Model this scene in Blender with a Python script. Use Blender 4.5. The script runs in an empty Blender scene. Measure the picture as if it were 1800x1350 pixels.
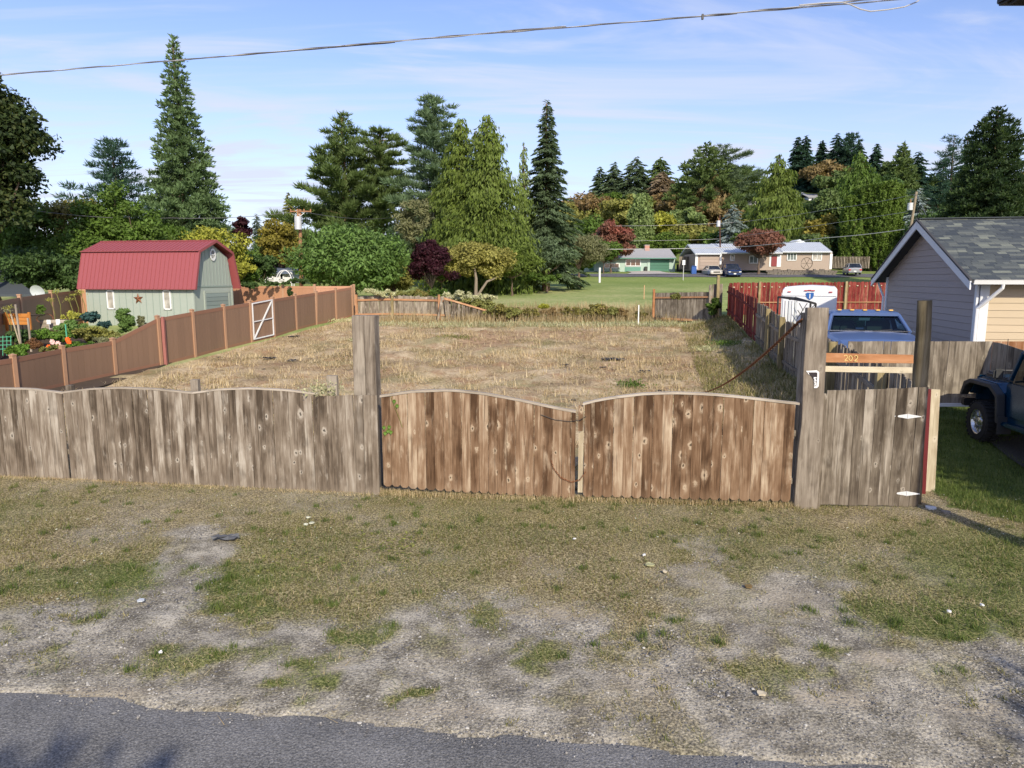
import bpy, bmesh, math, random
import numpy as np
from mathutils import Vector, Matrix, Euler
R = math.radians
rnd = random.Random(7)
rng = np.random.default_rng(11)
S = bpy.context.scene
COL = S.collection

# ------------------------------------------------------------------ camera
HC, PITCH, FPX = 3.4, R(8.48), 1248.0
cam_d = bpy.data.cameras.new('camera'); cam = bpy.data.objects.new('camera', cam_d); COL.objects.link(cam)
cam.location = (0, 0, HC); cam.rotation_euler = (R(90) - PITCH, 0, 0)
cam_d.sensor_width = 36; cam_d.lens = 36 * FPX / 1800; cam_d.clip_start = 0.1; cam_d.clip_end = 3000
S.camera = cam
# ------------------------------------------------------------------ sky and sun
SUN_EL, SUN_AZ = R(31), R(16)          # azimuth: to the right of straight behind the camera
sd = Vector((math.sin(SUN_AZ) * math.cos(SUN_EL), -math.cos(SUN_AZ) * math.cos(SUN_EL), math.sin(SUN_EL)))
sun_d = bpy.data.lights.new('sun', 'SUN'); sun_d.energy = 4.0; sun_d.angle = R(0.7); sun_d.color = (1, .89, .69)
sun = bpy.data.objects.new('sun', sun_d); COL.objects.link(sun)
sun.rotation_euler = sd.to_track_quat('Z', 'Y').to_euler(); sun.location = sd * 60
W = bpy.data.worlds.new('World'); S.world = W; W.use_nodes = True
def world():
    nt = W.node_tree; N = nt.nodes; L = nt.links; N.clear()
    out = N.new('ShaderNodeOutputWorld'); bg = N.new('ShaderNodeBackground'); bg.inputs[1].default_value = .15
    sky = N.new('ShaderNodeTexSky'); sky.sky_type = 'NISHITA'; sky.sun_disc = False
    sky.sun_elevation = SUN_EL; sky.sun_rotation = math.pi - SUN_AZ
    sky.air_density = 1.0; sky.dust_density = .9; sky.ozone_density = 2.2
    tc = N.new('ShaderNodeTexCoord')
    # cirrus sheets: noise on the direction projected to a flat layer overhead
    sep = N.new('ShaderNodeSeparateXYZ'); L.new(tc.outputs['Generated'], sep.inputs[0])
    def m(op, a, b=None, c=None):
        n = N.new('ShaderNodeMath'); n.operation = op
        for i, v in enumerate((a, b, c)):
            if v is None: continue
            if hasattr(v, 'links'): L.new(v, n.inputs[i])
            else: n.inputs[i].default_value = v
        return n.outputs[0]
    zz = m('ADD', m('MAXIMUM', sep.outputs[2], 0), .09)
    cmb = N.new('ShaderNodeCombineXYZ')
    L.new(m('DIVIDE', sep.outputs[0], zz), cmb.inputs[0]); L.new(m('DIVIDE', sep.outputs[1], zz), cmb.inputs[1])
    def ns(scale, rot, sc, det, dist, lo, hi):
        mp = N.new('ShaderNodeMapping'); L.new(cmb.outputs[0], mp.inputs[0]); mp.inputs['Scale'].default_value = scale
        mp.inputs['Rotation'].default_value = (0, 0, rot)
        no = N.new('ShaderNodeTexNoise'); L.new(mp.outputs[0], no.inputs[0]); no.inputs['Scale'].default_value = sc
        no.inputs['Detail'].default_value = det; no.inputs['Roughness'].default_value = .55; no.inputs['Distortion'].default_value = dist
        r = N.new('ShaderNodeMapRange'); r.interpolation_type = 'SMOOTHSTEP'; L.new(no.outputs[0], r.inputs[0])
        r.inputs[1].default_value = lo; r.inputs[2].default_value = hi; return r.outputs[0]
    a = ns((.65, 1.5, 1), R(-28), .8, 9, 2.2, .43, .66)
    b = ns((.7, 1.3, 1), R(-15), .22, 3, .5, .36, .60)
    c = ns((.30, 3.4, 1), R(-10), 1.0, 8, 1.8, .46, .70)
    cl = m('ADD', m('MULTIPLY', m('MULTIPLY', a, b), .85), m('MULTIPLY', m('MULTIPLY', c, b), .34))
    hz = N.new('ShaderNodeMapRange'); L.new(sep.outputs[2], hz.inputs[0]); hz.inputs[1].default_value = 0.0; hz.inputs[2].default_value = .32
    hz.inputs[3].default_value = .50; hz.inputs[4].default_value = 0.0; hz.interpolation_type = 'SMOOTHSTEP'
    fac = m('MINIMUM', m('ADD', cl, hz.outputs[0]), .9)
    tint = N.new('ShaderNodeMix'); tint.data_type = 'RGBA'; tint.blend_type = 'MULTIPLY'; tint.inputs[0].default_value = 1
    L.new(sky.outputs[0], tint.inputs[6]); tint.inputs[7].default_value = (.97, .91, 1.07, 1)
    mx = N.new('ShaderNodeMix'); mx.data_type = 'RGBA'; L.new(fac, mx.inputs[0]); L.new(tint.outputs[2], mx.inputs[6])
    mx.inputs[7].default_value = (3.85, 4.1, 4.95, 1)
    L.new(mx.outputs[2], bg.inputs[0]); L.new(bg.outputs[0], out.inputs[0])
world()
S.render.engine = 'CYCLES'
S.view_settings.view_transform = 'Standard'; S.view_settings.look = 'None'; S.view_settings.gamma = 1
S.view_settings.exposure = 0.38; S.view_settings.use_curve_mapping = False
S.cycles.max_bounces = 5; S.cycles.diffuse_bounces = 3; S.cycles.transparent_max_bounces = 4

# ------------------------------------------------------------------ surveying helpers: a sight line of known direction cut at a known distance
CP, SP = math.cos(PITCH), math.sin(PITCH)
def sight(px, py):
    dx, dy = px - 900, py - 675
    v = Vector((dx, FPX * CP - dy * SP, -(dy * CP + FPX * SP)))
    return v / v.y
def at(px, py, Y):
    s = sight(px, py); return Vector((s.x * Y, Y, HC + s.z * Y))
# ------------------------------------------------------------------ terrain
_D = np.array([-60, 0, 22, 26, 30, 34, 38, 41, 44, 48, 60, 70, 90, 100, 112, 125, 140, 165, 190, 220, 260, 320, 900.])
_Z = np.array([-1, 0, .0, .18, .38, .62, .86, .98, 1.42, 1.75, 1.95, 2.15, 2.9, 3.9, 4.5, 5.2, 5.6, 6, 6.3, 6.6, 7, 7.5, 8.])
_H = np.array([0, 0, 0, 0, 0, 0, 0, 0, 0, 0, 0, 0, 0, 0, 0, 1.0, 3.5, 9.5, 16, 23, 30, 34, 34.])
def sst(a, b, x):
    t = np.clip((x - a) / (b - a), 0, 1); return t * t * (3 - 2 * t)
def side_x(y): return 6.4 + .19 * (y - 11)
def gz(x, y):
    x = np.asarray(x, float); y = np.asarray(y, float)
    z = np.interp(y, _D, _Z)
    z = z + np.interp(y, _D, _H) * sst(-.04, .22, x / np.maximum(y, 1))
    # neighbour's higher ground on the right
    rise = np.interp(y, [9.5, 12, 13.3, 16, 22, 28, 38, 46, 60], [0, .18, .3, .52, .55, .62, .58, .4, 0])
    lat = np.where(y < 11.5, sst(0.2, 2.2, x - side_x(y)), 0) ; k = sst(10.5, 13.5, y)
    lat2 = sst(-2.6, .25, x - side_x(y))
    z = z + rise * ((1 - k) * sst(0.2, 2.2, x - side_x(y)) + k * lat2)
    z = z + .03 * np.sin(x * .9 + 1.3) * np.sin(y * .7) * sst(12, 16, y)
    return z
def g1(x, y): return float(gz(x, y))
def gnd(px, py, y0=2.0, y1=400):
    s = sight(px, py); Y = y0; st = .05
    while Y < y1:
        if HC + s.z * Y < g1(s.x * Y, Y): break
        Y += st; st = .05 if Y < 60 else .3
    return Vector((s.x * Y, Y, g1(s.x * Y, Y)))

# ------------------------------------------------------------------ object helpers
def tag(o, label=None, cat=None, group=None, kind=None):
    if label: o['label'] = label
    if cat: o['category'] = cat
    if group: o['group'] = group
    if kind: o['kind'] = kind
    return o
def thing(name, label, cat, loc=(0, 0, 0), rz=0, group=None):
    o = bpy.data.objects.new(name, None); COL.objects.link(o); o.empty_display_size = .1
    o.location = loc; o.rotation_euler = (0, 0, rz); return tag(o, label, cat, group)
class MB:
    """collects vertices and faces, builds ONE mesh object"""
    def __init__(s): s.v = []; s.f = []; s.sm = False
    def add(s, vs, fs):
        n = len(s.v); s.v += [tuple(p) for p in vs]; s.f += [tuple(i + n for i in f) for f in fs]; return s
    def box(s, c, d, rz=0, rx=0, ry=0):
        M = Euler((rx, ry, rz)).to_matrix(); c = Vector(c)
        vs = [c + M @ Vector((x * d[0] / 2, y * d[1] / 2, z * d[2] / 2)) for x in (-1, 1) for y in (-1, 1) for z in (-1, 1)]
        return s.add(vs, [(0, 1, 3, 2), (4, 6, 7, 5), (0, 4, 5, 1), (2, 3, 7, 6), (0, 2, 6, 4), (1, 5, 7, 3)])
    def beam(s, a, b, w, h, up=(0, 0, 1)):
        a = Vector(a); b = Vector(b); d = (b - a).normalized(); u = Vector(up); r = d.cross(u)
        if r.length < 1e-4: r = d.cross(Vector((1, 0, 0)))
        r.normalize(); u = r.cross(d); vs = []
        for p in (a, b):
            for sx, sy in ((-1, -1), (1, -1), (1, 1), (-1, 1)): vs.append(p + r * sx * w / 2 + u * sy * h / 2)
        return s.add(vs, [(3, 2, 1, 0), (4, 5, 6, 7), (0, 1, 5, 4), (1, 2, 6, 5), (2, 3, 7, 6), (3, 0, 4, 7)])
    def tube(s, pts, rad, n=8, cap=True):
        pts = [Vector(p) for p in pts]; m = len(pts)
        if not hasattr(rad, '__len__'): rad = [rad] * m
        d0 = (pts[-1] - pts[0]); ref = Vector((0, 0, 1)) if abs(d0.normalized().z) < .9 else Vector((1, 0, 0)); rings = []
        for i, p in enumerate(pts):
            d = (pts[min(i + 1, m - 1)] - pts[max(i - 1, 0)]).normalized(); a = d.cross(ref).normalized(); b = a.cross(d)
            rings += [p + (a * math.cos(2 * math.pi * k / n) + b * math.sin(2 * math.pi * k / n)) * rad[i] for k in range(n)]
        fs = [(i * n + k, i * n + (k + 1) % n, (i + 1) * n + (k + 1) % n, (i + 1) * n + k) for i in range(m - 1) for k in range(n)]
        if cap: fs += [tuple(range(n))[::-1], tuple((m - 1) * n + k for k in range(n))]
        return s.add(rings, fs)
    def prism(s, poly, a, b):
        """poly: list of 3d points, swept from offset a to offset b (vectors)"""
        a = Vector(a); b = Vector(b); n = len(poly)
        vs = [Vector(p) + a for p in poly] + [Vector(p) + b for p in poly]
        return s.add(vs, [tuple(range(n))[::-1], tuple(range(n, 2 * n))] + [(i, (i + 1) % n, (i + 1) % n + n, i + n) for i in range(n)])
    def grid(s, rows):
        n = len(rows[0]); fs = [(i * n + k, i * n + k + 1, (i + 1) * n + k + 1, (i + 1) * n + k) for i in range(len(rows) - 1) for k in range(n - 1)]
        return s.add([p for r in rows for p in r], fs)
    def build(s, name, mat, parent=None, loc=None, bevel=0, world=True, fixn=True, smooth=False, sub=0):
        """vertices are in world space (world=True) or in the parent's space; loc = origin of the new object in the same space"""
        me = bpy.data.meshes.new(name)
        V = [Vector(p) for p in s.v]
        o = bpy.data.objects.new(name, me); COL.objects.link(o)
        if parent is not None:
            o.parent = parent
            if world:
                Mi = parent_world(parent).inverted(); V = [Mi @ p for p in V]
                if loc is not None: loc = Mi @ Vector(loc)
        if loc is not None: loc = Vector(loc); V = [p - loc for p in V]; o.location = loc
        me.from_pydata([tuple(p) for p in V], [], s.f); me.update()
        if fixn:
            bm = bmesh.new(); bm.from_mesh(me); bmesh.ops.recalc_face_normals(bm, faces=bm.faces)
            if bevel: bmesh.ops.bevel(bm, geom=bm.edges[:] + bm.verts[:], offset=bevel, segments=1 if bevel < .02 else 2, affect='EDGES', clamp_overlap=True)
            bm.to_mesh(me); bm.free()
        if smooth:
            me.polygons.foreach_set('use_smooth', [True] * len(me.polygons))
        if mat: me.materials.append(M[mat] if isinstance(mat, str) else mat)
        if sub:
            md = o.modifiers.new('s', 'SUBSURF'); md.levels = sub; md.render_levels = sub
        return o
def parent_world(p):
    m = Matrix.LocRotScale(p.location, p.rotation_euler, p.scale)
    return parent_world(p.parent) @ m if p.parent else m
def npmesh(name, V, F, mat, parent=None, kind=None, attr=None):
    """fast mesh from numpy arrays; F is (n,3) or (n,4)"""
    me = bpy.data.meshes.new(name); k = F.shape[1]
    if parent is not None:
        Mi = np.array(parent_world(parent).inverted()); V = V @ Mi[:3, :3].T + Mi[:3, 3]
    me.vertices.add(len(V)); me.vertices.foreach_set('co', np.ascontiguousarray(V, np.float32).ravel())
    me.loops.add(F.size); me.loops.foreach_set('vertex_index', np.ascontiguousarray(F, np.int32).ravel())
    me.polygons.add(len(F)); me.polygons.foreach_set('loop_start', np.arange(0, F.size, k, dtype=np.int32))
    me.update(calc_edges=True)
    if attr:
        for an, av in attr.items():
            a = me.attributes.new(an, 'FLOAT', 'POINT'); a.data.foreach_set('value', np.ascontiguousarray(av, np.float32))
    me.materials.append(M[mat] if isinstance(mat, str) else mat)
    o = bpy.data.objects.new(name, me); COL.objects.link(o)
    if parent is not None: o.parent = parent
    if kind: o['kind'] = kind
    return o

# ------------------------------------------------------------------ materials
M = {}
class NT:
    def __init__(s, name):
        s.m = bpy.data.materials.new(name); s.m.use_nodes = True; s.n = s.m.node_tree.nodes; s.l = s.m.node_tree.links
        s.b = s.n['Principled BSDF']; s.out = s.n['Material Output']; M[name] = s.m
        s.tc = s.n.new('ShaderNodeTexCoord'); s.oi = None
    def obj_rand(s):
        if not s.oi: s.oi = s.n.new('ShaderNodeObjectInfo')
        return s.oi.outputs['Random']
    def math(s, op, a, b=None, c=None, clamp=False):
        n = s.n.new('ShaderNodeMath'); n.operation = op; n.use_clamp = clamp
        for i, v in enumerate((a, b, c)):
            if v is None: continue
            if hasattr(v, 'links'): s.l.new(v, n.inputs[i])
            else: n.inputs[i].default_value = v
        return n.outputs[0]
    def coord(s, scale=(1, 1, 1), kind='Object', rand=0, rot=(0, 0, 0)):
        mp = s.n.new('ShaderNodeMapping'); mp.inputs['Scale'].default_value = scale; mp.inputs['Rotation'].default_value = rot
        src = s.tc.outputs[kind]
        if kind == 'World':
            pass
        if rand:
            r = s.obj_rand(); v = s.n.new('ShaderNodeVectorMath'); v.operation = 'ADD'
            c = s.n.new('ShaderNodeCombineXYZ'); s.l.new(s.math('MULTIPLY', r, rand), c.inputs[0])
            s.l.new(s.math('MULTIPLY', r, rand * 1.7), c.inputs[1]); s.l.new(s.math('MULTIPLY', r, rand * 2.3), c.inputs[2])
            s.l.new(src, v.inputs[0]); s.l.new(c.outputs[0], v.inputs[1]); src = v.outputs[0]
        s.l.new(src, mp.inputs[0]); return mp.outputs[0]
    def wcoord(s, scale=(1, 1, 1)):
        g = s.n.new('ShaderNodeNewGeometry'); mp = s.n.new('ShaderNodeMapping'); mp.inputs['Scale'].default_value = scale
        s.l.new(g.outputs['Position'], mp.inputs[0]); return mp.outputs[0]
    def noise(s, vec, scale, detail=4, rough=.55, dist=0):
        n = s.n.new('ShaderNodeTexNoise'); s.l.new(vec, n.inputs['Vector']); n.inputs['Scale'].default_value = scale
        n.inputs['Detail'].default_value = detail; n.inputs['Roughness'].default_value = rough; n.inputs['Distortion'].default_value = dist
        return n.outputs[0]
    def voro(s, vec, scale, out='Distance', feature='F1', rand=1):
        n = s.n.new('ShaderNodeTexVoronoi'); s.l.new(vec, n.inputs['Vector']); n.inputs['Scale'].default_value = scale; n.feature = feature
        n.inputs['Randomness'].default_value = rand
        return n.outputs[out]
    def ramp(s, v, stops, interp='LINEAR'):
        r = s.n.new('ShaderNodeValToRGB'); r.color_ramp.interpolation = interp; e = r.color_ramp.elements
        while len(e) < len(stops): e.new(.5)
        for i, (p, c) in enumerate(stops): e[i].position = p; e[i].color = (*c, 1) if len(c) == 3 else c
        s.l.new(v, r.inputs[0]); return r.outputs[0]
    def rng(s, v, a, b, c=0, d=1, smooth=False):
        r = s.n.new('ShaderNodeMapRange'); s.l.new(v, r.inputs[0]); r.interpolation_type = 'SMOOTHSTEP' if smooth else 'LINEAR'
        for i, x in enumerate((a, b, c, d)): r.inputs[i + 1].default_value = x
        return r.outputs[0]
    def mix(s, f, a, b, mode='MIX'):
        n = s.n.new('ShaderNodeMix'); n.data_type = 'RGBA'; n.blend_type = mode
        if hasattr(f, 'links'): s.l.new(f, n.inputs[0])
        else: n.inputs[0].default_value = f
        for i, x in ((6, a), (7, b)):
            if hasattr(x, 'links'): s.l.new(x, n.inputs[i])
            else: n.inputs[i].default_value = (*x, 1)
        return n.outputs[2]
    def attr(s, name):
        a = s.n.new('ShaderNodeAttribute'); a.attribute_name = name; return a.outputs['Fac']
    def bump(s, h, strength=.3, dist=.01):
        b = s.n.new('ShaderNodeBump'); s.l.new(h, b.inputs['Height']); b.inputs['Strength'].default_value = strength
        b.inputs['Distance'].default_value = dist; s.l.new(b.outputs[0], s.b.inputs['Normal']); return b.outputs[0]
    def fin(s, col, rough=.7, metal=0, spec=.4):
        if hasattr(col, 'links'): s.l.new(col, s.b.inputs['Base Color'])
        else: s.b.inputs['Base Color'].default_value = (*col, 1)
        if hasattr(rough, 'links'): s.l.new(rough, s.b.inputs['Roughness'])
        else: s.b.inputs['Roughness'].default_value = rough
        s.b.inputs['Metallic'].default_value = metal; s.b.inputs['Specular IOR Level'].default_value = spec
        return s.m
def plain(name, col, rough=.6, metal=0, var=.18, scale=6, rand=.15, spec=.4, bump=0, stretch=(1, 1, 1)):
    t = NT(name); v = t.coord(stretch, rand=13)
    a = t.noise(v, scale, 5, .6); b = t.noise(v, scale * 9, 3, .6)
    k = t.math('ADD', t.math('MULTIPLY', t.math('SUBTRACT', a, .5), var * 2), t.math('MULTIPLY', t.math('SUBTRACT', b, .5), var))
    k = t.math('ADD', k, t.math('MULTIPLY', t.math('SUBTRACT', t.obj_rand(), .5), rand))
    k = t.math('ADD', k, 1)
    c = t.n.new('ShaderNodeVectorMath'); c.operation = 'SCALE'; c.inputs[0].default_value = col; t.l.new(k, c.inputs['Scale'])
    if bump: t.bump(a, bump, .02)
    return t.fin(c.outputs[0], rough, metal, spec)

def wood(name, dark, mid, light, pale, rand=17, warm=.5, knots=1.0, streak=1.0):
    """weathered board: long grain, pale bleached patches, knots with bleached rings; grain runs along local z"""
    t = NT(name); v = t.coord((1, 1, 1), rand=rand)
    st = t.coord((1, 1, .045), rand=rand); st2 = t.coord((1, 1, .13), rand=rand)
    g = t.noise(st, 34, 6, .75, .5); g2 = t.noise(st2, 7, 4, .6, .5); big = t.noise(t.coord((1, 1, .35), rand=rand), 3.2, 3, .6, .3)
    k = t.math('ADD', t.math('MULTIPLY', g, .34), t.math('ADD', t.math('MULTIPLY', g2, .36), t.math('MULTIPLY', big, .36)))
    k = t.math('ADD', k, t.math('MULTIPLY', t.math('SUBTRACT', t.obj_rand(), .5), .15))
    col = t.ramp(k, [(.40, dark), (.49, mid), (.57, light), (.68, pale)])
    # knots: cells of a flat pattern across the board face, stretched along it
    src = t.coord((1, 1, .60), rand=rand); sx = t.n.new('ShaderNodeSeparateXYZ'); t.l.new(src, sx.inputs[0]); cx = t.n.new('ShaderNodeCombineXYZ'); t.l.new(sx.outputs[0], cx.inputs[0]); t.l.new(sx.outputs[2], cx.inputs[1])
    def v2(out):
        n = t.n.new('ShaderNodeTexVoronoi'); n.voronoi_dimensions = '2D'; t.l.new(cx.outputs[0], n.inputs['Vector']); n.inputs['Scale'].default_value = 3.6; return n.outputs[out]
    kn = v2('Distance'); wob = t.math('MULTIPLY', t.math('SUBTRACT', t.noise(v, 24, 4, .7), .5), .26)
    kd = t.math('ADD', kn, wob); kc = t.n.new('ShaderNodeSeparateColor'); t.l.new(v2('Color'), kc.inputs[0])
    kd = t.math('MULTIPLY', kd, t.math('ADD', .75, t.math('MULTIPLY', kc.outputs[1], .9)))
    pick = t.math('GREATER_THAN', kc.outputs[0], t.math('ADD', .30, t.math('MULTIPLY', t.obj_rand(), .5)))
    ring = t.math('MULTIPLY', t.rng(kd, .175, .07, 0, 1, True), .80 * knots, clamp=True)
    soft = t.math('MULTIPLY', t.rng(kd, .46, .10, 0, 1, True), .62 * knots)
    col = t.mix(t.math('MULTIPLY', t.math('ADD', soft, 0), pick), col, light)
    col = t.mix(t.math('MULTIPLY', ring, pick), col, pale)
    col = t.mix(t.math('MULTIPLY', t.math('MULTIPLY', t.rng(kd, .066, .030, 0, 1, True), pick), .85 * knots), col, tuple(x * .35 for x in dark))
    # bleached horizontal scuffs and dark weather streaks
    pz = t.noise(t.coord((1.3, 1, .28), rand=rand), 7.5, 5, .65, .25)
    col = t.mix(t.rng(pz, .53, .74, 0, .6, True), col, pale)
    col = t.mix(t.rng(t.noise(t.coord((.6, 1, .5), rand=rand * 1.3), 4.5, 3, .5), .54, .72, 0, .45, True), col, tuple(x * .8 for x in dark))
    ds = t.noise(t.coord((1, 1, .03), rand=rand * 2), 30, 2, .5)
    col = t.mix(t.rng(ds, .60, .72, 0, .5 * streak, True), col, tuple(x * .55 for x in dark))
    sp_ = t.n.new('ShaderNodeSeparateXYZ'); t.l.new(t.tc.outputs['Object'], sp_.inputs[0]); foot = t.math('MULTIPLY', t.rng(sp_.outputs[2], .22, .0, 0, .55, True), t.rng(g2, .3, .7, .4, 1)); col = t.mix(foot, col, light)
    t.bump(t.math('ADD', g, t.math('MULTIPLY', kn, .5)), .5, .004)
    return t.fin(col, .85, 0, .15)
wood('wood_front', (.062, .047, .034), (.145, .114, .086), (.235, .196, .155), (.43, .39, .335))
wood('wood_gate', (.060, .033, .018), (.145, .086, .050), (.235, .155, .098), (.46, .37, .27), knots=1.0)
wood('wood_panel', (.042, .032, .024), (.090, .072, .055), (.165, .138, .108), (.36, .32, .27))
wood('wood_post', (.055, .043, .034), (.125, .102, .08), (.20, .168, .135), (.33, .29, .24), knots=.6)
wood('wood_round', (.04, .032, .018), (.085, .068, .04), (.14, .115, .07), (.25, .21, .14), knots=.7)
wood('wood_grey', (.085, .07, .055), (.17, .142, .11), (.26, .225, .18), (.42, .37, .30), knots=.6)
wood('wood_cap', (.20, .17, .135), (.30, .26, .215), (.40, .35, .29), (.52, .47, .41), knots=.1)
wood('wood_olive', (.13, .10, .045), (.21, .17, .085), (.30, .245, .13), (.38, .32, .2), knots=.3)
wood('wood_orange', (.22, .095, .04), (.36, .165, .075), (.45, .23, .12), (.54, .33, .2), knots=.35, streak=.3)
wood('wood_light', (.35, .29, .2), (.46, .40, .29), (.55, .49, .37), (.63, .57, .46), knots=.6, streak=.4)
wood('wood_rail', (.20, .10, .05), (.36, .19, .10), (.45, .25, .14), (.55, .36, .22), knots=.2)
wood('wood_red', (.085, .014, .014), (.165, .027, .025), (.22, .042, .036), (.36, .15, .11), knots=.15, streak=.5)
wood('wood_bedorange', (.30, .10, .02), (.42, .16, .035), (.5, .2, .05), (.55, .28, .1), knots=.2, streak=.3)
plain('vinyl_panel', (.215, .134, .088), .55, var=.10, rand=.10, stretch=(1, 1, .08), scale=9)
plain('vinyl_post', (.38, .225, .14), .5, var=.07, rand=.06)
plain('vinyl_rail', (.25, .130, .082), .5, var=.08, rand=.06)
plain('vinyl_back', (.46, .24, .145), .55, var=.08, rand=.08)
plain('white_paint', (.72, .74, .76), .45, var=.06, rand=.04)
plain('white_metal', (.62, .63, .65), .4, var=.10, rand=.08)
plain('red_post', (.12, .014, .017), .45, var=.15)
plain('shed_wall', (.34, .385, .345), .7, var=.05, rand=.05)
plain('shed_batten', (.255, .315, .285), .7, var=.05)
plain('shed_roof', (.29, .074, .080), .42, var=.05, rand=.02, spec=.5)
plain('shed_door', (.22, .275, .27), .5, var=.05)
plain('peeling_red', (.27, .105, .09), .7, var=.45, scale=8, stretch=(1, 1, .3))
plain('rust', (.17, .065, .030), .6, .35, var=.4, scale=14)
plain('chain_rust', (.24, .10, .045), .8, 0, var=.45, scale=30)
plain('black_plastic', (.016, .018, .023), .42, var=.3)
plain('dusty_sheet', (.10, .105, .115), .7, var=.5)
plain('black_metal', (.03, .03, .033), .5, .3, var=.2)
plain('chrome', (.55, .56, .58), .18, 1, var=.05)
plain('rim_metal', (.62, .63, .65), .25, .9, var=.08)
plain('rubber', (.022, .022, .023), .85, var=.25, scale=20)
plain('truck_blue', (.080, .135, .30), .28, .15, var=.05, spec=.6)
plain('jeep_blue', (.004, .045, .10), .22, .35, var=.05, spec=.6)
plain('jeep_trim', (.03, .032, .035), .6, var=.1)
plain('sedan_paint', (.55, .53, .48), .25, .2, var=.03)
plain('van_paint', (.015, .035, .11), .22, .2, var=.03)
plain('hatch_paint', (.42, .43, .45), .25, .4, var=.03)
plain('trailer_white', (.74, .76, .80), .35, var=.05, rand=0)
plain('garage_siding', (.36, .315, .305), .7, var=.05, rand=.05, stretch=(1, 1, 1))
plain('garage_front', (.47, .385, .27), .7, var=.04, rand=.04)
plain('white_trim', (.66, .69, .73), .5, var=.06)
plain('soffit_dark', (.05, .05, .055), .8)
plain('gutter_white', (.78, .79, .80), .35, var=.04)
plain('green_wall', (.36, .48, .43), .7, var=.06)
plain('green_door', (.05, .16, .11), .55, var=.05)
plain('green_panel', (.10, .25, .20), .7, var=.1)
plain('grey_roof', (.33, .33, .34), .8, var=.12, scale=3)
plain('metal_roof', (.62, .66, .70), .5, .25, var=.08)
plain('taupe_wall', (.36, .29, .245), .75, var=.06)
plain('door_maroon', (.22, .035, .04), .5)
plain('brick_pale', (.42, .22, .17), .85, var=.25, scale=12)
plain('stone_grey', (.20, .175, .15), .9, var=.45, scale=4, rand=.5)
plain('bin_blue', (.02, .09, .33), .4)
plain('bin_dark', (.03, .035, .03), .6)
plain('white_wall', (.66, .67, .68), .7, var=.05)
plain('roof_blue', (.10, .13, .19), .8, var=.2)
plain('cable_grey', (.13, .13, .14), .6, 0, var=.2, scale=20)
plain('cable_pale', (.42, .42, .42), .5, 0, var=.1)
plain('pole_wood', (.27, .14, .075), .9, var=.3, stretch=(1, 1, .1))
plain('pole_grey', (.26, .215, .155), .9, var=.3, stretch=(1, 1, .1))
plain('pole_dark', (.08, .035, .025), .9, var=.3)
plain('transformer', (.55, .57, .60), .4, .1)
plain('insulator', (.35, .18, .08), .3)
plain('amber', (.75, .45, .12), .3)
plain('lamp_red', (.5, .03, .03), .3)
plain('seat_tan', (.35, .26, .19), .8)
plain('concrete', (.42, .39, .36), .9, var=.15)
plain('paper_white', (.75, .76, .78), .6, var=.03)
plain('dish_grey', (.50, .54, .58), .5, var=.1)
plain('sign_black', (.025, .018, .022), .5)
plain('shield_blue', (.03, .13, .42), .5, var=.02)
plain('interior_dark', (.02, .02, .022), .8)
plain('soil_dark', (.07, .048, .032), 1, var=.4, scale=6)
plain('soil_bare', (.43, .26, .14), 1, var=.25, scale=3)
plain('trellis_green', (.10, .42, .26), .5)
plain('gold_paint', (.62, .46, .18), .6)
plain('petal_orange', (.75, .13, .015), .6)
plain('petal_pink', (.75, .5, .47), .6)
plain('leaf_white', (.55, .56, .45), .7)
def glass(name, col, rough=.06):
    t = NT(name); n = t.noise(t.coord((1, 1, 1)), 2.5, 3); return t.fin(t.ramp(n, [(.35, tuple(c * .6 for c in col)), (.7, tuple(min(1, c * 1.5) for c in col))]), rough, 0, .9)
glass('window_dark', (.018, .022, .028)); glass('window_pale', (.16, .19, .19)); glass('window_brown', (.09, .05, .035))
glass('truck_glass', (.012, .035, .045)); glass('curtain_glass', (.36, .34, .30), .3)
def clear_glass():
    t = NT('cabin_glass'); g = t.n.new('ShaderNodeBsdfGlass'); tr = t.n.new('ShaderNodeBsdfTransparent'); gl = t.n.new('ShaderNodeBsdfGlossy')
    tr.inputs[0].default_value = (.16, .27, .30, 1); gl.inputs['Roughness'].default_value = .03
    f = t.n.new('ShaderNodeFresnel'); f.inputs[0].default_value = 1.5; m = t.n.new('ShaderNodeMixShader')
    t.l.new(t.math('ADD', f.outputs[0], .02), m.inputs[0]); t.l.new(tr.outputs[0], m.inputs[1]); t.l.new(gl.outputs[0], m.inputs[2])
    t.l.new(m.outputs[0], t.out.inputs[0]); t.n.remove(g)
clear_glass()
def shingle(name, stops):
    t = NT(name); f = t.noise(t.coord((1, 1, 1), rand=9), 60, 3, .7)
    gi = t.n.new('ShaderNodeNewGeometry'); c = t.ramp(t.math('FRACT', t.math('ADD', t.obj_rand(), gi.outputs['Random Per Island'])), stops); c = t.mix(t.rng(f, .35, .65, 0, .45), c, (.05, .055, .06)); return t.fin(c, .95, 0, .15)
shingle('shingle_grey', [(0, (.045, .058, .075)), (.35, (.070, .083, .096)), (.65, (.095, .11, .115)), (.85, (.135, .15, .145)), (1, (.22, .24, .205))])
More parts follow.
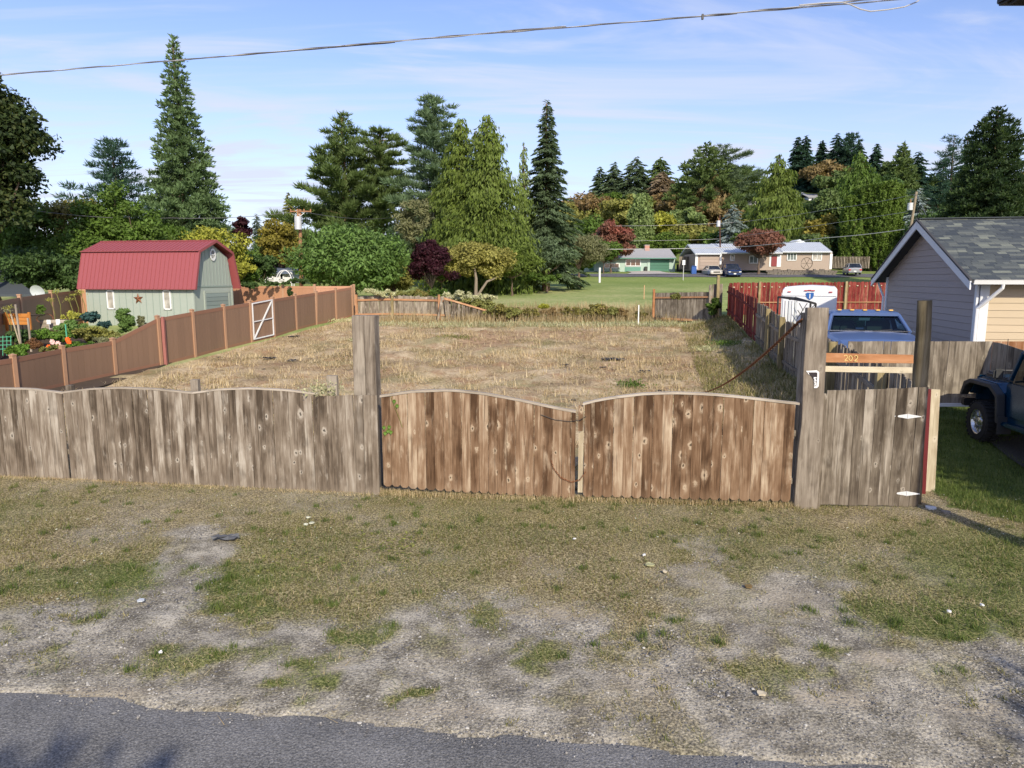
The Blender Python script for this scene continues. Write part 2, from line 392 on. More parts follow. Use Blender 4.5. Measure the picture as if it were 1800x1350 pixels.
def leafmat(name, a, b, c, trans=.3, scale=.5, rough=.6, big=(1, 1, 1)):
    t = NT(name); g = t.n.new('ShaderNodeNewGeometry'); ri = g.outputs['Random Per Island']
    no = t.noise(t.coord((1, 1, 1), rand=40), scale, 3, .6)
    k = t.math('ADD', t.math('MULTIPLY', ri, .45), t.math('MULTIPLY', no, .9)); k = t.math('SUBTRACT', k, .18)
    col = t.ramp(k, [(.2, a), (.5, b), (.85, c)])
    t.fin(col, rough, 0, .25)
    tr = t.n.new('ShaderNodeBsdfTranslucent'); t.l.new(t.mix(1, col, (1.15, 1.2, .6), 'MULTIPLY'), tr.inputs[0]); mx = t.n.new('ShaderNodeMixShader'); mx.inputs[0].default_value = trans
    t.l.new(t.b.outputs[0], mx.inputs[1]); t.l.new(tr.outputs[0], mx.inputs[2]); t.l.new(mx.outputs[0], t.out.inputs[0])
def lm(name, base, spread=.35, **k):
    base = tuple(x * 1.3 for x in base); kk = 1.45 if max(base) < .16 and 'purple' not in name and 'kale' not in name else 1.0; base = (base[0] * kk * 1.06, base[1] * kk, base[2] * kk)
    a = tuple(x * (1 - spread) for x in base); c = tuple(min(1, x * (1 + spread * 1.4)) for x in base); leafmat(name, a, base, c, **k)
lm('leaf_sequoia', (.066, .108, .046)); lm('leaf_pine', (.060, .092, .030)); lm('leaf_pine_blue', (.068, .108, .058))
lm('leaf_cedar', (.088, .130, .024)); lm('leaf_spruce', (.056, .085, .045)); lm('leaf_spruce_dark', (.024, .052, .034))
lm('leaf_fir_blue', (.10, .145, .12)); lm('leaf_bluespruce', (.19, .25, .25)); lm('leaf_dead', (.19, .155, .105))
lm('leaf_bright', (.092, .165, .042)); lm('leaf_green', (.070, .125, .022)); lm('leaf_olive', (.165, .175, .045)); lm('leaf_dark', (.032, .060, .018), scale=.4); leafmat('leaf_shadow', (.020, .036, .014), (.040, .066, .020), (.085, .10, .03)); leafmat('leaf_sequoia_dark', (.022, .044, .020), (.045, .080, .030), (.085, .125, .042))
lm('leaf_yellowgreen', (.22, .24, .035)); lm('leaf_gold', (.17, .155, .03)); lm('leaf_purple', (.030, .008, .013), .4); lm('leaf_red', (.19, .072, .052))
lm('leaf_maroon', (.105, .052, .037)); lm('leaf_brown', (.12, .095, .042)); lm('leaf_arbor', (.075, .125, .020)); lm('leaf_apple', (.20, .20, .055))
lm('leaf_juniper', (.15, .165, .085)); lm('leaf_rust', (.17, .125, .055)); lm('leaf_kale', (.035, .085, .08)); lm('leaf_garden', (.085, .165, .025), .5)
lm('leaf_pale', (.36, .38, .23), .3); lm('leaf_bramble', (.15, .165, .05), .5); lm('leaf_squash', (.28, .30, .06)); lm('leaf_aspen', (.14, .20, .07))
lm('leaf_mixed', (.105, .10, .028), .5); lm('leaf_marigold', (.085, .045, .02), .5)
leafmat('grass_mix', (.10, .12, .025), (.22, .205, .07), (.46, .39, .20), .25, 1.1)
leafmat('grass_green', (.06, .10, .022), (.105, .15, .03), (.19, .21, .07), .25, 1.5)
leafmat('straw', (.30, .215, .115), (.53, .42, .25), (.72, .61, .40), .2, .8)
leafmat('dry_tall', (.27, .19, .10), (.46, .36, .21), (.62, .52, .33), .3, .8)
plain('bark', (.13, .095, .07), .95, var=.35, stretch=(1, 1, .2), scale=8)
plain('bark_pale', (.21, .175, .135), .95, var=.3, stretch=(1, 1, .2), scale=8)
plain('bark_red', (.22, .13, .085), .95, var=.3, stretch=(1, 1, .2), scale=8)
def gravelstone():
    t = NT('stone_mix'); g = t.n.new('ShaderNodeNewGeometry')
    t.fin(t.ramp(g.outputs['Random Per Island'], [(0, (.09, .09, .095)), (.4, (.20, .19, .185)), (.8, (.33, .31, .28)), (1, (.56, .54, .49))]), .9, 0, .2)
gravelstone()
# ------------------------------------------------------------------ ground: masks from a survey of the verge
def poly_mask(P, X, Y):
    n = len(P); c = np.zeros(X.shape, bool)
    for i in range(n):
        x0, y0 = P[i]; x1, y1 = P[(i + 1) % n]
        if y0 == y1: continue
        t = ((y0 > Y) != (y1 > Y)) & (X < (x1 - x0) * (Y - y0) / (y1 - y0) + x0); c ^= t
    return c
_lat = rng.random((3, 512, 512))
def vn(x, y, s, k=0):
    """tiling value noise 0..1"""
    L = _lat[k]; u = x * s + 100.3; v = y * s + 57.7; i = np.floor(u).astype(int); j = np.floor(v).astype(int); fu = u - i; fv = v - j
    fu = fu * fu * (3 - 2 * fu); fv = fv * fv * (3 - 2 * fv); i %= 512; j %= 512; i1 = (i + 1) % 512; j1 = (j + 1) % 512
    return (L[i, j] * (1 - fu) + L[i1, j] * fu) * (1 - fv) + (L[i, j1] * (1 - fu) + L[i1, j1] * fu) * fv
def fbm(x, y, s, o=4, k=0):
    r = 0; a = .5; n = 0
    for q in range(o): r = r + a * vn(x + 13.1 * q, y - 7.7 * q, s * 2 ** q, (k + q) % 3); n += a; a *= .55
    return r / n
def G(px, py):
    p = gnd(px, py); return (p.x, p.y)
GRASS_EDGE = [G(*p) for p in [(-260, 1075), (0, 1062), (120, 1052), (235, 1058), (272, 1035), (290, 980), (330, 940), (370, 912), (415, 925), (425, 960), (385, 1000), (345, 1060), (335, 1082),
    (445, 1090), (500, 1100), (600, 1098), (700, 1090), (780, 1075), (830, 1048), (900, 1052), (985, 1072), (1050, 1085), (1090, 1120), (1180, 1118), (1220, 1090), (1195, 1050), (1190, 985), (1205, 935), (1228, 938), (1235, 985),
    (1320, 1030), (1400, 1010), (1455, 1005), (1485, 1050), (1500, 1100), (1570, 1118), (1690, 1120), (1730, 1100), (1800, 1150), (2100, 1200)]]
GRASS_POLY = GRASS_EDGE + [(12, 9), (14, 14), (-14, 16), (-14, 8)]
PATCH = []
for (px, py, rx, ry, s) in [(325, 1163, 95, 30, .9), (548, 1192, 40, 34, 1), (725, 1228, 28, 14, 1), (968, 1157, 45, 28, 1), (905, 1130, 30, 14, .7), (1358, 1190, 52, 44, 1), (1440, 1152, 24, 26, .9), (1435, 1200, 25, 15, .9), (865, 1075, 30, 30, .8), (640, 1118, 42, 30, .8),
        (1112, 1065, 55, 60, .9), (1105, 1122, 30, 15, .9), (82, 1148, 30, 16, .8), (80, 1175, 60, 22, .4), (475, 1148, 60, 16, .6), (1225, 1120, 45, 22, .6), (1275, 1122, 25, 16, .8), (1065, 1155, 40, 16, .6), (760, 1130, 40, 18, .5), (1250, 1160, 40, 18, .35), (975, 1235, 45, 12, .5), (190, 1085, 30, 18, .8), (600, 1155, 50, 14, .4), (1130, 1160, 30, 30, .4),
        (1680, 1195, 60, 20, .4), (1000, 1240, 20, 9, .4), (560, 1256, 25, 8, .6), (430, 1235, 30, 8, .4), (25, 1105, 25, 8, .7), (1500, 1180, 60, 12, .3), (690, 1060, 60, 20, .7), (1250, 1060, 60, 30, .35), (1340, 1080, 50, 20, .35)]:
    c = G(px, py); e = G(px + rx, py); f = G(px, py - ry); h = G(px, py + ry)
    PATCH.append((c[0], (f[1] + h[1]) / 2, abs(e[0] - c[0]), (f[1] - h[1]) / 2, s))
BARE = []
for (px, py, rx, ry, s) in [(560, 1180, 60, 26, 1), (1000, 1080, 90, 14, .7), (1130, 1200, 60, 30, .5), (1560, 1160, 60, 14, .9), (1470, 1230, 60, 16, .8), (1690, 1245, 40, 14, .6), (180, 1220, 80, 14, .6), (800, 1250, 120, 14, .6), (1240, 1010, 30, 60, .5), (940, 960, 120, 40, .45), (1380, 1060, 60, 30, .5)]:
    c = G(px, py); e = G(px + rx, py); f = G(px, py - ry); h = G(px, py + ry)
    BARE.append((c[0], (f[1] + h[1]) / 2, abs(e[0] - c[0]), (f[1] - h[1]) / 2, s))
def ell(lst, X, Y):
    m = np.zeros(X.shape)
    for (cx, cy, a, b, s) in lst:
        d = ((X - cx) / a) ** 2 + ((Y - cy) / b) ** 2; m = np.maximum(m, s * sst(1.35, .35, d) if False else s * (1 - sst(.1, 1.9, d)))
    return m
def blurpoly(P, X, Y, w=.22):
    m = 0
    jx = (fbm(X, Y, 2.2, 5) - .5) * 1.3; jy = (fbm(X, Y, 2.2, 5, 1) - .5) * 1.1
    for ax, ay in ((0, 0), (w, 0), (-w, 0), (0, w), (0, -w), (w / 2, w / 2), (-w / 2, w / 2)): m = m + poly_mask(P, X + jx + ax, Y + jy + ay)
    return m / 7.
def verge(X, Y):
    """grass cover 0..1, greenness 0..1"""
    g = blurpoly(GRASS_POLY, X, Y); jx = (fbm(X, Y, 3.5, 5) - .5) * .75; jy = (fbm(X, Y, 3.5, 5, 1) - .5) * .75
    p = ell(PATCH, X + jx, Y + jy); sc = .35 * sst(.60, .72, fbm(X, Y, 2.2, 4, 2))
    n = fbm(X, Y, .8, 4, 1)
    cover = np.maximum(np.maximum(g * (.66 + 1.1 * (n - .42)), p * (.75 + .9 * (fbm(X, Y, 5, 3) - .45))), sc * (1 - g) * .9)
    lush = sst(.55, .95, ell([(*G(200, 1020), 2.6, .55, 1), (*G(560, 870), 5, .3, .4), (*G(400, 1070), .8, .3, 1), (*G(1600, 1090), 1.3, .4, 1), (*G(1790, 1000), 1.6, 2.0, .9), (*G(1380, 950), 2.0, .5, .7), (*G(1640, 940), 1.3, .6, .75), (*G(90, 900), 3, .8, .55)], X + jx, Y + jy))
    green = np.clip(.16 + 1.0 * (fbm(X, Y, .55, 4, 2) - .42) + .55 * lush + .5 * p * (1 - g), 0, 1)
    return np.clip(cover, 0, 1), green
LAWN = [G(1640, 705), G(1640, 880), (7.3, 9.7), (9.6, 8.4), (14, 7), (14, 20), side_x(18) and (8.0, 18)]
LAWN = [(side_x(10.9) + .25, 10.2), (7.1, 9.6), (8.6, 8.3), (10.5, 7), (16, 6), (16, 16), (side_x(16), 16)]
SOIL = [(*G(855, 597)[:2], 1.5, 2.4, 1), (*G(1010, 588)[:2], 2.6, 1.6, .8), (*G(930, 583)[:2], 1.6, 1.0, .6), (*G(700, 582)[:2], 2.0, 1.2, .5), (*G(1180, 640)[:2], 2.2, 1.6, .5), (*G(1090, 640)[:2], 1.2, .9, .7), (*G(640, 655)[:2], 1.6, .7, .7), (*G(500, 640)[:2], 1.5, 1.2, .35), (*G(800, 650)[:2], 2.2, 1.0, .35), (*G(1330, 650)[:2], 1.5, 1.5, .5)]
def soilmask(X, Y): return ell(SOIL, X + (fbm(X, Y, 1.3, 4) - .5) * 1.6, Y + (fbm(X, Y, 1.3, 4, 1) - .5) * 1.8)
def build_ground():
    # fine near sheet + coarse far sheet joined on one non-uniform grid
    xs = np.concatenate([np.linspace(-900, -60, 22), np.linspace(-58, -14, 50), np.arange(-13, 13.01, .065), np.linspace(14, 60, 50), np.linspace(64, 900, 24)])
    ys = np.concatenate([np.linspace(-60, 1, 12), np.arange(1.5, 4, .4), np.arange(4, 13, .065), np.arange(13, 50, .35), np.linspace(50.5, 130, 60), np.linspace(133, 330, 40), np.linspace(350, 1100, 10)])
    X, Y = np.meshgrid(xs, ys); Z = gz(X, Y)
    cov, gr = verge(X, Y); near = (Y < 13) & (Y > 3.5)
    rd = (Y < road_edge(X)); Z = np.where(rd, Z - .04, Z + (Y < 12) * (Y > 4) * ((fbm(X, Y, 2.0, 4) - .5) * .05 * sst(0, .6, Y - road_edge(X)) - .004))
    lot = poly_mask([(-14, 12.55), (-2.3, 11.05), (6.3, 10.35), (11.5, 39), (-9.6, 41.5), (-12.9, 25), (-14, 20)], X, Y)
    Z = Z + lot * ((fbm(X, Y, .5, 5) - .5) * .34 + (fbm(X, Y, 2.2, 4, 1) - .5) * .12) * sst(11.5, 15, Y) * (1 - sst(36, 39, Y))
    n = len(xs); m = len(ys); idx = np.arange(n * m).reshape(m, n)
    F = np.stack([idx[:-1, :-1], idx[:-1, 1:], idx[1:, 1:], idx[1:, :-1]], -1).reshape(-1, 4)
    V = np.stack([X, Y, Z], -1).reshape(-1, 3)
    lawn = poly_mask(LAWN, X + (fbm(X, Y, 2, 3) - .5) * .5, Y + (fbm(X, Y, 2, 3, 1) - .5) * .5)
    soil = soilmask(X, Y)
    bare = ell(BARE, X + (fbm(X, Y, 2, 3) - .5) * .5, Y)
    o = npmesh('ground', V, F, 'ground', kind='structure', attr={'cover': (cov * near).ravel(), 'green': gr.ravel(), 'lot': lot.astype(float).ravel(), 'lawn': lawn.astype(float).ravel(), 'bare': (bare * near).ravel(), 'soil': soil.ravel()})
    o.data.polygons.foreach_set('use_smooth', [True] * len(o.data.polygons)); return o
def road_edge(x): return 5.02 - .124 * (np.asarray(x) + .0)
_a = gnd(0, 1212); _b = gnd(900, 1296); _s = (_b.y - _a.y) / (_b.x - _a.x)
def road_edge(x): x = np.asarray(x, float); return _b.y + _s * (x - _b.x) + .035 * np.sin(x * 3.1) + .02 * np.sin(x * 7.7 + 1)
def ground_mats():
    t = NT('ground'); w = t.wcoord(); g = t.n.new('ShaderNodeNewGeometry'); sp = t.n.new('ShaderNodeSeparateXYZ'); t.l.new(g.outputs['Position'], sp.inputs[0]); Y = sp.outputs[1]
    f1 = t.noise(w, 48, 4, .75); f2 = t.noise(w, 24, 4, .65); f3 = t.noise(w, 3.0, 5, .6); f4 = t.noise(w, .55, 4, .6); vo = t.voro(w, 34)
    grav = t.ramp(t.math('ADD', t.math('MULTIPLY', f1, .55), t.math('MULTIPLY', f3, .45)), [(.41, (.11, .10, .078)), (.5, (.285, .262, .215)), (.59, (.52, .48, .40))])
    grav = t.mix(t.rng(vo, .32, .12, 0, .5), grav, (.38, .35, .31)); grav = t.mix(t.rng(t.noise(w, 1.1, 3), .45, .65, 0, .35), grav, (.17, .15, .125))
    grav = t.mix(t.math('MULTIPLY', t.attr('bare'), .8), grav, t.ramp(f2, [(.3, (.36, .31, .235)), (.7, (.47, .41, .325))]))
    turf_g = t.ramp(t.math('ADD', t.math('MULTIPLY', f1, .6), t.math('MULTIPLY', f2, .4)), [(.40, (.028, .042, .012)), (.5, (.105, .13, .038)), (.60, (.28, .28, .11))])
    turf_d = t.ramp(t.math('ADD', t.math('MULTIPLY', f1, .6), t.math('MULTIPLY', f2, .4)), [(.40, (.065, .048, .026)), (.5, (.235, .19, .105)), (.60, (.52, .44, .28))])  # dark stops of both turf ramps paint the shading between blades
    turf = t.mix(t.attr('green'), turf_d, turf_g)
    col = t.mix(t.rng(t.math('ADD', t.attr('cover'), t.math('MULTIPLY', t.math('SUBTRACT', f2, .5), .9)), .02, .72, 0, 1), grav, turf)
    # the cleared lot: flattened straw, bare soil, dark spots
    lot = t.ramp(t.math('ADD', t.math('MULTIPLY', t.noise(w, 11, 5, .7), .5), t.math('MULTIPLY', f4, .5)), [(.38, (.15, .105, .062)), (.46, (.33, .245, .15)), (.56, (.54, .43, .28)), (.70, (.70, .59, .41))])
    lot = t.mix(t.rng(t.noise(w, .42, 4, .6), .50, .66, 0, .6), lot, (.20, .195, .08))
    lot = t.mix(t.rng(t.noise(w, .8, 5, .7), .52, .62, 0, .75), lot, (.33, .20, .115)); lot = t.mix(t.rng(t.noise(w, 1.7, 5, .7), .62, .70, 0, .7), lot, (.12, .085, .05))
    lot = t.mix(t.math('MULTIPLY', t.attr('soil'), .9), lot, t.ramp(t.noise(w, 5, 5, .7), [(.38, (.17, .105, .06)), (.5, (.36, .235, .14)), (.64, (.52, .36, .22))]))
    # beyond the lot
    fld = t.ramp(t.math('ADD', t.math('MULTIPLY', t.noise(w, 2.2, 5, .7), .5), t.math('MULTIPLY', t.noise(w, .12, 4, .6), .5)), [(.36, (.17, .23, .07)), (.5, (.28, .33, .12)), (.64, (.46, .43, .22))])
    fld = t.mix(t.rng(t.math('ADD', Y, t.math('MULTIPLY', f4, 14)), 78, 96, 0, .7), fld, t.ramp(f3, [(.3, (.12, .18, .04)), (.7, (.19, .26, .065))]))
    fld = t.mix(t.rng(Y, 118, 150, 0, .85), fld, (.05, .065, .02))
    far = t.rng(Y, 14, 30, 0, 1)
    lawn = t.ramp(t.math('ADD', t.math('MULTIPLY', f1, .5), t.math('MULTIPLY', f3, .5)), [(.36, (.04, .055, .016)), (.5, (.09, .125, .03)), (.66, (.18, .19, .07))])
    col = t.mix(far, col, fld); col = t.mix(t.attr('lawn'), col, lawn); col = t.mix(t.attr('lot'), col, lot)
    t.bump(t.math('ADD', t.math('MULTIPLY', f1, .5), t.math('ADD', vo, f2)), .45, .016); t.fin(col, .97, 0, .1)
    t = NT('asphalt'); w = t.wcoord(); a = t.noise(w, 60, 3, .85); b = t.noise(w, 1.2, 4, .6); v = t.voro(w, 48)
    c = t.ramp(t.math('ADD', t.math('MULTIPLY', a, .75), t.math('MULTIPLY', b, .25)), [(.38, (.07, .07, .07)), (.5, (.165, .163, .16)), (.60, (.27, .265, .26)), (.70, (.44, .43, .41))])
    c = t.mix(t.rng(v, .30, .08, 0, .45), c, (.27, .265, .26)); t.bump(t.math('ADD', a, v), .6, .01); t.fin(c, .9, 0, .25)
    t = NT('far_asphalt'); w = t.wcoord(); t.fin(t.ramp(t.noise(w, 3, 4), [(.35, (.085, .085, .095)), (.65, (.14, .14, .15))]), .95)
    t = NT('driveway'); w = t.wcoord(); t.fin(t.ramp(t.noise(w, 40, 4, .7), [(.35, (.028, .026, .026)), (.65, (.085, .078, .07))]), .95)
ground_mats()
build_ground()
# road sheet with a broken edge
xs = np.arange(-40, 40, .12); rows = []
e = road_edge(xs) + .05 * (vn(xs, xs * 0, 2.1) - .5) * 2
V = []; F = []
ylev = [0, -.25, -1, -3, -7.2]
for i, (x, y) in enumerate(zip(xs, e)):
    for k in ylev: V.append((x, y + k, -.018 if k == 0 else -.004 + .0))
F = [(i * 5 + k, i * 5 + k + 1, (i + 1) * 5 + k + 1, (i + 1) * 5 + k) for i in range(len(xs) - 1) for k in range(4)]
road = MB(); road.add(V, F); tag(road.build('road', 'asphalt', fixn=False), kind='structure')
# far street and its driveways
def sheet(name, pts, mat, lift=.03, kind='structure', n=24):
    """pts: polygon as left and right chains of equal length"""
    L, Rr = pts; mb = MB(); rows = []
    for (a, b) in zip(L, Rr):
        rows.append([(a[0] + (b[0] - a[0]) * k / n, a[1] + (b[1] - a[1]) * k / n, g1(a[0] + (b[0] - a[0]) * k / n, a[1] + (b[1] - a[1]) * k / n) + lift) for k in range(n + 1)])
    mb.grid(rows); o = mb.build(name, mat, fixn=False); o['kind'] = kind; return o
sheet('street', ([(8, 101.5), (8, 99), (8, 96.5)], [(62, 100.5), (62, 98), (62, 95.5)]), 'far_asphalt', .05, n=60)
sheet('driveway', ([(26, 105), (26, 102), (26, 99)], [(36, 105), (36, 102), (36, 99)]), 'far_asphalt', .09, n=20)
sheet('driveway', ([(17.5, 110), (17.5, 105), (16, 100)], [(22.5, 110), (22.5, 105), (24, 100)]), 'concrete', .09, n=12)
sheet('driveway', ([(9.15, 13.4), (8.85, 12.3), (8.6, 11), (8.55, 9.8), (8.6, 8.4)], [(15, 15.2), (15, 12.5), (15, 11), (15, 9.8), (15, 6)]), 'driveway', .03, n=30)

# ---------- grass blades, straw, stones as real geometry
def blades(name, P, h, w, lean, mat, label, cat, ang=None, zoff=0):
    """P (n,2) positions; one thin triangle per blade"""
    n = len(P); z = gz(P[:, 0], P[:, 1]) + zoff
    if isinstance(h, tuple): h = rng.uniform(h[0], h[1], n)
    a = rng.uniform(0, 2 * np.pi, n); d = np.stack([np.cos(a), np.sin(a)], 1); s = np.stack([-np.sin(a), np.cos(a)], 1)
    ln = rng.uniform(lean[0], lean[1], n)
    B = np.concatenate([P, z[:, None]], 1); tip = B.copy(); tip[:, :2] += d * (h * np.sin(ln))[:, None]; tip[:, 2] += h * np.cos(ln)
    ww = w * rng.uniform(.6, 1.4, n); v0 = B.copy(); v1 = B.copy(); v0[:, :2] += s * ww[:, None] / 2; v1[:, :2] -= s * ww[:, None] / 2
    v0[:, 2] -= .004; v1[:, 2] -= .004
    V = np.stack([v0, v1, tip], 1).reshape(-1, 3); F = np.arange(3 * n).reshape(-1, 3)
    o = npmesh(name, V, F, mat, kind='stuff'); tag(o, label, cat); return o
n = 420000; P = np.stack([rng.uniform(-10.5, 9.5, n), rng.uniform(4.6, 12.2, n)], 1)
cov, gr = verge(P[:, 0], P[:, 1]); front = np.interp(P[:, 0], [-12, -8.9, -2.4, 6.2, 9.5], [12.3, 11.7, 10.8, 10.25, 10.5])
ok = (rng.random(n) < cov ** 1.5 * (.35 + .9 * fbm(P[:, 0], P[:, 1], 3.5, 3))) & (P[:, 1] > road_edge(P[:, 0]) + .05) & (P[:, 1] < front + .25)
isg = rng.random(n) < gr * .9
blades('grass', P[ok & ~isg], (.025, .075), .006, (.5, 1.45), 'grass_mix', 'mown dry and green grass covering the verge before the fence', 'grass')
blades('grass', P[ok & isg], (.025, .065), .006, (.3, 1.4), 'grass_green', 'fresh green grass growing in patches on the verge', 'grass')
n = 60000; Ps = np.stack([rng.uniform(-10.5, 9.5, n), rng.uniform(5, 12.4, n)], 1); cv, _ = verge(Ps[:, 0], Ps[:, 1]); Ps = Ps[(rng.random(n) < cv * fbm(Ps[:, 0], Ps[:, 1], 1.5, 3) * 1.3) & (Ps[:, 1] < np.interp(Ps[:, 0], [-12, -8.9, -2.4, 6.2, 9.5], [12.3, 11.7, 10.8, 10.25, 10.5]) + .2)]
blades('straw', Ps, (.05, .13), .0055, (1.2, 1.56), 'straw', 'bleached cut straw lying across the verge grass', 'dry grass')
n = 90000; P = np.stack([rng.uniform(6.2, 15, n), rng.uniform(7, 16, n)], 1)
ok = poly_mask(LAWN, P[:, 0], P[:, 1]) & ~poly_mask([(9.15, 13.2), (8.75, 11), (8.55, 9), (15, 6), (15, 14)], P[:, 0], P[:, 1]); P = P[ok]
blades('lawn_grass', P, (.04, .11), .009, (.1, 1.1), 'grass_green', 'lush green lawn beside the driveway right of the gate', 'grass')
LOT = [(-12.5, 12.3), (6.4, 10.7), (11.3, 37.5), (-9.4, 40.5), (-12.6, 25), (-14, 18)]
n = 230000; yy = 11 + 29 * rng.random(n) ** 1.5; P = np.stack([rng.uniform(-13.5, 11.5, n), yy], 1); ok = poly_mask(LOT, P[:, 0], P[:, 1]) & (rng.random(n) < .25 + 1.1 * fbm(P[:, 0], P[:, 1], .9, 3)); P = P[ok]
P = P[(fbm(P[:, 0], P[:, 1], 1.1, 4, 1) > .42) & (rng.random(len(P)) > soilmask(P[:, 0], P[:, 1]) * 1.1)]
blades('straw', P, (.08, .30), .016, (.8, 1.52), 'straw', 'cut dry straw lying over the cleared lot behind the fence', 'dry grass')
n = 60000; P = np.stack([rng.uniform(-12.5, 10.5, n), rng.uniform(12, 39.5, n)], 1); P = P[poly_mask(LOT, P[:, 0], P[:, 1]) & (fbm(P[:, 0], P[:, 1], 1.7, 4, 0) > .60)]
blades('straw_tufts', P, (.10, .34), .022, (.1, 1.0), 'straw', 'upright tufts of dry grass left standing in the cleared lot', 'dry grass')
n = 22000; P = np.stack([rng.uniform(-12.5, 11.5, n), rng.uniform(11.5, 39.5, n)], 1)
ok = poly_mask(LOT, P[:, 0], P[:, 1]) & (fbm(P[:, 0], P[:, 1], .5, 4, 2) > .56); P = P[ok]
blades('grass', P, (.05, .18), .02, (.3, 1.3), 'grass_mix', 'thin green regrowth among the straw of the cleared lot', 'grass')
# weeds along the foot of the right side fence (shaded bank)
n = 26000; y = rng.uniform(12, 38, n); P = np.stack([side_x(y) - rng.uniform(0, 1, n) ** 1.4 * 2.4 - .1, y], 1)
blades('bank_grass', P, (.06, .26), .02, (.3, 1.45), 'grass_mix', 'matted green and tan grass on the bank below the side fence', 'grass')
# stones
def stones(n, box, size, name, label, pred):
    P = np.stack([rng.uniform(box[0], box[1], n), rng.uniform(box[2], box[3], n)], 1); P = P[pred(P)]; n = len(P)
    s = size * rng.uniform(.5, 1.0, n) * np.where(rng.random(n) < .06, 1.9, 1); z = gz(P[:, 0], P[:, 1])
    base = np.array([(1, 0, 0), (0, 1, 0), (-1, 0, 0), (0, -1, 0), (0, 0, .7), (0, 0, -.5)]); a = rng.uniform(0, 6.28, n)
    V = base[None] * s[:, None, None] * rng.uniform(.6, 1.3, (n, 6, 1)); ca, sa = np.cos(a)[:, None], np.sin(a)[:, None]
    x = V[..., 0] * ca - V[..., 1] * sa; yv = V[..., 0] * sa + V[..., 1] * ca; V = np.stack([x + P[:, :1], yv + P[:, 1:], V[..., 2] + z[:, None]], -1).reshape(-1, 3)
    f = np.array([(0, 1, 4), (1, 2, 4), (2, 3, 4), (3, 0, 4)]); F = (f[None] + 6 * np.arange(n)[:, None, None]).reshape(-1, 3)
    tag(npmesh(name, V, F, 'stone_mix', kind='stuff'), label, 'gravel')
def pg(P):
    c, _ = verge(P[:, 0], P[:, 1]); return (P[:, 1] > road_edge(P[:, 0]) - .02 - .22 * rng.random(len(P)) ** 3) & (rng.random(len(P)) > c * 1.5) & (rng.random(len(P)) < .2 + 1.5 * (fbm(P[:, 0], P[:, 1], 1.3, 4) - .25))
stones(110000, (-7, 8, 4.2, 9.5), .0105, 'gravel', 'loose grey gravel scattered along the road edge', pg)
# litter of leaves and pale scraps
def scraps(n, box, size, mat, name, label, cat, pred=lambda P: P[:, 0] > -99, lift=.01, tilt=.5):
    P = np.stack([rng.uniform(box[0], box[1], n), rng.uniform(box[2], box[3], n)], 1); P = P[pred(P)]; n = len(P)
    C = np.concatenate([P, (gz(P[:, 0], P[:, 1]) + lift)[:, None]], 1); o = quads(C, rng.normal(size=(n, 3)) * [1, 1, tilt * .4], np.array([0, 0, 1.]) + rng.normal(size=(n, 3)) * tilt * .5, size, .55)
    tag(npmesh(name, o[0], o[1], mat, kind='stuff'), label, cat)
TRI = [False]
def quads(C, D, N, size, asp=.5):
    """leaf-shaped four-sided faces at C, long axis D, normal N"""
    n = len(C); D = D / (np.linalg.norm(D, axis=1, keepdims=True) + 1e-9); Sx = np.cross(D, N); Sx /= (np.linalg.norm(Sx, axis=1, keepdims=True) + 1e-9)
    sz = (size * rng.uniform(.6, 1.35, n))[:, None] if not hasattr(size, '__len__') else np.asarray(size)[:, None]
    if TRI[0]:
        asp = asp * 1.35; V = np.stack([C - D * sz * .5 - Sx * sz * asp * .28, C - D * sz * .1 + Sx * sz * asp * .55, C + D * sz * .5], 1).reshape(-1, 3)
        return V, np.arange(3 * n).reshape(-1, 3)
    V = np.stack([C - D * sz * .5, C + Sx * sz * asp * .5 - D * sz * .08, C + D * sz * .5, C - Sx * sz * asp * .5 - D * sz * .08], 1).reshape(-1, 3)
    return V, np.arange(4 * n).reshape(-1, 4)
scraps(1500, (-9, 8, 7, 11), .03, 'leaf_white', 'leaf_litter', 'pale dry leaf scraps strewn on the verge grass', 'leaf litter', lambda P: rng.random(len(P)) < 2.2 * (fbm(P[:, 0], P[:, 1], 1.1, 4, 2) - .46))
scraps(3500, (-12, 9, 12, 38), .07, 'leaf_pale', 'leaf_litter', 'pale dead leaves scattered over the cleared lot', 'leaf litter', lambda P: rng.random(len(P)) < 2.5 * (fbm(P[:, 0], P[:, 1], .5, 4, 1) - .42))
nt_ = 900; T_ = np.stack([rng.uniform(-9.5, 8.5, nt_), rng.uniform(5.2, 11.5, nt_)], 1); cv, gr_ = verge(T_[:, 0], T_[:, 1]); T_ = T_[(cv > .25) & (rng.random(nt_) < .25 + gr_) & (T_[:, 1] < np.interp(T_[:, 0], [-12, -8.9, -2.4, 6.2, 9.5], [12.2, 11.6, 10.7, 10.15, 10.4]))]
Pt = np.repeat(T_, 46, 0) + rng.normal(0, .035, (len(T_) * 46, 2)); blades('grass_tufts', Pt, (.035, .10), .007, (.15, 1.25), 'grass_green', 'low green grass tufts dotted over the verge', 'grass')
T_ = np.stack([rng.uniform(-7, 8, 500), rng.uniform(5.0, 9, 500)], 1); T_ = T_[(T_[:, 1] > road_edge(T_[:, 0]) + .1) & (fbm(T_[:, 0], T_[:, 1], .9, 3) > .5)]
Pt = np.repeat(T_, 22, 0) + rng.normal(0, .03, (len(T_) * 22, 2)); blades('weed_tufts', Pt, (.015, .05), .008, (.5, 1.4), 'grass_mix', 'small dry weeds sprouting from the gravel', 'weeds')
gl = rng.random(9000); Pg = np.stack([G(668, 868)[0] + gl * (G(1398, 889)[0] - G(668, 868)[0]), G(668, 868)[1] + gl * (G(1398, 889)[1] - G(668, 868)[1]) + rng.normal(0, .09, 9000) + .02], 1)
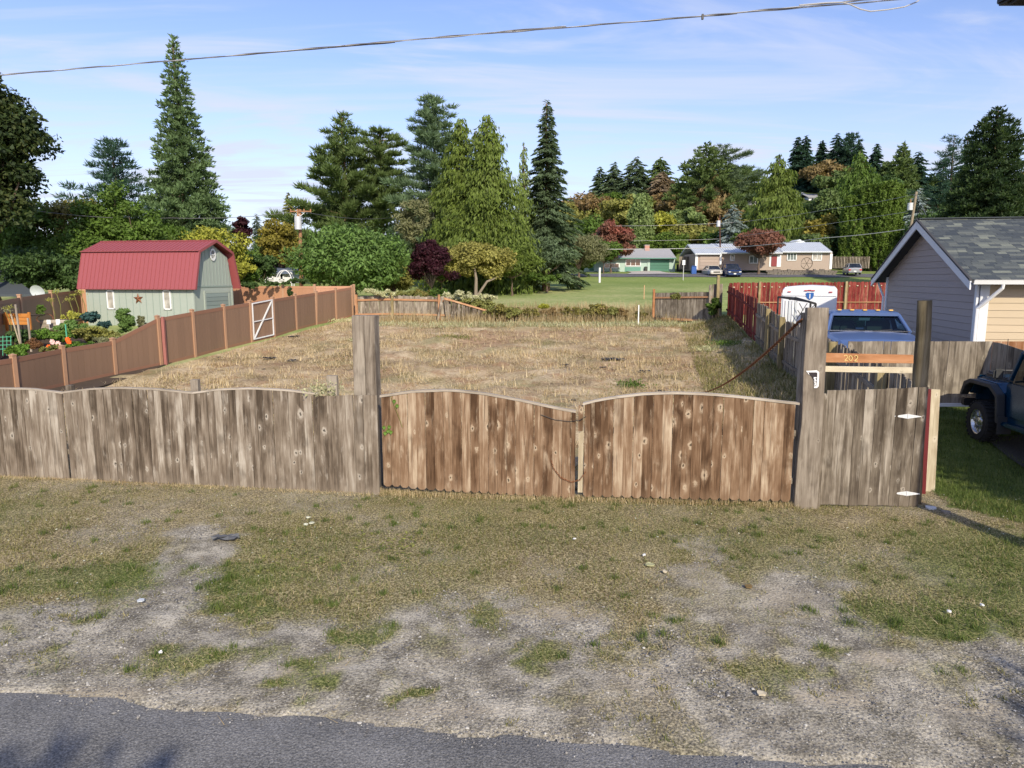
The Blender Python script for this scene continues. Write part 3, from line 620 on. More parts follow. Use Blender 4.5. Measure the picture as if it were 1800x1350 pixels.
blades('grass', Pg, (.04, .13), .007, (.1, 1.2), 'straw', 'straw and dead grass caught under the two gate leaves', 'dry grass')
blades('grass', Pg[::3] + .013, (.04, .11), .007, (.1, 1.1), 'grass_mix', 'green grass growing under the two gate leaves', 'grass')
gl = rng.random(3500); Pg = np.stack([G(-100, 832)[0] + gl * (G(660, 868)[0] - G(-100, 832)[0]), G(-100, 832)[1] + gl * (G(660, 868)[1] - G(-100, 832)[1]) - .07 + rng.normal(0, .07, 3500)], 1)
blades('grass', Pg, (.02, .075), .006, (.3, 1.4), 'straw', 'grass fringe along the foot of the front fence', 'grass')
c = G(575, 965)
scraps(900, (c[0] - 1.1, c[0] + 1.1, c[1] - .8, c[1] + .6), .055, 'leaf_bramble', 'leaf_litter', 'wilted green weed leaves thrown on the verge', 'leaf litter', lambda P: rng.random(len(P)) < 1.8 * (fbm(P[:, 0], P[:, 1], 1.6, 4) - .3), .02)
# ------------------------------------------------------------------ fences of upright boards
def hit(px, py, A, B):
    """where a sight line meets the vertical plane through ground points A, B: (distance from A, height)"""
    s = sight(px, py); d = (B - A); L = d.length; d = d / L
    # s.x*Y = A.x + d.x*u ; Y = A.y + d.y*u
    u = (s.x * A.y - A.x) / (d.x - s.x * d.y); Y = A.y + d.y * u
    return u, HC + s.z * Y
def curve(pts, A, B):
    q = sorted(hit(px, py, A, B) for px, py in pts); us = [a for a, b in q]; zs = [b for a, b in q]
    return lambda u: float(np.interp(u, us, zs))
def V2(p): return Vector((p[0], p[1]))
def board(name, parent, A, d, u, w, zb, zl, zr, th, mat, off=0, bot='flat', top='flat', tilt=0, yaw=0):
    """one board, its origin at its foot, grain along local z"""
    c = A + d * u; nrm = Vector((-d.y, d.x)); h = w / 2; e = min(.035, w * .28)
    P = []
    if bot == 'ear': P += [(-h, e), (-h + e, 0), (h - e, 0), (h, e)]
    else: P += [(-h, 0), (h, 0)]
    tl, tr = zl - zb, zr - zb
    if top == 'ear': P += [(h, tr - e), (h - e, tr), (-h + e, tl), (-h, tl - e)]
    else: P += [(h, tr), (-h, tl)]
    mb = MB(); mb.prism([(x, 0, z) for x, z in P], (0, -th / 2, 0), (0, th / 2, 0))
    pl = parent_world(parent).translation
    o = mb.build(name, mat, parent, world=False)
    o.location = (c.x + nrm.x * off - pl.x, c.y + nrm.y * off - pl.y, zb - pl.z); o.rotation_euler = (0, tilt, math.atan2(d.y, d.x) + yaw); return o
def boards(parent, A, B, w, u0, u1, ztop, zbot, mat, th=.019, off=0, gap=.004, bot='flat', top='flat', jit=.004, tj=.006, zj=.0, wj=.012, name='board'):
    L = (B - A).length; d = (B - A) / L; u = u0
    while u < u1 - .03:
        ww = min(w + rnd.uniform(-wj, wj), u1 - u + .02)
        if ww < .04: break
        c = u + ww / 2; j = rnd.uniform(-zj, zj)
        board(name, parent, A, d, c, ww - gap, zbot(c) + rnd.uniform(-zj, zj), ztop(c - ww / 2) + j, ztop(c + ww / 2) + j, th, mat, off + rnd.uniform(-jit, jit), bot, top, rnd.uniform(-tj, tj))
        u += ww
def ground_foot(A, B, sink=.04):
    d = (B - A).normalized(); return lambda u: g1(A.x + d.x * u, A.y + d.y * u) - sink
def rail(name, parent, A, B, u0, u1, zf, w, h, mat, off, n=8):
    d = (B - A).normalized(); nr = Vector((-d.y, d.x)); mb = MB(); rows = []
    for i in range(n + 1):
        u = u0 + (u1 - u0) * i / n; p = A + d * u + nr * off; z = zf(u)
        rows.append([(p.x + nr.x * a, p.y + nr.y * a, z + b) for a, b in ((-w / 2, -h / 2), (w / 2, -h / 2), (w / 2, h / 2), (-w / 2, h / 2), (-w / 2, -h / 2))])
    mb.grid(rows); mb.add(rows[0][:4], [(0, 1, 2, 3)]); mb.add(rows[-1][:4], [(3, 2, 1, 0)])
    m0 = A + d * (u0 + u1) / 2
    o = mb.build(name, mat, parent, loc=(m0.x, m0.y, zf((u0 + u1) / 2))); return o
# grain of rails runs along x: turn it with a dedicated copy of the wood
def turned(src, name, axis):
    m = M[src].copy(); m.name = name; M[name] = m
    for n in m.node_tree.nodes:
        if n.type == 'MAPPING':
            s = list(n.inputs['Scale'].default_value); n.inputs['Scale'].default_value = (s[2], s[1] or 1, s[0]) if axis == 'x' else (s[0], s[2], s[1])
for s_ in ('wood_cap', 'wood_rail', 'wood_orange', 'wood_light', 'wood_grey', 'wood_bedorange'): turned(s_, s_ + '_x', 'x')
turned('wood_cap', 'wood_cap_y', 'y'); turned('wood_grey', 'wood_grey_y', 'y')

# --- front fence, left of the tall post
A0 = V2(gnd(0, 836)); A1 = V2(gnd(300, 848)); A2 = V2(gnd(655, 868))
d0 = (A2 - A0).normalized(); L0 = (A2 - A0).length
TOPS = [(-160, 692), (-60, 684), (0, 684), (55, 685), (109, 692)], [(112, 691), (160, 685), (215, 683), (280, 686), (336, 692)], [(340, 692), (385, 686), (440, 684), (500, 687), (560, 694)], [(560, 696), (656, 694)]
fa = thing('picket_fence', 'long weathered grey brown board fence with scalloped top left of the tall post', 'fence', (A0.x, A0.y, 0))
zb = curve([(-150, 830), (0, 834), (150, 841), (300, 847), (450, 854), (560, 862), (655, 868)], A0, A2)
edges = [hit(t[0][0], t[0][1], A0, A2)[0] for t in TOPS] + [L0 + .01]
for k, t in enumerate(TOPS):
    zt = curve(t, A0, A2); u0 = edges[k]; u1 = edges[k + 1] - .012
    boards(fa, A0, A2, .128 if k < 3 else .142, u0, u1, zt, lambda u: zb(u) - .03, 'wood_front', wj=.016, jit=.006)
    if k < 3: rail('cap_rail', fa, A0, A2, u0 - .01, u1, lambda u, zt=zt: zt(u) + .012, .07, .026, 'wood_cap_x', .02, 16)
    for dz in (.45, 1.25): rail('rail', fa, A0, A2, u0, u1, lambda u, dz=dz: zb(u) + dz, .038, .085, 'wood_grey_x', .036, 2)
board('board', fa, A0, d0, L0 + .075, .10, zb(L0) - .01, zt(L0), zt(L0), .025, 'wood_front', -.02)
# stub posts behind it
for px0, px1, pt, lab in ((575, 593, 660, 'short grey post stub behind the fence left of the tall post'), (336, 350, 667, 'low grey post stub behind the scalloped fence dip'), (117, 129, 677, 'mossy post stub behind the first dip of the front fence')):
    pu, pz = hit((px0 + px1) / 2, pt, A0 + Vector((0.02, .16)), A2 + Vector((.02, .16))); c = A0 + Vector((.02, .16)) + d0 * pu; w = (px1 - px0) / 108
    mb = MB(); mb.box((c.x, c.y, pz / 2), (w, .09, pz), rz=R(-7)); o = mb.build('fence_post', 'wood_post', loc=(c.x, c.y, 0), bevel=.004); tag(o, lab, 'post')

# --- tall timber post A (two planks) and gates
G0 = V2(gnd(668, 868)); G1 = V2(gnd(1398, 889)); dg = (G1 - G0).normalized(); yaw = math.atan2(dg.y, dg.x)
pA = Vector((at(646, 690, 11.35).x, 11.35)); zA = at(646, 555, 11.2).z
ta = thing('timber_post', 'tall square weathered timber post rising behind the fence beside the left gate', 'post', (pA.x, pA.y, 0), yaw)
for nm, cx, w, dy in (('plank', -.085, .19, 0), ('plank', .10, .17, .004)):
    mb = MB(); mb.box((cx, dy, zA / 2), (w, .27, zA)); mb.build(nm, 'wood_post', ta, world=False, loc=(cx, dy, 0), bevel=.006)
def gate(name, label, ul, ur, tops, bots, mat, w, skip=None):
    g = thing(name, label, 'gate', (G0.x, G0.y, 0), 0, 'plank gate leaves of the driveway entrance')
    zt = curve(tops, G0, G1); zc_ = curve(bots, G0, G1); zb_ = lambda u: zc_(u) - .03
    boards(g, G0, G1, w, ul, ur, zt, zb_, mat, bot='ear', jit=.005, tj=.004, zj=.006, off=-.02, wj=.006)
    rail('cap_rail', g, G0, G1, ul - .02, ur + .02, lambda u: zt(u) + .016, .085, .032, 'wood_cap_x', .0, 18)
    for dz in (.32, 1.05): rail('rail', g, G0, G1, ul, ur, lambda u, dz=dz: zb_(u) + dz, .04, .09, 'wood_grey_x', .014, 1)
    mb = MB(); a = G0 + dg * ul; b = G0 + dg * ur; nr = Vector((-dg.y, dg.x)) * .055
    mb.beam((a.x + nr.x, a.y + nr.y, zb_(ul) + .35), (b.x + nr.x, b.y + nr.y, zb_(ur) + 1.0), .035, .09); mb.build('brace', 'wood_grey_x', g, loc=(a.x, a.y, 0))
    return g, zt, zb_
uL0 = hit(673, 775, G0, G1)[0]; uL1 = hit(1009, 800, G0, G1)[0]; uR0 = hit(1026, 790, G0, G1)[0]; uR1 = hit(1397, 790, G0, G1)[0]
gL, ztL, zbL = gate('plank_gate', 'left gate leaf of brown cedar boards, its curved top falling to the right', uL0, uL1,
    [(672, 698), (720, 690), (790, 687), (850, 693), (920, 706), (965, 716), (1010, 725)], [(678, 850), (740, 856), (850, 863), (1008, 872)], 'wood_gate', .142)
gR, ztR, zbR = gate('plank_gate', 'right gate leaf of brown cedar boards with an arched top beside the massive plank post', uR0, uR1,
    [(1015, 714), (1050, 705), (1080, 700), (1130, 694), (1180, 692), (1240, 694), (1290, 698), (1400, 711)], [(1025, 869), (1200, 873), (1395, 878)], 'wood_gate', .148)
board('board', gR, G0, dg, (uL1 + uR0) / 2 + .03, .075, zbR(uR0) + .06, ztR(uR0) - .45, ztR(uR0) - .40, .03, 'wood_light', .01)
board('board', gR, G0, dg, (uL1 + uR0) / 2 + .02, .07, ztR(uR0) - .42, ztR(uR0) - .02, ztR(uR0) - .02, .03, 'wood_gate', .03)
# rusty loop of chain hanging between the leaves
def chainmesh(name, pts, r, mat, label, cat, links=True):
    P = [Vector(p) for p in pts]; seg = []; tot = 0
    mb = MB(); step = r * 5.2; acc = []
    # resample
    Ls = [0]
    for a, b in zip(P, P[1:]): Ls.append(Ls[-1] + (b - a).length)
    n = int(Ls[-1] / step); q = [Vector([float(np.interp(i * step, Ls, [p[k] for p in P])) for k in range(3)]) for i in range(n + 1)]
    for i in range(n):
        a, b = q[i], q[i + 1]; d = (b - a).normalized(); up = Vector((0, 0, 1)) if i % 2 else Vector((0, 1, 0)); s = d.cross(up).normalized(); a2 = a - d * r * .9; b2 = b + d * r * .9
        o = s * r * 1.5
        mb.tube([a2, a2 + o + d * r, b2 + o - d * r, b2, b2 - o - d * r, a2 - o + d * r, a2], r * .55, 5, False)
    return tag(mb.build(name, mat, smooth=True), label, cat)
pc = [(968, 808), (972, 822), (985, 838), (1003, 846), (1018, 842), (1028, 828)]
pts = []
for a, b in pc:
    u, z = hit(a, b, G0, G1); c = G0 + dg * u; pts.append((c.x + .006, c.y - .05, z))
chainmesh('chain', pts, .006, 'chain_rust', 'small rusty chain looped between the two gate leaves', 'chain')
pts = []
for a, b in [(950, 728), (975, 737), (1000, 740), (1018, 738), (1030, 731)]:
    u, z = hit(a, b, G0, G1); c = G0 + dg * u; pts.append((c.x, c.y - .045, z))
mb = MB(); mb.tube(pts, .005, 6); tag(mb.build('wire', 'black_metal'), 'dark wire tied across the tops of the gate leaves', 'wire')

# --- post B with the torn sign, the round post, cross boards, panel
B0 = gnd(1417, 893); zB = at(1428, 541, B0.y).z
tb = thing('timber_post', 'massive wide weathered plank post with a torn sign at right end of the gates', 'post', (B0.x, B0.y + .06, 0), yaw)
mb = MB(); h = zB; mb.add([(x * w + ox, y, z) for z, w, ox in ((-.1, .17, 0), (.9, .165, .004), (1.25, .15, .015), (1.5, .15, .012), (2.1, .155, 0), (h, .15, 0)) for x, y in ((-1, -.06), (1, -.06), (1, .06), (-1, .06))],
    [(i * 4 + k, i * 4 + (k + 1) % 4, i * 4 + 4 + (k + 1) % 4, i * 4 + 4 + k) for i in range(5) for k in range(4)] + [(3, 2, 1, 0), (20, 21, 22, 23)])
mb.build('plank', 'wood_post', tb, world=False, bevel=.006)
mb = MB(); mb.box((-.02, .12, h / 2 - .05), (.30, .11, h - .06)); mb.build('plank', 'wood_grey', tb, world=False, loc=(-.02, .12, 0), bevel=.005)
mb = MB(); mb.box((.185, .0, .85), (.06, .05, 1.75)); mb.build('board', 'wood_panel', tb, world=False, loc=(.19, 0, 0), bevel=.004)
# torn sign: white rounded frame piece, black field, remains of white letters
yS = B0.y - .012
def Q(px, py, dy=0): return at(px, py, yS + dy - (px - 1428) * .0009)
sg = thing('torn_sign', 'torn black and white sign remnant stapled to the wide plank post', 'sign', Q(1440, 682))
fr = [(1417, 652), (1436, 651), (1440, 654), (1439, 679), (1436, 682), (1431, 682), (1431, 679.5), (1434.5, 679), (1436, 677), (1437, 656), (1435, 654.5), (1418.5, 654.5)]
mb = MB(); mb.prism([Q(*p, .004) for p in fr], (0, 0, 0), (0, .004, 0)); mb.build('frame', 'paper_white', sg)
bk = [(1419, 654.5), (1435, 654.5), (1437, 656), (1436, 677), (1431, 675), (1430, 668), (1427, 662), (1421, 657)]
mb = MB(); mb.prism([Q(*p, .006) for p in bk], (0, 0, 0), (0, .004, 0)); mb.build('black_field', 'sign_black', sg)
for gl in ([(1430.5, 663), (1435.3, 663), (1435.3, 665), (1432.5, 665.2), (1435.3, 668), (1435, 670.5), (1430.6, 670.6), (1430.6, 669), (1433, 668.8), (1430.6, 666)],
           [(1431, 672), (1435.2, 672), (1435.2, 677.5), (1431.2, 677.8), (1431.2, 676), (1433.4, 675.6), (1433.4, 674), (1431, 674)], [(1419.5, 655), (1421, 655), (1423, 658.6), (1421.5, 658)]):
    mb = MB(); mb.prism([Q(*p, .002) for p in gl], (0, 0, 0), (0, .004, 0)); mb.build('lettering', 'paper_white', sg)
C0 = gnd(1613, 890); Cy = C0.y + .16; zc = at(1626, 528, Cy).z; xb = at(1612, 800, Cy).x; xt = at(1626, 530, Cy).x
mb = MB(); mb.tube([(xb + (xt - xb) * k / 8 + .006 * math.sin(k * 2.1), Cy, -.1 + (zc + .1) * k / 8) for k in range(9)], [.112, .110, .108, .106, .105, .103, .104, .100, .098], 20)
o = mb.build('round_post', 'wood_round', loc=(xb, Cy, 0), smooth=False); tag(o, 'tall round pole with cracked grey brown wood at the right end of the entrance', 'post')
for p in o.data.polygons: p.use_smooth = len(p.vertices) == 4
# cross boards from post to post
def cross(px0, px1, pt, pb, ptr, pbr, th, mat, name, label, dy):
    y0 = B0.y + dy; y1 = Cy - .08 + dy * 0; mb = MB()
    P = [at(px0, pt, y0), at(px1, ptr, y1), at(px1, pbr, y1), at(px0, pb, y0)]
    mb.prism(P, (0, 0, 0), (0, th, 0)); c = (P[0] + P[2]) / 2; return tag(mb.build(name, mat, loc=c, bevel=.004), label, 'board'), P
sb, P = cross(1442, 1606, 620.5, 637, 624, 639, .04, 'wood_orange_x', 'house_number_board', 'orange stained board with the number 202 nailed across the narrow gate', .07)
cross(1441, 1604, 643.5, 653.5, 646, 656.5, .04, 'wood_light_x', 'cross_board', 'pale weathered board nailed across the posts under the number board', .07)
seg = {'2': [(0, .85), (.25, 1), (.7, 1), (.95, .78), (.85, .5), (.1, 0), (1, 0)], '0': [(.5, 1), (.1, .75), (.05, .3), (.45, 0), (.9, .3), (.95, .75), (.55, 1)]}
mb = MB(); yb = B0.y + .07 + (Cy - .08 - B0.y - .07) * .3 - .004
for i, (ch, ang) in enumerate((('2', .05), ('0', -.12), ('2', .18))):
    x0 = 1483.5 + i * 8.6; pts = [at(x0 + a * 6.6 + ang * b * 6, 634.0 + i * .4 - b * 9.5, yb) for a, b in seg[ch]]
    for a, b in zip(pts, pts[1:]): mb.beam(a, b, .010, .004, up=(0, 1, 0))
mb.build('lettering', 'gold_paint', sb)
# narrow gate panel right of post B
Pa = V2(gnd(1440, 889)); Pb = V2(gnd(1612, 892)); dp = (Pb - Pa).normalized()
pn = thing('narrow_gate', 'narrow gate of dark grey boards between the wide post and the round pole', 'gate', (Pa.x, Pa.y, 0))
ztp = curve([(1440, 686), (1530, 684), (1575, 682.5), (1620, 680)], Pa, Pb); zbp = curve([(1440, 887), (1612, 890)], Pa, Pb)
boards(pn, Pa, Pb, .142, .0, (Pb - Pa).length + .03, ztp, zbp, 'wood_panel', jit=.003, zj=.008, wj=.025, tj=.003)
for dz in (.30, 1.2): rail('rail', pn, Pa, Pb, .02, (Pb - Pa).length, lambda u, dz=dz: zbp(u) + dz, .038, .085, 'wood_grey_x', .034, 1)
for (hx, hy) in ((1595, 731.5), (1593, 867)):
    u, z = hit(hx, hy, Pa, Pb); c = Pa + dp * u; mb = MB()
    for s in (-1, 1): mb.prism([(s * .005, 0, .035), (s * .19, 0, .004), (s * .19, 0, -.004), (s * .005, 0, -.035)], (0, -.018, 0), (0, -.011, 0))
    mb.tube([(0, -.018, -.036), (0, -.018, .036)], .008, 8)
    for s in (-.14, -.07, .05, .1): mb.box((s, -.02, 0), (.01, .006, .01))
    o = mb.build('strap_hinge', 'white_metal', pn, world=False, fixn=True); o.location = (c.x - Pa.x, c.y - Pa.y, z); o.rotation_euler = (0, 0, yaw)
mb = MB(); u, z = hit(1447, 742, Pa, Pb); mb.prism([(0, 0, 0), (.022, 0, .02), (.02, 0, -.09), (.008, 0, -.12)], (0, -.02, 0), (0, -.012, 0)); o = mb.build('latch_bracket', 'rust', pn, world=False); c = Pa + dp * u; o.location = (c.x - Pa.x, c.y - Pa.y, z)
# red steel post and pale board beyond
R0 = gnd(1619, 868); mb = MB(); yR = R0.y + .02
a = at(1619.5, 868, yR); b = at(1629, 684, yR); mb.beam((a.x, a.y, -.1), b, .115, .05, up=(0, 1, 0)); tag(mb.build('steel_post', 'red_post', loc=a), 'leaning dark red steel post right of the narrow gate', 'post')
mb = MB(); P = [at(1626, 868, yR + .09), at(1643, 868, yR + .09), at(1653, 685, yR + .09), at(1634, 684, yR + .09)]; mb.prism(P, (0, 0, 0), (0, .03, 0)); o = mb.build('plank', 'wood_light', loc=P[0]); tag(o, 'pale bleached plank standing behind the red steel post', 'plank')
# rusty chain from the post down into the lot
a = at(1408, 562, B0.y + .1); e = gnd(1238, 690); pts = []
for k in range(25):
    t = k / 24; p = a.lerp(e, t); p.z -= .38 * 4 * t * (1 - t) * .5; p.z = max(p.z, g1(p.x, p.y) + .02); pts.append(p)
chainmesh('chain', pts, .016, 'chain_rust', 'long rusty orange chain slanting from the wide post down to the lot', 'chain')

# --- vinyl fence along the left of the lot
PB = [(-72, 722, 645), (-22, 710, 634), (30, 698, 626), (115, 679, 610), (203, 660, 596.5), (283, 643, 557), (343, 628, 546), (397, 613, 537), (442, 602, 530), (482, 593, 524), (521, 580, 518), (556, 571, 513), (591, 564, 508), (620, 556, 503)]
vf = thing('vinyl_fence', 'brown vinyl privacy fence with tan posts along the left side of the lot', 'fence', gnd(283, 643))
pts = []
for i, (px, pb, pt) in enumerate(PB):
    g = gnd(px, pb); z = at(px, pt, g.y).z; pts.append((g, z))
dirv = (pts[-1][0] - pts[4][0]).normalized(); ry = math.atan2(dirv.y, dirv.x)
for i, (g, z) in enumerate(pts):
    lean = .06 if i == 11 else .012 * rnd.uniform(-1, 1); mb = MB(); hh = z - g.z + .12
    mb.box((0, 0, hh / 2 - .1), (.125, .125, hh)); mb.box((0, 0, hh - .09), (.15, .15, .03)); mb.add([(-.065, -.065, hh - .075), (.065, -.065, hh - .075), (.065, .065, hh - .075), (-.065, .065, hh - .075), (0, 0, hh - .04)], [(0, 1, 4), (1, 2, 4), (2, 3, 4), (3, 0, 4), (3, 2, 1, 0)])
    if i == 5:
        mr = MB(); mr.box((g.x + .14, g.y + .10, g.z + (z - g.z) / 2), (.10, .10, z - g.z)); tag(mr.build('steel_post', 'peeling_red', loc=(g.x + .14, g.y + .1, g.z)), 'peeling red post beside the step of the vinyl fence', 'post')
    o = mb.build('post', 'vinyl_post', vf, world=False); o.location = g - Vector(vf.location); o.rotation_euler = (0, lean, ry)
def vpanel(parent, a, za, b, zb_, gap=.0, planks=8, mats=('vinyl_panel', 'vinyl_rail')):
    A = V2(a); B = V2(b); L = (B - A).length; d = (B - A) / L; zt = lambda u: za + (zb_ - za) * u / L; zg = lambda u: a.z + (b.z - a.z) * u / L
    w = (L - .13) / planks
    for k in range(planks):
        board('plank', parent, A, d, .065 + w * (k + .5), w - .006, zg(w * k) - .02, zt(w * k + .06) - .10, zt(w * k + w + .06) - .10, .03, mats[0], 0)
    rail('top_rail', parent, A, B, .06, L - .06, lambda u: zt(u) - .075, .05, .14, mats[1], 0, 2)
    rail('bottom_rail', parent, A, B, .06, L - .06, lambda u: zg(u) + .06, .045, .12, mats[1], 0, 2)
for i in range(len(pts) - 1):
    if i == 8: continue
    (a, za), (b, zb_) = pts[i], pts[i + 1]
    if i == 4: zb_ = zb_
    vpanel(vf, a, za - .05, b, zb_ - .05)
(a, za), (b, zb_) = pts[8], pts[9]
vg = thing('metal_frame_gate', 'brown gate with a white metal frame and diagonal brace in the vinyl fence', 'gate', a)
vpanel(vg, a, za - .05, b, zb_ - .05, planks=7)
A = V2(a); d = (V2(b) - A).normalized(); L = (V2(b) - A).length; nr = Vector((d.y, -d.x)) * .06
def fp(u, z): p = A + d * u + nr; return (p.x, p.y, z)
g0 = a.z; g1z = b.z
for nm, p, q, w in (('frame_bar', fp(.12, g0 + .12), fp(.12, za - .08), .05), ('frame_bar', fp(L - .1, g1z + .12), fp(L - .1, zb_ - .06), .05), ('frame_bar', fp(.12, za - .10), fp(L - .1, zb_ - .08), .06), ('frame_bar', fp(.12, g0 + .14), fp(L - .1, g1z + .14), .06), ('frame_bar', fp(.12, (g0 + za) / 2), fp(L - .1, (g1z + zb_) / 2), .05), ('diagonal_brace', fp(.15, g0 + .16), fp(L - .12, zb_ - .12), .06)):
    mb = MB(); mb.beam(p, q, w, w * .8, up=(d.x, d.y, 0) if abs(p[2] - q[2]) > 1 else (0, 0, 1)); mb.build(nm, 'white_metal', vg, loc=p)
# tan back fence beyond the shed
e = pts[-1][0]; bf = thing('vinyl_fence', 'tan vinyl fence overgrown with vine behind the shed', 'fence', e)
q = []
for px, Yy in ((622, e.y + .3), (553, 41.6), (497, 42.6), (440, 43.6), (385, 44.6), (330, 45.6)):
    p = at(px, 501, Yy); q.append((Vector((p.x, p.y, g1(p.x, p.y) - .02)), p.z))
for g, z in q:
    mb = MB(); mb.box((0, 0, (z - g.z) / 2), (.13, .13, z - g.z + .1)); o = mb.build('post', 'vinyl_post', bf, world=False); o.location = g - Vector(bf.location)
for (a, za), (b, zb_) in zip(q, q[1:]): vpanel(bf, b, zb_ - .06, a, za - .06, planks=8, mats=('vinyl_back', 'vinyl_back'))
# garden back fence far left
q = []
for px, py, Yy in ((-90, 543, 22.5), (-25, 530, 26.5), (34, 520.5, 31.5), (89, 513, 35.6), (141, 508, 39.8)):
    p = at(px, py, Yy); q.append((Vector((p.x, p.y, g1(p.x, p.y) - .02)), p.z))
lf = thing('vinyl_fence', 'brown vinyl fence behind the garden at the far left', 'fence', q[2][0])
for g, z in q:
    mb = MB(); mb.box((0, 0, (z - g.z) / 2), (.14, .14, z - g.z + .1)); mb.box((0, 0, z - g.z + .06), (.17, .17, .05)); o = mb.build('post', 'vinyl_post', lf, world=False); o.location = g - Vector(lf.location); o.rotation_euler = (0, 0, R(10))
for (a, za), (b, zb_) in zip(q, q[1:]): vpanel(lf, a, za - .06, b, zb_ - .06, planks=12)
a, za = q[-1]; b = Vector((a.x + .9, a.y + .4, a.z)); vpanel(lf, a, za, b, za, planks=4, mats=('vinyl_back', 'vinyl_back'))

# --- low wooden fence at the back left of the lot
W0 = V2(gnd(622, 561)); W1 = V2(gnd(792, 563)); wf = thing('wooden_fence', 'low weathered wooden fence with orange rails at the back left of the lot', 'fence', (W0.x, W0.y, g1(*W0)))
zt = curve([(622, 521), (700, 519), (770, 522), (795, 522)], W0, W1); Lw = (W1 - W0).length
boards(wf, W0, W1, .14, .25, Lw, zt, ground_foot(W0, W1), 'wood_grey', zj=.04, wj=.02, tj=.012)
rail('rail', wf, W0, W1, .1, Lw, lambda u: zt(u) - .22, .05, .11, 'wood_rail_x', -.05, 3); rail('rail', wf, W0, W1, .1, Lw, lambda u: zt(u) - 1.05, .05, .1, 'wood_rail_x', -.05, 3)
for px in (627, 690, 772):
    u, z = hit(px, 522, W0, W1); c = W0 + (W1 - W0).normalized() * u; gzz = g1(c.x, c.y); mb = MB(); mb.box((c.x, c.y - .1, (z + gzz) / 2 + .08), (.13, .1, z - gzz + (.35 if px == 690 else .12))); mb.build('post', 'wood_rail' if px != 690 else 'wood_olive', wf, loc=(c.x, c.y - .1, gzz))
for (x0, y0, x1, y1) in ((697, 529, 689, 556), (777, 524, 769, 567)):
    g = gnd(x1, y1); mb = MB(); mb.beam(g, at(x0, y0, g.y + .5), .11, .05, up=(0, 1, 0)); tag(mb.build('prop_board', 'wood_grey', loc=g), 'loose board leaning against the low back fence ' + ('at its left post' if x0 < 700 else 'at its fallen right end'), 'board')
# fallen panel
F0 = V2(gnd(784, 564)); F1 = V2(gnd(862, 563)); ff = thing('fallen_fence_panel', 'fallen wooden fence panel sloping down to the ground with an orange rail', 'fence', (F0.x, F0.y, g1(*F0)))
zt = curve([(780, 524), (862, 548)], F0, F1); boards(ff, F0, F1, .13, 0, (F1 - F0).length, lambda u: zt(u) - .06, ground_foot(F0, F1), 'wood_panel', zj=.02, tj=.10, off=.0)
rail('rail', ff, F0, F1, -.1, (F1 - F0).length, lambda u: zt(u), .06, .10, 'wood_rail_x', -.05, 2)
# panel at the back right
K0 = V2(gnd(1147, 563)); K1 = V2(gnd(1250, 560)); kf = thing('wooden_fence', 'short grey wooden fence panel with orange rails at the back right of the lot', 'fence', (K0.x, K0.y, g1(*K0)))
zt = curve([(1147, 515), (1246, 513)], K0, K1); LK = (K1 - K0).length
boards(kf, K0, K1, .14, .08, LK, zt, ground_foot(K0, K1), 'wood_grey', zj=.012)
rail('rail', kf, K0, K1, 0, LK, lambda u: zt(u) - .27, .05, .09, 'wood_rail_x', -.05, 1); rail('rail', kf, K0, K1, 0, LK, lambda u: g1(K0.x, K0.y) + .12, .05, .12, 'wood_rail_x', -.05, 1)
for px, pt, m_ in ((1149, 508, 'wood_orange'), (1248, 501, 'wood_grey')):
    u, z = hit(px, pt, K0, K1); c = K0 + (K1 - K0).normalized() * u; gzz = g1(c.x, c.y); mb = MB(); mb.box((c.x, c.y - .1, (z + gzz) / 2), (.12, .12, z - gzz)); mb.build('post', m_, kf, loc=(c.x, c.y - .1, gzz))
K2 = K1 + Vector((.62, .25)); zt2 = curve([(1248, 500), (1264, 499)], K1, K2); boards(kf, K1, K2, .14, 0, (K2 - K1).length, zt2, ground_foot(K1, K2), 'wood_grey')
p = at(1263, 484, K1.y - .2); mb = MB(); mb.box((p.x, p.y, (p.z + 1.2) / 2), (.13, .13, p.z - 1.2 + .1)); 
mb = MB(); gg = g1(p.x, p.y); mb.box((p.x, p.y, (p.z + gg) / 2), (.14, .14, p.z - gg)); tag(mb.build('fence_post', 'wood_olive', loc=(p.x, p.y, gg)), 'tall olive square post at the corner of the red fence', 'post')

# --- side fence on the right: red far part, grey near part
def SL(y): return Vector((side_x(y), y))
S0 = SL(11.3); S1 = SL(28); S2 = SL(38.6)
sf = thing('side_fence', 'shaded grey board fence running back along the right side of the lot', 'fence', (S1.x, S1.y, g1(*S1)))
zt = curve([(1604, 668), (1560, 645), (1505, 619), (1453, 593), (1410, 575), (1381, 563), (1343, 536), (1338, 533)], S0, S1)
boards(sf, S0, S1, .145, 0, (S1 - S0).length, zt, ground_foot(S0, S1, .02), 'wood_grey', zj=.035, tj=.02, gap=.028, wj=.02, jit=.012)
for dz in (.3, 1.15): rail('rail', sf, S0, S1, 0, (S1 - S0).length, lambda u, dz=dz: ground_foot(S0, S1)(u) + dz, .04, .09, 'wood_grey_y', .035, 12)
for px, pt, w in ((1472, 603, .17), (1560, 655, .17), (1381, 559, .16), (1356, 544, .15), (1424, 578, .15)):
    u, z = hit(px, pt, S0, S1); d = (S1 - S0).normalized(); c = S0 + d * u + Vector((-d.y, d.x)) * .1; gg = g1(c.x, c.y); mb = MB(); mb.box((c.x, c.y, (z + gg) / 2), (w, w * .8, z - gg + .05), rz=R(-10)); mb.build('post', 'wood_olive', sf, loc=(c.x, c.y, gg), bevel=.006)
rf = thing('red_fence', 'dark red board fence running back along the right side of the lot', 'fence', (S2.x, S2.y, g1(*S2)))
zt = curve([(1343, 527), (1337, 526), (1310, 517), (1290, 507), (1271, 498)], S1, S2)
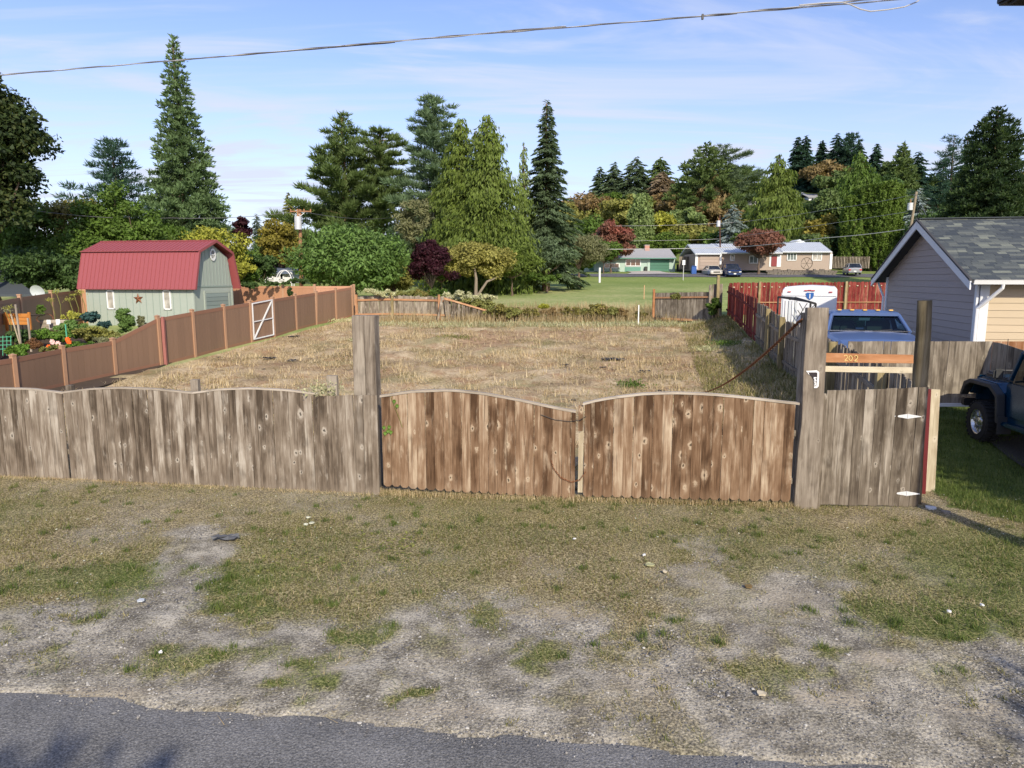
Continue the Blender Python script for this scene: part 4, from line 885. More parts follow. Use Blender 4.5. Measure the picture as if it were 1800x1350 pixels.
boards(rf, S1, S2, .19, 0, (S2 - S1).length, zt, ground_foot(S1, S2, -.02), 'wood_red', zj=.03, tj=.02, gap=.02, jit=.03, th=.022)
for dz in (.35, 1.3): rail('rail', rf, S1, S2, 0, (S2 - S1).length, lambda u, dz=dz: ground_foot(S1, S2)(u) + dz, .04, .09, 'wood_red', -.04 + .08, 6)
Q0 = S2; Q1 = Vector((S2.x + 12.5, S2.y - 2.0)); rb = thing('red_fence', 'faded red dog eared fence with bare nail spots behind the white trailer', 'fence', (Q0.x, Q0.y, g1(*Q0)))
ztf = curve([(1271, 497), (1350, 496.5), (1450, 496), (1556, 495)], Q0, Q1)
boards(rb, Q0, Q1, .195, .05, (Q1 - Q0).length, ztf, ground_foot(Q0, Q1), 'wood_red', top='ear', zj=.02, gap=.015, th=.022, off=.03)
u = .3; dq = (Q1 - Q0).normalized(); 
while u < (Q1 - Q0).length:
    c = Q0 + dq * u; z = ztf(u) - .22 + rnd.uniform(-.03, .03); mb = MB(); mb.box((0, 0, 0), (.10 * rnd.uniform(.6, 1.1), .012, .045)); o = mb.build('block', 'wood_light', rb, world=False, bevel=.008)
    o.location = Vector((c.x + dq.y * .0, c.y - .03, z)) - Vector(rb.location); u += .39
rail('rail', rb, Q0, Q1, .1, (Q1 - Q0).length, lambda u: ztf(u) - 1.05, .04, .05, 'wood_rail_x', -.03, 4)
for px in (1335, 1487):
    u, z = hit(px, 498, Q0, Q1); c = Q0 + dq * u; gg = g1(c.x, c.y); mb = MB(); mb.box((c.x, c.y - .06, (z + gg) / 2 + .05), (.11, .09, z - gg + .1)); mb.build('post', 'wood_olive', rb, loc=(c.x, c.y, gg))
# neighbour's fence behind the narrow gate
h0 = V2(at(1470, 700, 15.35)); h1 = V2(at(1735, 700, 14.9)); h0 = Vector((side_x(15.35) - .0, 15.35)); hf = thing('wooden_fence', 'sunlit grey board fence between the blue pickup and the entrance', 'fence', (h1.x, h1.y, g1(*h1)))
ztf = curve([(1470, 600), (1735, 600)], h0, h1); zbf = curve([(1470, 708), (1735, 709)], h0, h1)
boards(hf, h0, h1, .148, .05, (h1 - h0).length, ztf, zbf, 'wood_grey', wj=.01, zj=.003)
h2 = Vector((h1.x + .12, 13.6)); zt3 = curve([(1735, 600), (1760, 603), (1800, 616), (1830, 624)], h1, h2)
boards(hf, h1, h2, .148, .02, (h2 - h1).length, zt3, ground_foot(h1, h2), 'wood_grey')
rail('skirt_board', hf, h0, h1, 0, (h1 - h0).length, lambda u: zbf(u) - .03, .05, .07, 'white_paint', -.03, 1)
o0 = V2(at(1735, 600, 17.3)); o1 = V2(at(1830, 600, 16.6)); of = thing('wooden_fence', 'orange brown board fence in front of the beige garage wall', 'fence', (o0.x, o0.y, g1(*o0)))
boards(of, o0, o1, .145, 0, (o1 - o0).length, curve([(1735, 600), (1830, 600)], o0, o1), ground_foot(o0, o1), 'wood_orange')
# ------------------------------------------------------------------ buildings
AX = R(-10.6)
def lbox(parent, name, mat, c, d, bevel=0, noloc=False, **k):
    mb = MB(); mb.box(c, d, **k); return mb.build(name, mat, parent, world=False, loc=None if noloc else c, bevel=bevel)
# --- garage on the right
gp = Vector((11.75, 18.0)); gzr = .60
ga = thing('garage', 'grey lap sided garage with shingle roof and beige front at the right', 'garage', (gp.x, gp.y, gzr), AX)
LY, LX = 7.0, 9.0; EZ = 3.36 - gzr; RZ = 5.12 - gzr; OV = .42
slope = (RZ - EZ) / (LY / 2 + OV)
def roofz(y): return EZ + (y + OV) * slope if y < LY / 2 else EZ + (LY + OV - y) * slope
def gable_span(z):   # y-range of wall below the roof at height z
    if z <= roofz(0) - .12: return 0, LY
    y = (z + .12 - EZ) / slope - OV; return y, LY - y
wl = MB(); wl.box((.06, LY / 2, (roofz(0) - .14) / 2), (.08, LY - .05, roofz(0) - .14)); wl.prism([(.03, 0, roofz(0) - .14), (.03, LY, roofz(0) - .14), (.03, LY / 2, RZ - .14)], (0, 0, 0), (.07, 0, 0))
gw = wl.build('gable_wall', 'garage_siding', ga, world=False)
z = 0; rv = .182
while z < RZ - .2:
    a0, b0 = gable_span(z); a1, b1 = gable_span(z + rv - .008)
    if b1 - a1 < .1: a1 = b1 = LY / 2
    mb = MB(); mb.add([(-.024, a0, z), (-.024, b0, z), (-.010, b1, z + rv - .006), (-.010, a1, z + rv - .006), (.02, a0, z), (.02, b0, z), (.02, b1, z + rv - .006), (.02, a1, z + rv - .006)],
        [(0, 1, 2, 3), (4, 7, 6, 5), (0, 4, 5, 1), (1, 5, 6, 2), (2, 6, 7, 3), (3, 7, 4, 0)]); mb.build('siding_plank', 'garage_siding', gw, world=False); z += rv
fw = lbox(ga, 'front_wall', 'garage_front', (LX / 2, .06, EZ / 2 + .05), (LX - .1, .08, EZ + .1), noloc=True)
z = 0
while z < EZ + .1:
    mb = MB(); x0 = .22; x1 = 4.2
    mb.add([(x0, -.024, z), (x1, -.024, z), (x1, -.008, z + rv - .006), (x0, -.008, z + rv - .006), (x0, .02, z), (x1, .02, z), (x1, .02, z + rv - .006), (x0, .02, z + rv - .006)],
        [(0, 1, 2, 3), (4, 7, 6, 5), (0, 4, 5, 1), (1, 5, 6, 2), (2, 6, 7, 3), (3, 7, 4, 0)]); mb.build('siding_plank', 'garage_front', fw, world=False); z += rv
lbox(ga, 'back_wall', 'garage_siding', (LX / 2, LY - .06, EZ / 2), (LX - .1, .08, EZ)); lbox(ga, 'side_wall', 'garage_siding', (LX - .05, LY / 2, EZ / 2), (.08, LY, EZ))
lbox(ga, 'corner_board', 'white_trim', (.115, -.035, EZ / 2), (.20, .05, EZ + .1)); lbox(ga, 'corner_board', 'white_trim', (-.035, .045, EZ / 2 + .05), (.05, .12, EZ + .05)); lbox(ga, 'corner_board', 'white_trim', (-.035, LY - .05, EZ / 2 + .05), (.05, .12, EZ + .05))
# roof
rx0 = -.38; th = .10
mb = MB()
for s in (0, 1):
    P = [(rx0, -OV, EZ), (LX, -OV, EZ), (LX, LY / 2, RZ), (rx0, LY / 2, RZ)] if s == 0 else [(rx0, LY / 2, RZ), (LX, LY / 2, RZ), (LX, LY + OV, EZ), (rx0, LY + OV, EZ)]
    mb.prism(P, (0, 0, -.02), (0, 0, -.02 - th))
rf_ = mb.build('roof', 'soffit_dark', ga, world=False)
sl = math.sqrt(1 + slope * slope); ang = math.atan(slope); n = 0; yy = -OV; row = 0; rest = MB(); meshes = {}
exp_ = .135 / sl
while yy < LY / 2 - .02:
    x = rx0 + rnd.uniform(-.2, 0)
    while x < LX:
        w = rnd.choice((.16, .22, .28, .34, .42)); a = max(x, rx0 - .01); b = min(x + w, LX)
        if b - a > .03:
            lift = rnd.choice((.0, .004))
            vs = [(a + .003, -.0, .012 + lift), (b - .003, 0, .012 + lift), (b - .003, exp_ + .04, .002), (a + .003, exp_ + .04, .002)]
            vs = [(vx, yy + vy, EZ + (yy + vy + OV) * slope + vz) for vx, vy, vz in vs]
            inview = a < 3.7 - (yy * .0) and n < 300 and a < 3.9 + yy * .25
            tgt = MB() if inview else rest
            tgt.prism(vs, (0, 0, .0), (0, 0, -.012))
            if inview: tgt.build('shingle', 'shingle_grey', rf_, world=False, fixn=False); n += 1
        x += w
    yy += exp_; row += 1
rest.prism([(rx0, LY / 2, RZ + .005), (LX, LY / 2, RZ + .005), (LX, LY + OV, EZ + .005), (rx0, LY + OV, EZ + .005)], (0, 0, 0), (0, 0, -.01))
o = rest.build('shingle_field', 'shingle_grey', rf_, world=False); o['kind'] = 'stuff'
mb = MB(); mb.box((LX / 2 + rx0 / 2, LY / 2, RZ + .02), (LX - rx0, .24, .025)); mb.build('ridge_cap', 'shingle_grey', rf_, world=False)
# barge boards and gutter
for (ya, yb2) in ((-OV - .03, LY / 2 + .02), (LY + OV + .03, LY / 2 - .02)):
    za = EZ - .05; zb2 = RZ - .05; mb = MB()
    mb.prism([(rx0 - .035, ya, za + .02), (rx0 - .035, yb2, zb2 + .02), (rx0 - .035, yb2, zb2 - .21), (rx0 - .035, ya, za - .19)], (0, 0, 0), (.035, 0, 0)); mb.build('barge_board', 'white_trim', ga, world=False)
    mb = MB(); mb.prism([(rx0 - .055, ya, za + .075), (rx0 - .055, yb2, zb2 + .075), (rx0 - .055, yb2, zb2 + .025), (rx0 - .055, ya, za + .025)], (0, 0, 0), (.06, 0, 0)); mb.build('drip_edge', 'soffit_dark', ga, world=False)
mb = MB(); gy = -OV - .07; prof = [(0, -.11), (-.07, -.11), (-.10, -.03), (-.115, 0), (-.10, 0), (-.06, -.09), (0, -.09)]
mb.prism([(rx0 + .03, gy + .05 + a, EZ - .0 + b) for a, b in prof], (0, 0, 0), (LX + .3, 0, 0)); mb.build('gutter', 'gutter_white', ga, world=False)
mb = MB(); mb.tube([(.32, gy + .02, EZ - .10), (.32, gy + .04, EZ - .20), (.02, -.18, EZ - .62), (-.06, -.11, EZ - .72), (-.06, -.11, .05)], .045, 8); mb.build('downspout', 'gutter_white', ga, world=False)
mb = MB(); mb.tube([(rx0 + .2, LY + OV, EZ - .12), (-.1, LY + OV - .1, EZ - .4), (-.08, LY + .1, EZ - .6), (-.08, LY + .1, 0)], .04, 8); mb.build('downspout', 'gutter_white', ga, world=False)

# --- barn shed on the left
D1 = 37.3; X1 = at(339, 500, D1).x; sz = float(gz(X1, D1)) - .1; sh = thing('barn_shed', 'pale green barn shed with a red gambrel metal roof', 'shed', (X1, D1, sz), AX)
w_, l_ = 6.4, 3.6; ez = 2.87 - sz; bz = 4.78 - sz; rz_ = 5.38 - sz
mb = MB(); mb.box((-w_ / 2, l_ / 2, ez / 2), (w_, l_, ez)); mb.prism([(0, 0, ez), (0, .35, bz - .25), (0, l_ / 2, rz_ - .12), (0, l_ - .35, bz - .25), (0, l_, ez)], (-w_, 0, 0), (0, 0, 0)); wl = mb.build('wall', 'shed_wall', sh, world=False)
for k in range(1, 16): lbox(wl, 'batten', 'shed_batten', (-w_ + w_ * k / 16, -.006, ez / 2), (.028, .02, ez))
for k in range(1, 12):
    y = l_ * k / 12; top = min(bz - .25 + (y - .35) * (rz_ - bz) / (l_ / 2 - .35), ez + y / .35 * (bz - .25 - ez)) if y < l_ / 2 else min(bz - .25 + (l_ - y - .35) * (rz_ - bz) / (l_ / 2 - .35), ez + (l_ - y) / .35 * (bz - .25 - ez))
    b0_ = ez + .12; lbox(wl, 'batten', 'shed_batten', (.008, y, (top + b0_) / 2), (.02, .03, top - b0_ - .05))
lbox(wl, 'trim_board', 'shed_batten', (.012, l_ / 2, ez + .08), (.03, l_, .07))
lbox(sh, 'corner_board', 'shed_wall', (.012, .06, ez / 2), (.03, .12, ez)); lbox(sh, 'corner_board', 'shed_wall', (.012, l_ - .06, ez / 2), (.03, .12, ez)); lbox(sh, 'corner_board', 'shed_wall', (-.06, -.012, ez / 2), (.12, .03, ez)); lbox(sh, 'corner_board', 'shed_wall', (-w_ + .06, -.012, ez / 2), (.12, .03, ez))
dr = lbox(sh, 'roll_up_door', 'shed_door', (.012, 2.05, (ez - .3) / 2), (.03, 2.1, ez - .3), noloc=True)
for k in range(8): lbox(dr, 'door_panel', 'shed_door', (.035, 2.05, .08 + k * (ez - .35) / 8 + .12), (.02, 2.06, (ez - .35) / 8 - .02), bevel=.004)
lbox(sh, 'door_frame', 'shed_wall', (.03, .92, ez / 2 - .12), (.05, .12, ez - .22)); lbox(sh, 'door_frame', 'shed_wall', (.03, 3.17, ez / 2 - .12), (.05, .12, ez - .22)); lbox(sh, 'door_frame', 'shed_wall', (.03, 2.05, ez - .2), (.05, 2.35, .14))
# roof panels with ribs
prf = [(-.28, ez - .06), (.28, bz), (l_ / 2, rz_), (l_ - .28, bz), (l_ + .28, ez - .06)]
for (a, b) in zip(prf, prf[1:]):
    mb = MB(); mb.prism([(-w_ - .3, a[0], a[1]), (.33, a[0], a[1]), (.33, b[0], b[1]), (-w_ - .3, b[0], b[1])], (0, 0, 0), (0, 0, .045)); rp = mb.build('roof_panel', 'shed_roof', sh, world=False)
    rbm = MB()
    dv = Vector((0, b[0] - a[0], b[1] - a[1])); nrm = Vector((0, -dv.z, dv.y)).normalized()
    for k in range(30):
        x = -w_ - .28 + k * (w_ + .58) / 29; p = Vector((x, a[0], a[1])) + Vector((0, 0, .045)); q2 = Vector((x, b[0], b[1])) + Vector((0, 0, .045)); rbm.beam(p + nrm * .012, q2 + nrm * .012, .03, .03, up=nrm)
    o = rbm.build('rib', 'shed_roof', rp, world=False); o['kind'] = 'stuff'
for (a, b) in zip(prf, prf[1:]):
    mb = MB(); mb.beam((.34, a[0], a[1] + .0), (.34, b[0], b[1] + .0), .03, .14, up=(0, 0, 1)); mb.build('roof_trim', 'shed_roof', sh, world=False)
for y_, z_ in ((.28, bz + .03), (l_ / 2, rz_ + .04)): lbox(sh, 'ridge_flashing', 'shed_roof', (-w_ / 2, y_ - .02, z_), (w_ + .62, .22, .035))
for px0, px1 in ((186, 201), (286, 301)):
    fx0 = -w_ + (px0 - 149.5) / 189.5 * w_; fx1 = -w_ + (px1 - 149.5) / 189.5 * w_; zt_, zb_ = ez - .08, ez - 1.12
    f = MB(); c = (fx0 + fx1) / 2; ww = .46
    for (a, b, d_, e_) in ((c - ww / 2 + .035, (zt_ + zb_) / 2, .07, zt_ - zb_), (c + ww / 2 - .035, (zt_ + zb_) / 2, .07, zt_ - zb_), (c, zt_ - .035, ww, .07), (c, zb_ + .035, ww, .07)): f.box((a, -.03, b), (d_, .05, e_))
    wd = f.build('window', 'white_paint', sh, world=False, loc=(c, -.03, zb_)); lbox(wd, 'pane', 'curtain_glass', (0, .012, (zt_ - zb_) / 2), (ww - .12, .02, zt_ - zb_ - .12))
# oval gable window
mb = MB(); cy, cz = l_ / 2 + .05, bz - .12; P1 = []; P2 = []; n = 12
for k in range(n): a = 2 * math.pi * k / n; P1.append((.03, cy + .26 * math.cos(a), cz + .34 * math.sin(a))); P2.append((.03, cy + .17 * math.cos(a), cz + .25 * math.sin(a)))
mb.add(P1 + P2 + [(.065, p[1], p[2]) for p in P1 + P2], [(k, (k + 1) % n, (k + 1) % n + n, k + n) for k in range(n)] + [(k + 2 * n, (k + 1) % n + 2 * n, (k + 1) % n + 3 * n, k + 3 * n) for k in range(n)] + [(k, (k + 1) % n, (k + 1) % n + 2 * n, k + 2 * n) for k in range(n)] + [(k + n, (k + 1) % n + n, (k + 1) % n + 3 * n, k + 3 * n) for k in range(n)])
wd = mb.build('oval_window', 'white_paint', sh, world=False)
mb = MB(); mb.prism(P2, (-.005, 0, 0), (.01, 0, 0)); mb.build('pane', 'window_dark', wd, world=False)
mb = MB(); mb.box((.055, cy, cz), (.02, .03, .5)); mb.box((.057, cy, cz), (.02, .34, .03)); mb.build('glazing_bar', 'white_paint', wd, world=False)
# rusty star on the wall, raised in the middle
mb = MB(); cx = -w_ + (243 - 149.5) / 189.5 * w_; cz = 1.55 + .3; vs = []
for k in range(10): a = math.pi / 2 + k * math.pi / 5 + .05; r = .30 if k % 2 == 0 else .12; vs.append((cx + r * math.cos(a), -.035, ez - .55 + r * math.sin(a)))
vs += [(cx, -.10, ez - .55), (cx, -.025, ez - .55)]
mb.add(vs, [(k, (k + 1) % 10, 10) for k in range(10)] + [((k + 1) % 10, k, 11) for k in range(10)])
o = mb.build('barn_star', 'rust', None, world=True)
Mw = parent_world(sh)
for v in o.data.vertices: v.co = Mw @ v.co
tag(o, 'rusty five pointed star hung on the green shed wall', 'star decoration')

# --- px-measured boxes for the distant houses (front planes at a known distance)
def pbox(parent, name, mat, x0, y0, x1, y1, D, th, out=0):
    a = at(x0, y0, D); b = at(x1, y1, D); c = ((a.x + b.x) / 2, D + th / 2 - out, (a.z + b.z) / 2); mb = MB(); mb.box(c, (abs(b.x - a.x), th, abs(a.z - b.z))); return mb.build(name, mat, parent, loc=c)
def pwindow(parent, x0, y0, x1, y1, D, glassm, mull=0, frame='white_paint', fw_=.09):
    a = at(x0, y0, D); b = at(x1, y1, D); x0, x1, z1, z0 = a.x, b.x, a.z, b.z; mb = MB(); y = D - .05
    for cx, cz, dx, dz in (((x0 + x1) / 2, z1, x1 - x0, fw_ * 1.3), ((x0 + x1) / 2, z0, x1 - x0 + .1, fw_ * 1.3), (x0, (z0 + z1) / 2, fw_ * 1.3, z1 - z0), (x1, (z0 + z1) / 2, fw_ * 1.3, z1 - z0)): mb.box((cx, y, cz), (dx, .1, dz))
    for k in range(mull): mb.box((x0 + (x1 - x0) * (k + 1) / (mull + 1), y - .003, (z0 + z1) / 2), (fw_ * .8, .08, z1 - z0))
    w = mb.build('window', frame, parent, loc=((x0 + x1) / 2, y, z0)); c = ((x0 + x1) / 2, y + .02, (z0 + z1) / 2); mb = MB(); mb.box(c, (x1 - x0, .03, z1 - z0)); mb.build('pane', glassm, w, loc=c); return w
def gable_roof(parent, x0, x1, ye, yr, D, depth, mat, ov=.5, th=.15, name='roof', ribs=0):
    """eave line at row ye, ridge at row yr"""
    Df = D - ov; a = at(x0, ye, Df); b = at(x1, ye, Df); ym = D + depth / 2; zr = at((x0 + x1) / 2, yr, ym).z; ze = a.z
    mb = MB(); mb.prism([(a.x, Df, ze), (b.x, Df, ze), (b.x, ym, zr), (a.x, ym, zr)], (0, 0, 0), (0, 0, -th)); mb.prism([(a.x, ym, zr), (b.x, ym, zr), (b.x, D + depth + ov, ze), (a.x, D + depth + ov, ze)], (0, 0, 0), (0, 0, -th))
    o = mb.build(name, mat, parent, loc=(a.x, Df, ze))
    if ribs:
        rb_ = MB(); L = b.x - a.x
        for k in range(ribs): x = a.x + L * (k + .5) / ribs; rb_.beam((x, Df, ze + .03), (x, ym, zr + .03), .06, .07)
        q_ = rb_.build('seam', mat, o); q_['kind'] = 'stuff'
    return o, a.x, b.x, ze, zr, ym
# green house
D = 110; gh = thing('house', 'single storey mint green house with grey roof and dark green garage door', 'house', at(1140, 478, D))
pbox(gh, 'wall', 'green_wall', 990, 452, 1186, 480, D, 8)
ro, xa, xb_, ze, zr, ym = gable_roof(gh, 1000, 1189, 453.5, 437, D, 8.0, 'grey_roof', .9)
mb = MB(); mb.prism([(xb_ - .8, D + .05, ze - .2), (xb_ - .8, D + 7.95, ze - .2), (xb_ - .8, ym, zr - .2)], (-.2, 0, 0), (0, 0, 0)); mb.build('gable', 'green_wall', gh)
ch = pbox(ro, 'chimney', 'brick_pale', 1134, 431, 1141.5, 446, D + 3, .9); pbox(ro, 'chimney_cap', 'concrete', 1133.5, 430.3, 1142, 431.4, D + 2.95, 1.0)
g_ = pbox(gh, 'garage_door', 'green_door', 1142.5, 456, 1176, 477.5, D, .1, .06)
for k in range(4): pbox(g_, 'door_panel', 'green_door', 1143, 456.6 + k * 5.2, 1175.5, 456.6 + k * 5.2 + 4.8, D, .04, .1)
pbox(gh, 'door_post', 'green_wall', 1138, 454, 1142, 478, D, .1, .1); pbox(gh, 'door_post', 'green_wall', 1176.5, 454, 1180, 478, D, .1, .1)
pwindow(gh, 1100, 455.5, 1125.5, 467.5, D, 'window_brown', 2); pbox(gh, 'wall_panel', 'green_panel', 1098.5, 469.5, 1126, 478, D, .1, .05)
pwindow(gh, 1062.5, 463, 1088, 471, D, 'window_brown', 2); pwindow(gh, 1013, 455, 1028, 467, D, 'window_dark', 1); pbox(gh, 'front_door', 'green_door', 1036, 456, 1044, 476, D, .08, .05)
pbox(gh, 'gutter', 'green_panel', 1000, 453.2, 1189, 454.6, D - 1, .12)
o = pbox(None, 'storage_bin', 'bin_dark', 1134, 468.5, 1138.2, 478, D - .6, .5); tag(o, 'dark wheeled bin against the green house beside its garage door', 'bin')
o = pbox(None, 'heat_pump', 'white_paint', 1182, 466, 1186.5, 473.5, D + 1.2, .4); tag(o, 'white outdoor unit at the right corner of the green house', 'air conditioner')
for i, x in enumerate((1190, 1199)):
    c = at(x + 3.5, 470, D + 1); b_ = thing('storage_bin', ('left' if i == 0 else 'right') + ' of two dark bins standing right of the green house', 'bin', (c.x, c.y, g1(c.x, c.y))); lbox(b_, 'bin_body', 'bin_dark', (0, 0, .5), (.65, .6, 1.0), bevel=.05); lbox(b_, 'lid', 'bin_dark', (0, -.02, 1.04), (.7, .66, .07))
# taupe house
D = 104; th_ = thing('house', 'long low taupe house with pale metal roof and a maroon front door', 'house', at(1340, 473, D))
pbox(th_, 'wall', 'taupe_wall', 1225, 445, 1266, 475, D - 1.5, 8); pbox(th_, 'wall', 'taupe_wall', 1266, 443, 1461, 475, D, 7)
gable_roof(th_, 1222, 1268, 446, 429.5, D - 1.5, 8.5, 'metal_roof', .5, ribs=14); gable_roof(th_, 1262, 1376, 444.5, 428.5, D - .2, 7.5, 'metal_roof', .5, ribs=26, name='roof')
ro, xa, xb_, ze, zr, ym = gable_roof(th_, 1376, 1463, 442.5, 426, D, 7.5, 'metal_roof', .5, ribs=24)
mb = MB(); mb.prism([(xb_ - .35, D, ze - .2), (xb_ - .35, D + 7.4, ze - .2), (xb_ - .35, ym, zr - .2)], (-.2, 0, 0), (0, 0, 0)); mb.build('gable', 'taupe_wall', th_)
a = at(1392, 428, D + 4); b = at(1420, 428, D + 4); c = at(1406, 420.8, D + 4)
mb = MB(); mb.prism([a, b, c], (0, 0, 0), (0, 3, 0)); mb.build('dormer', 'white_trim', th_)
g_ = pbox(th_, 'garage_door', 'taupe_wall', 1230, 450, 1262, 473, D - 1.5, .05, .05)
for k in range(4): pbox(g_, 'door_panel', 'taupe_wall', 1230.5, 450.5 + k * 5.6, 1261.5, 455.6 + k * 5.6, D - 1.5, .04, .09)
for x0, x1, d_ in ((1222.5, 1225.5, D - 1.5), (1265.5, 1267.5, D - 1.5), (1459, 1461.5, D)): pbox(th_, 'corner_post', 'white_paint', x0, 446, x1, 473, d_, .15, .08)
pwindow(th_, 1384, 445, 1399, 457.5, D, 'window_pale', 2); pwindow(th_, 1428, 445, 1443.5, 457.5, D, 'curtain_glass', 1); pwindow(th_, 1317.5, 450, 1331, 462.5, D, 'window_pale', 1); pwindow(th_, 1284, 447, 1290, 458, D, 'window_pale', 0)
pbox(th_, 'front_door', 'door_maroon', 1355.5, 450.5, 1365, 468, D, .1, .08)
for x0, x1 in ((1352.5, 1355), (1366, 1372)): pbox(th_, 'door_frame', 'white_paint', x0, 448.5, x1, 469, D, .1, .08)
pbox(th_, 'gutter', 'white_trim', 1376, 442.2, 1463, 443.6, D - .65, .12); pbox(th_, 'gutter', 'white_trim', 1222, 445.8, 1268, 447.2, D - 2.1, .12); pbox(th_, 'gutter', 'white_trim', 1268, 444, 1376, 445.4, D - .8, .12)
def farfence(name, label, x0, x1, y0, y1, D, mat):
    f = thing(name, label, 'fence', at((x0 + x1) / 2, y1, D)); n = int((x1 - x0) / 2.6)
    for k in range(n): xa = x0 + (x1 - x0) * k / n; pbox(f, 'board', mat, xa, y0 + rnd.uniform(-.2, .2), xa + (x1 - x0) / n - .15, y1 + 1.5, D, .03)
farfence('board_fence', 'weathered board fence right of the taupe house behind the silver hatchback', 1462, 1528, 451, 470, 105, 'wood_grey')
farfence('board_fence', 'weathered board fence between the green and the taupe house', 1194, 1222, 451, 472, 107, 'wood_grey')
c = at(1219.5, 471, 101.5); b_ = thing('recycling_bin', 'bright blue recycling bin at the corner of the taupe garage', 'bin', (c.x, c.y, g1(c.x, c.y))); lbox(b_, 'bin_body', 'bin_blue', (0, 0, .55), (.68, .6, 1.1), bevel=.05); lbox(b_, 'lid', 'bin_blue', (0, -.03, 1.13), (.72, .68, .08), bevel=.03)
# dry stone retaining wall: stones as one mass, each only a few pixels
sw = MB(); a = at(1350, 476, 99.5); b = at(1468, 474, 99.5)
for r_ in range(4):
    x = a.x + rnd.uniform(-.3, 0)
    while x < b.x:
        w = rnd.uniform(.25, .6); z0 = g1(x, 99.5) + r_ * .2; 
        if r_ < 3 or rnd.random() < .5: sw.box((x + w / 2, 99.6 + r_ * .08 + rnd.uniform(-.05, .05), z0 + .1), (w * .92, .35, .18), rz=rnd.uniform(-.1, .1), ry=rnd.uniform(-.05, .05))
        x += w
st = thing('stone_wall', 'low dry stone retaining wall in front of the taupe house', 'wall', ((a.x + b.x) / 2, 99.5, g1((a.x + b.x) / 2, 99.5))); o = sw.build('stone', 'stone_grey', st); o['kind'] = 'stuff'
# wagon wheel ornament
c = at(1418, 463, 101); mb = MB(); rr = .8
mb.tube([(c.x + rr * math.cos(a_ / 16 * 2 * math.pi), c.y, c.z + rr * math.sin(a_ / 16 * 2 * math.pi)) for a_ in range(17)], .05, 6)
for k in range(6): a_ = k * math.pi / 3; mb.beam(c, (c.x + rr * math.cos(a_), c.y, c.z + rr * math.sin(a_)), .05, .05)
tag(mb.build('wagon_wheel', 'wood_panel', loc=c), 'old wagon wheel standing above the stone wall by the taupe house', 'wheel')
# houses on the hill, pale
for (x0, x1, y0, y1, ye, D, lab) in ((1402, 1421, 338, 350, 342, 205, 'pale flat roofed house high on the hill right of the bright cedar'), (1421, 1446, 341, 356, 346, 198, 'white house on the hill beside the flat roofed one'), (1297, 1330, 350, 362, 354, 190, 'low white house on the hill left of the bright cedar'), (1566, 1600, 400, 428, 404, 120, 'white house with dark blue roof behind the tall hedge')):
    h_ = thing('hill_house', lab, 'house', at((x0 + x1) / 2, y1, D)); pbox(h_, 'wall', 'white_wall', x0 + 1, ye, x1 - 1, y1 + 4, D, 8); gable_roof(h_, x0, x1, ye + .5, y0, D, 8, 'grey_roof' if D != 120 else 'roof_blue', .4)
    pwindow(h_, x0 + 5, ye + 2.5, x0 + 9, ye + 6, D, 'window_dark'); pwindow(h_, x1 - 9, ye + 2.5, x1 - 5, ye + 6, D, 'window_dark')
# white house behind the shed, blue grey roof
D = 62; h_ = thing('house', 'white gabled house with blue grey roof peeking over the red shed roof', 'house', at(300, 430, D))
a = at(236, 422, D); b = at(272, 422, D); c = at(252.5, 407, D); mb = MB(); mb.prism([a, b, c], (0, 0, 0), (7, 0, 0) if False else (0, .2, 0)); mb.box(((a.x + b.x) / 2, D + .1, (a.z + 1) / 2), (b.x - a.x, .2, a.z - 1)); mb.build('gable_wall', 'white_wall', h_)
p_ = [at(251, 406, D - .3), at(277, 424, D - .3)]; 
mb = MB(); r0 = at(252, 405.5, D - .4); r1 = Vector((r0.x + 3.2, D + 3.5, r0.z)); e0 = at(276, 424, D - .4); e1 = Vector((e0.x + 3.2, e0.y + 3.5, e0.z)); mb.prism([r0, r1, e1, e0], (0, 0, 0), (0, 0, .12)); l0 = at(232, 424, D - .4); mb.prism([r0, r1, Vector((l0.x + 3.2, l0.y + 3.5, l0.z)), l0], (0, 0, 0), (0, 0, .12)); mb.build('roof', 'roof_blue', h_)
pwindow(h_, 250.5, 413, 254.5, 420, D, 'window_pale', 0, fw_=.05)
mb = MB(); mb.box((a.x + 2.6, D + 3, (a.z + 1) / 2), (4.5, 4, a.z - 1)); mb.build('side_wall', 'white_wall', h_)
D = 56; h2_ = thing('house', 'pale house corner glimpsed through the yellow green tree right of the shed', 'house', at(435, 470, D)); pbox(h2_, 'wall', 'white_wall', 455, 478, 512, 497, D, 4); gable_roof(h2_, 453, 514, 478, 470, D, 4, 'roof_blue', .4)
pwindow(h2_, 470, 481, 480, 490, D, 'window_dark', 0); pwindow(h2_, 492, 481, 499, 492, D, 'window_dark', 0)
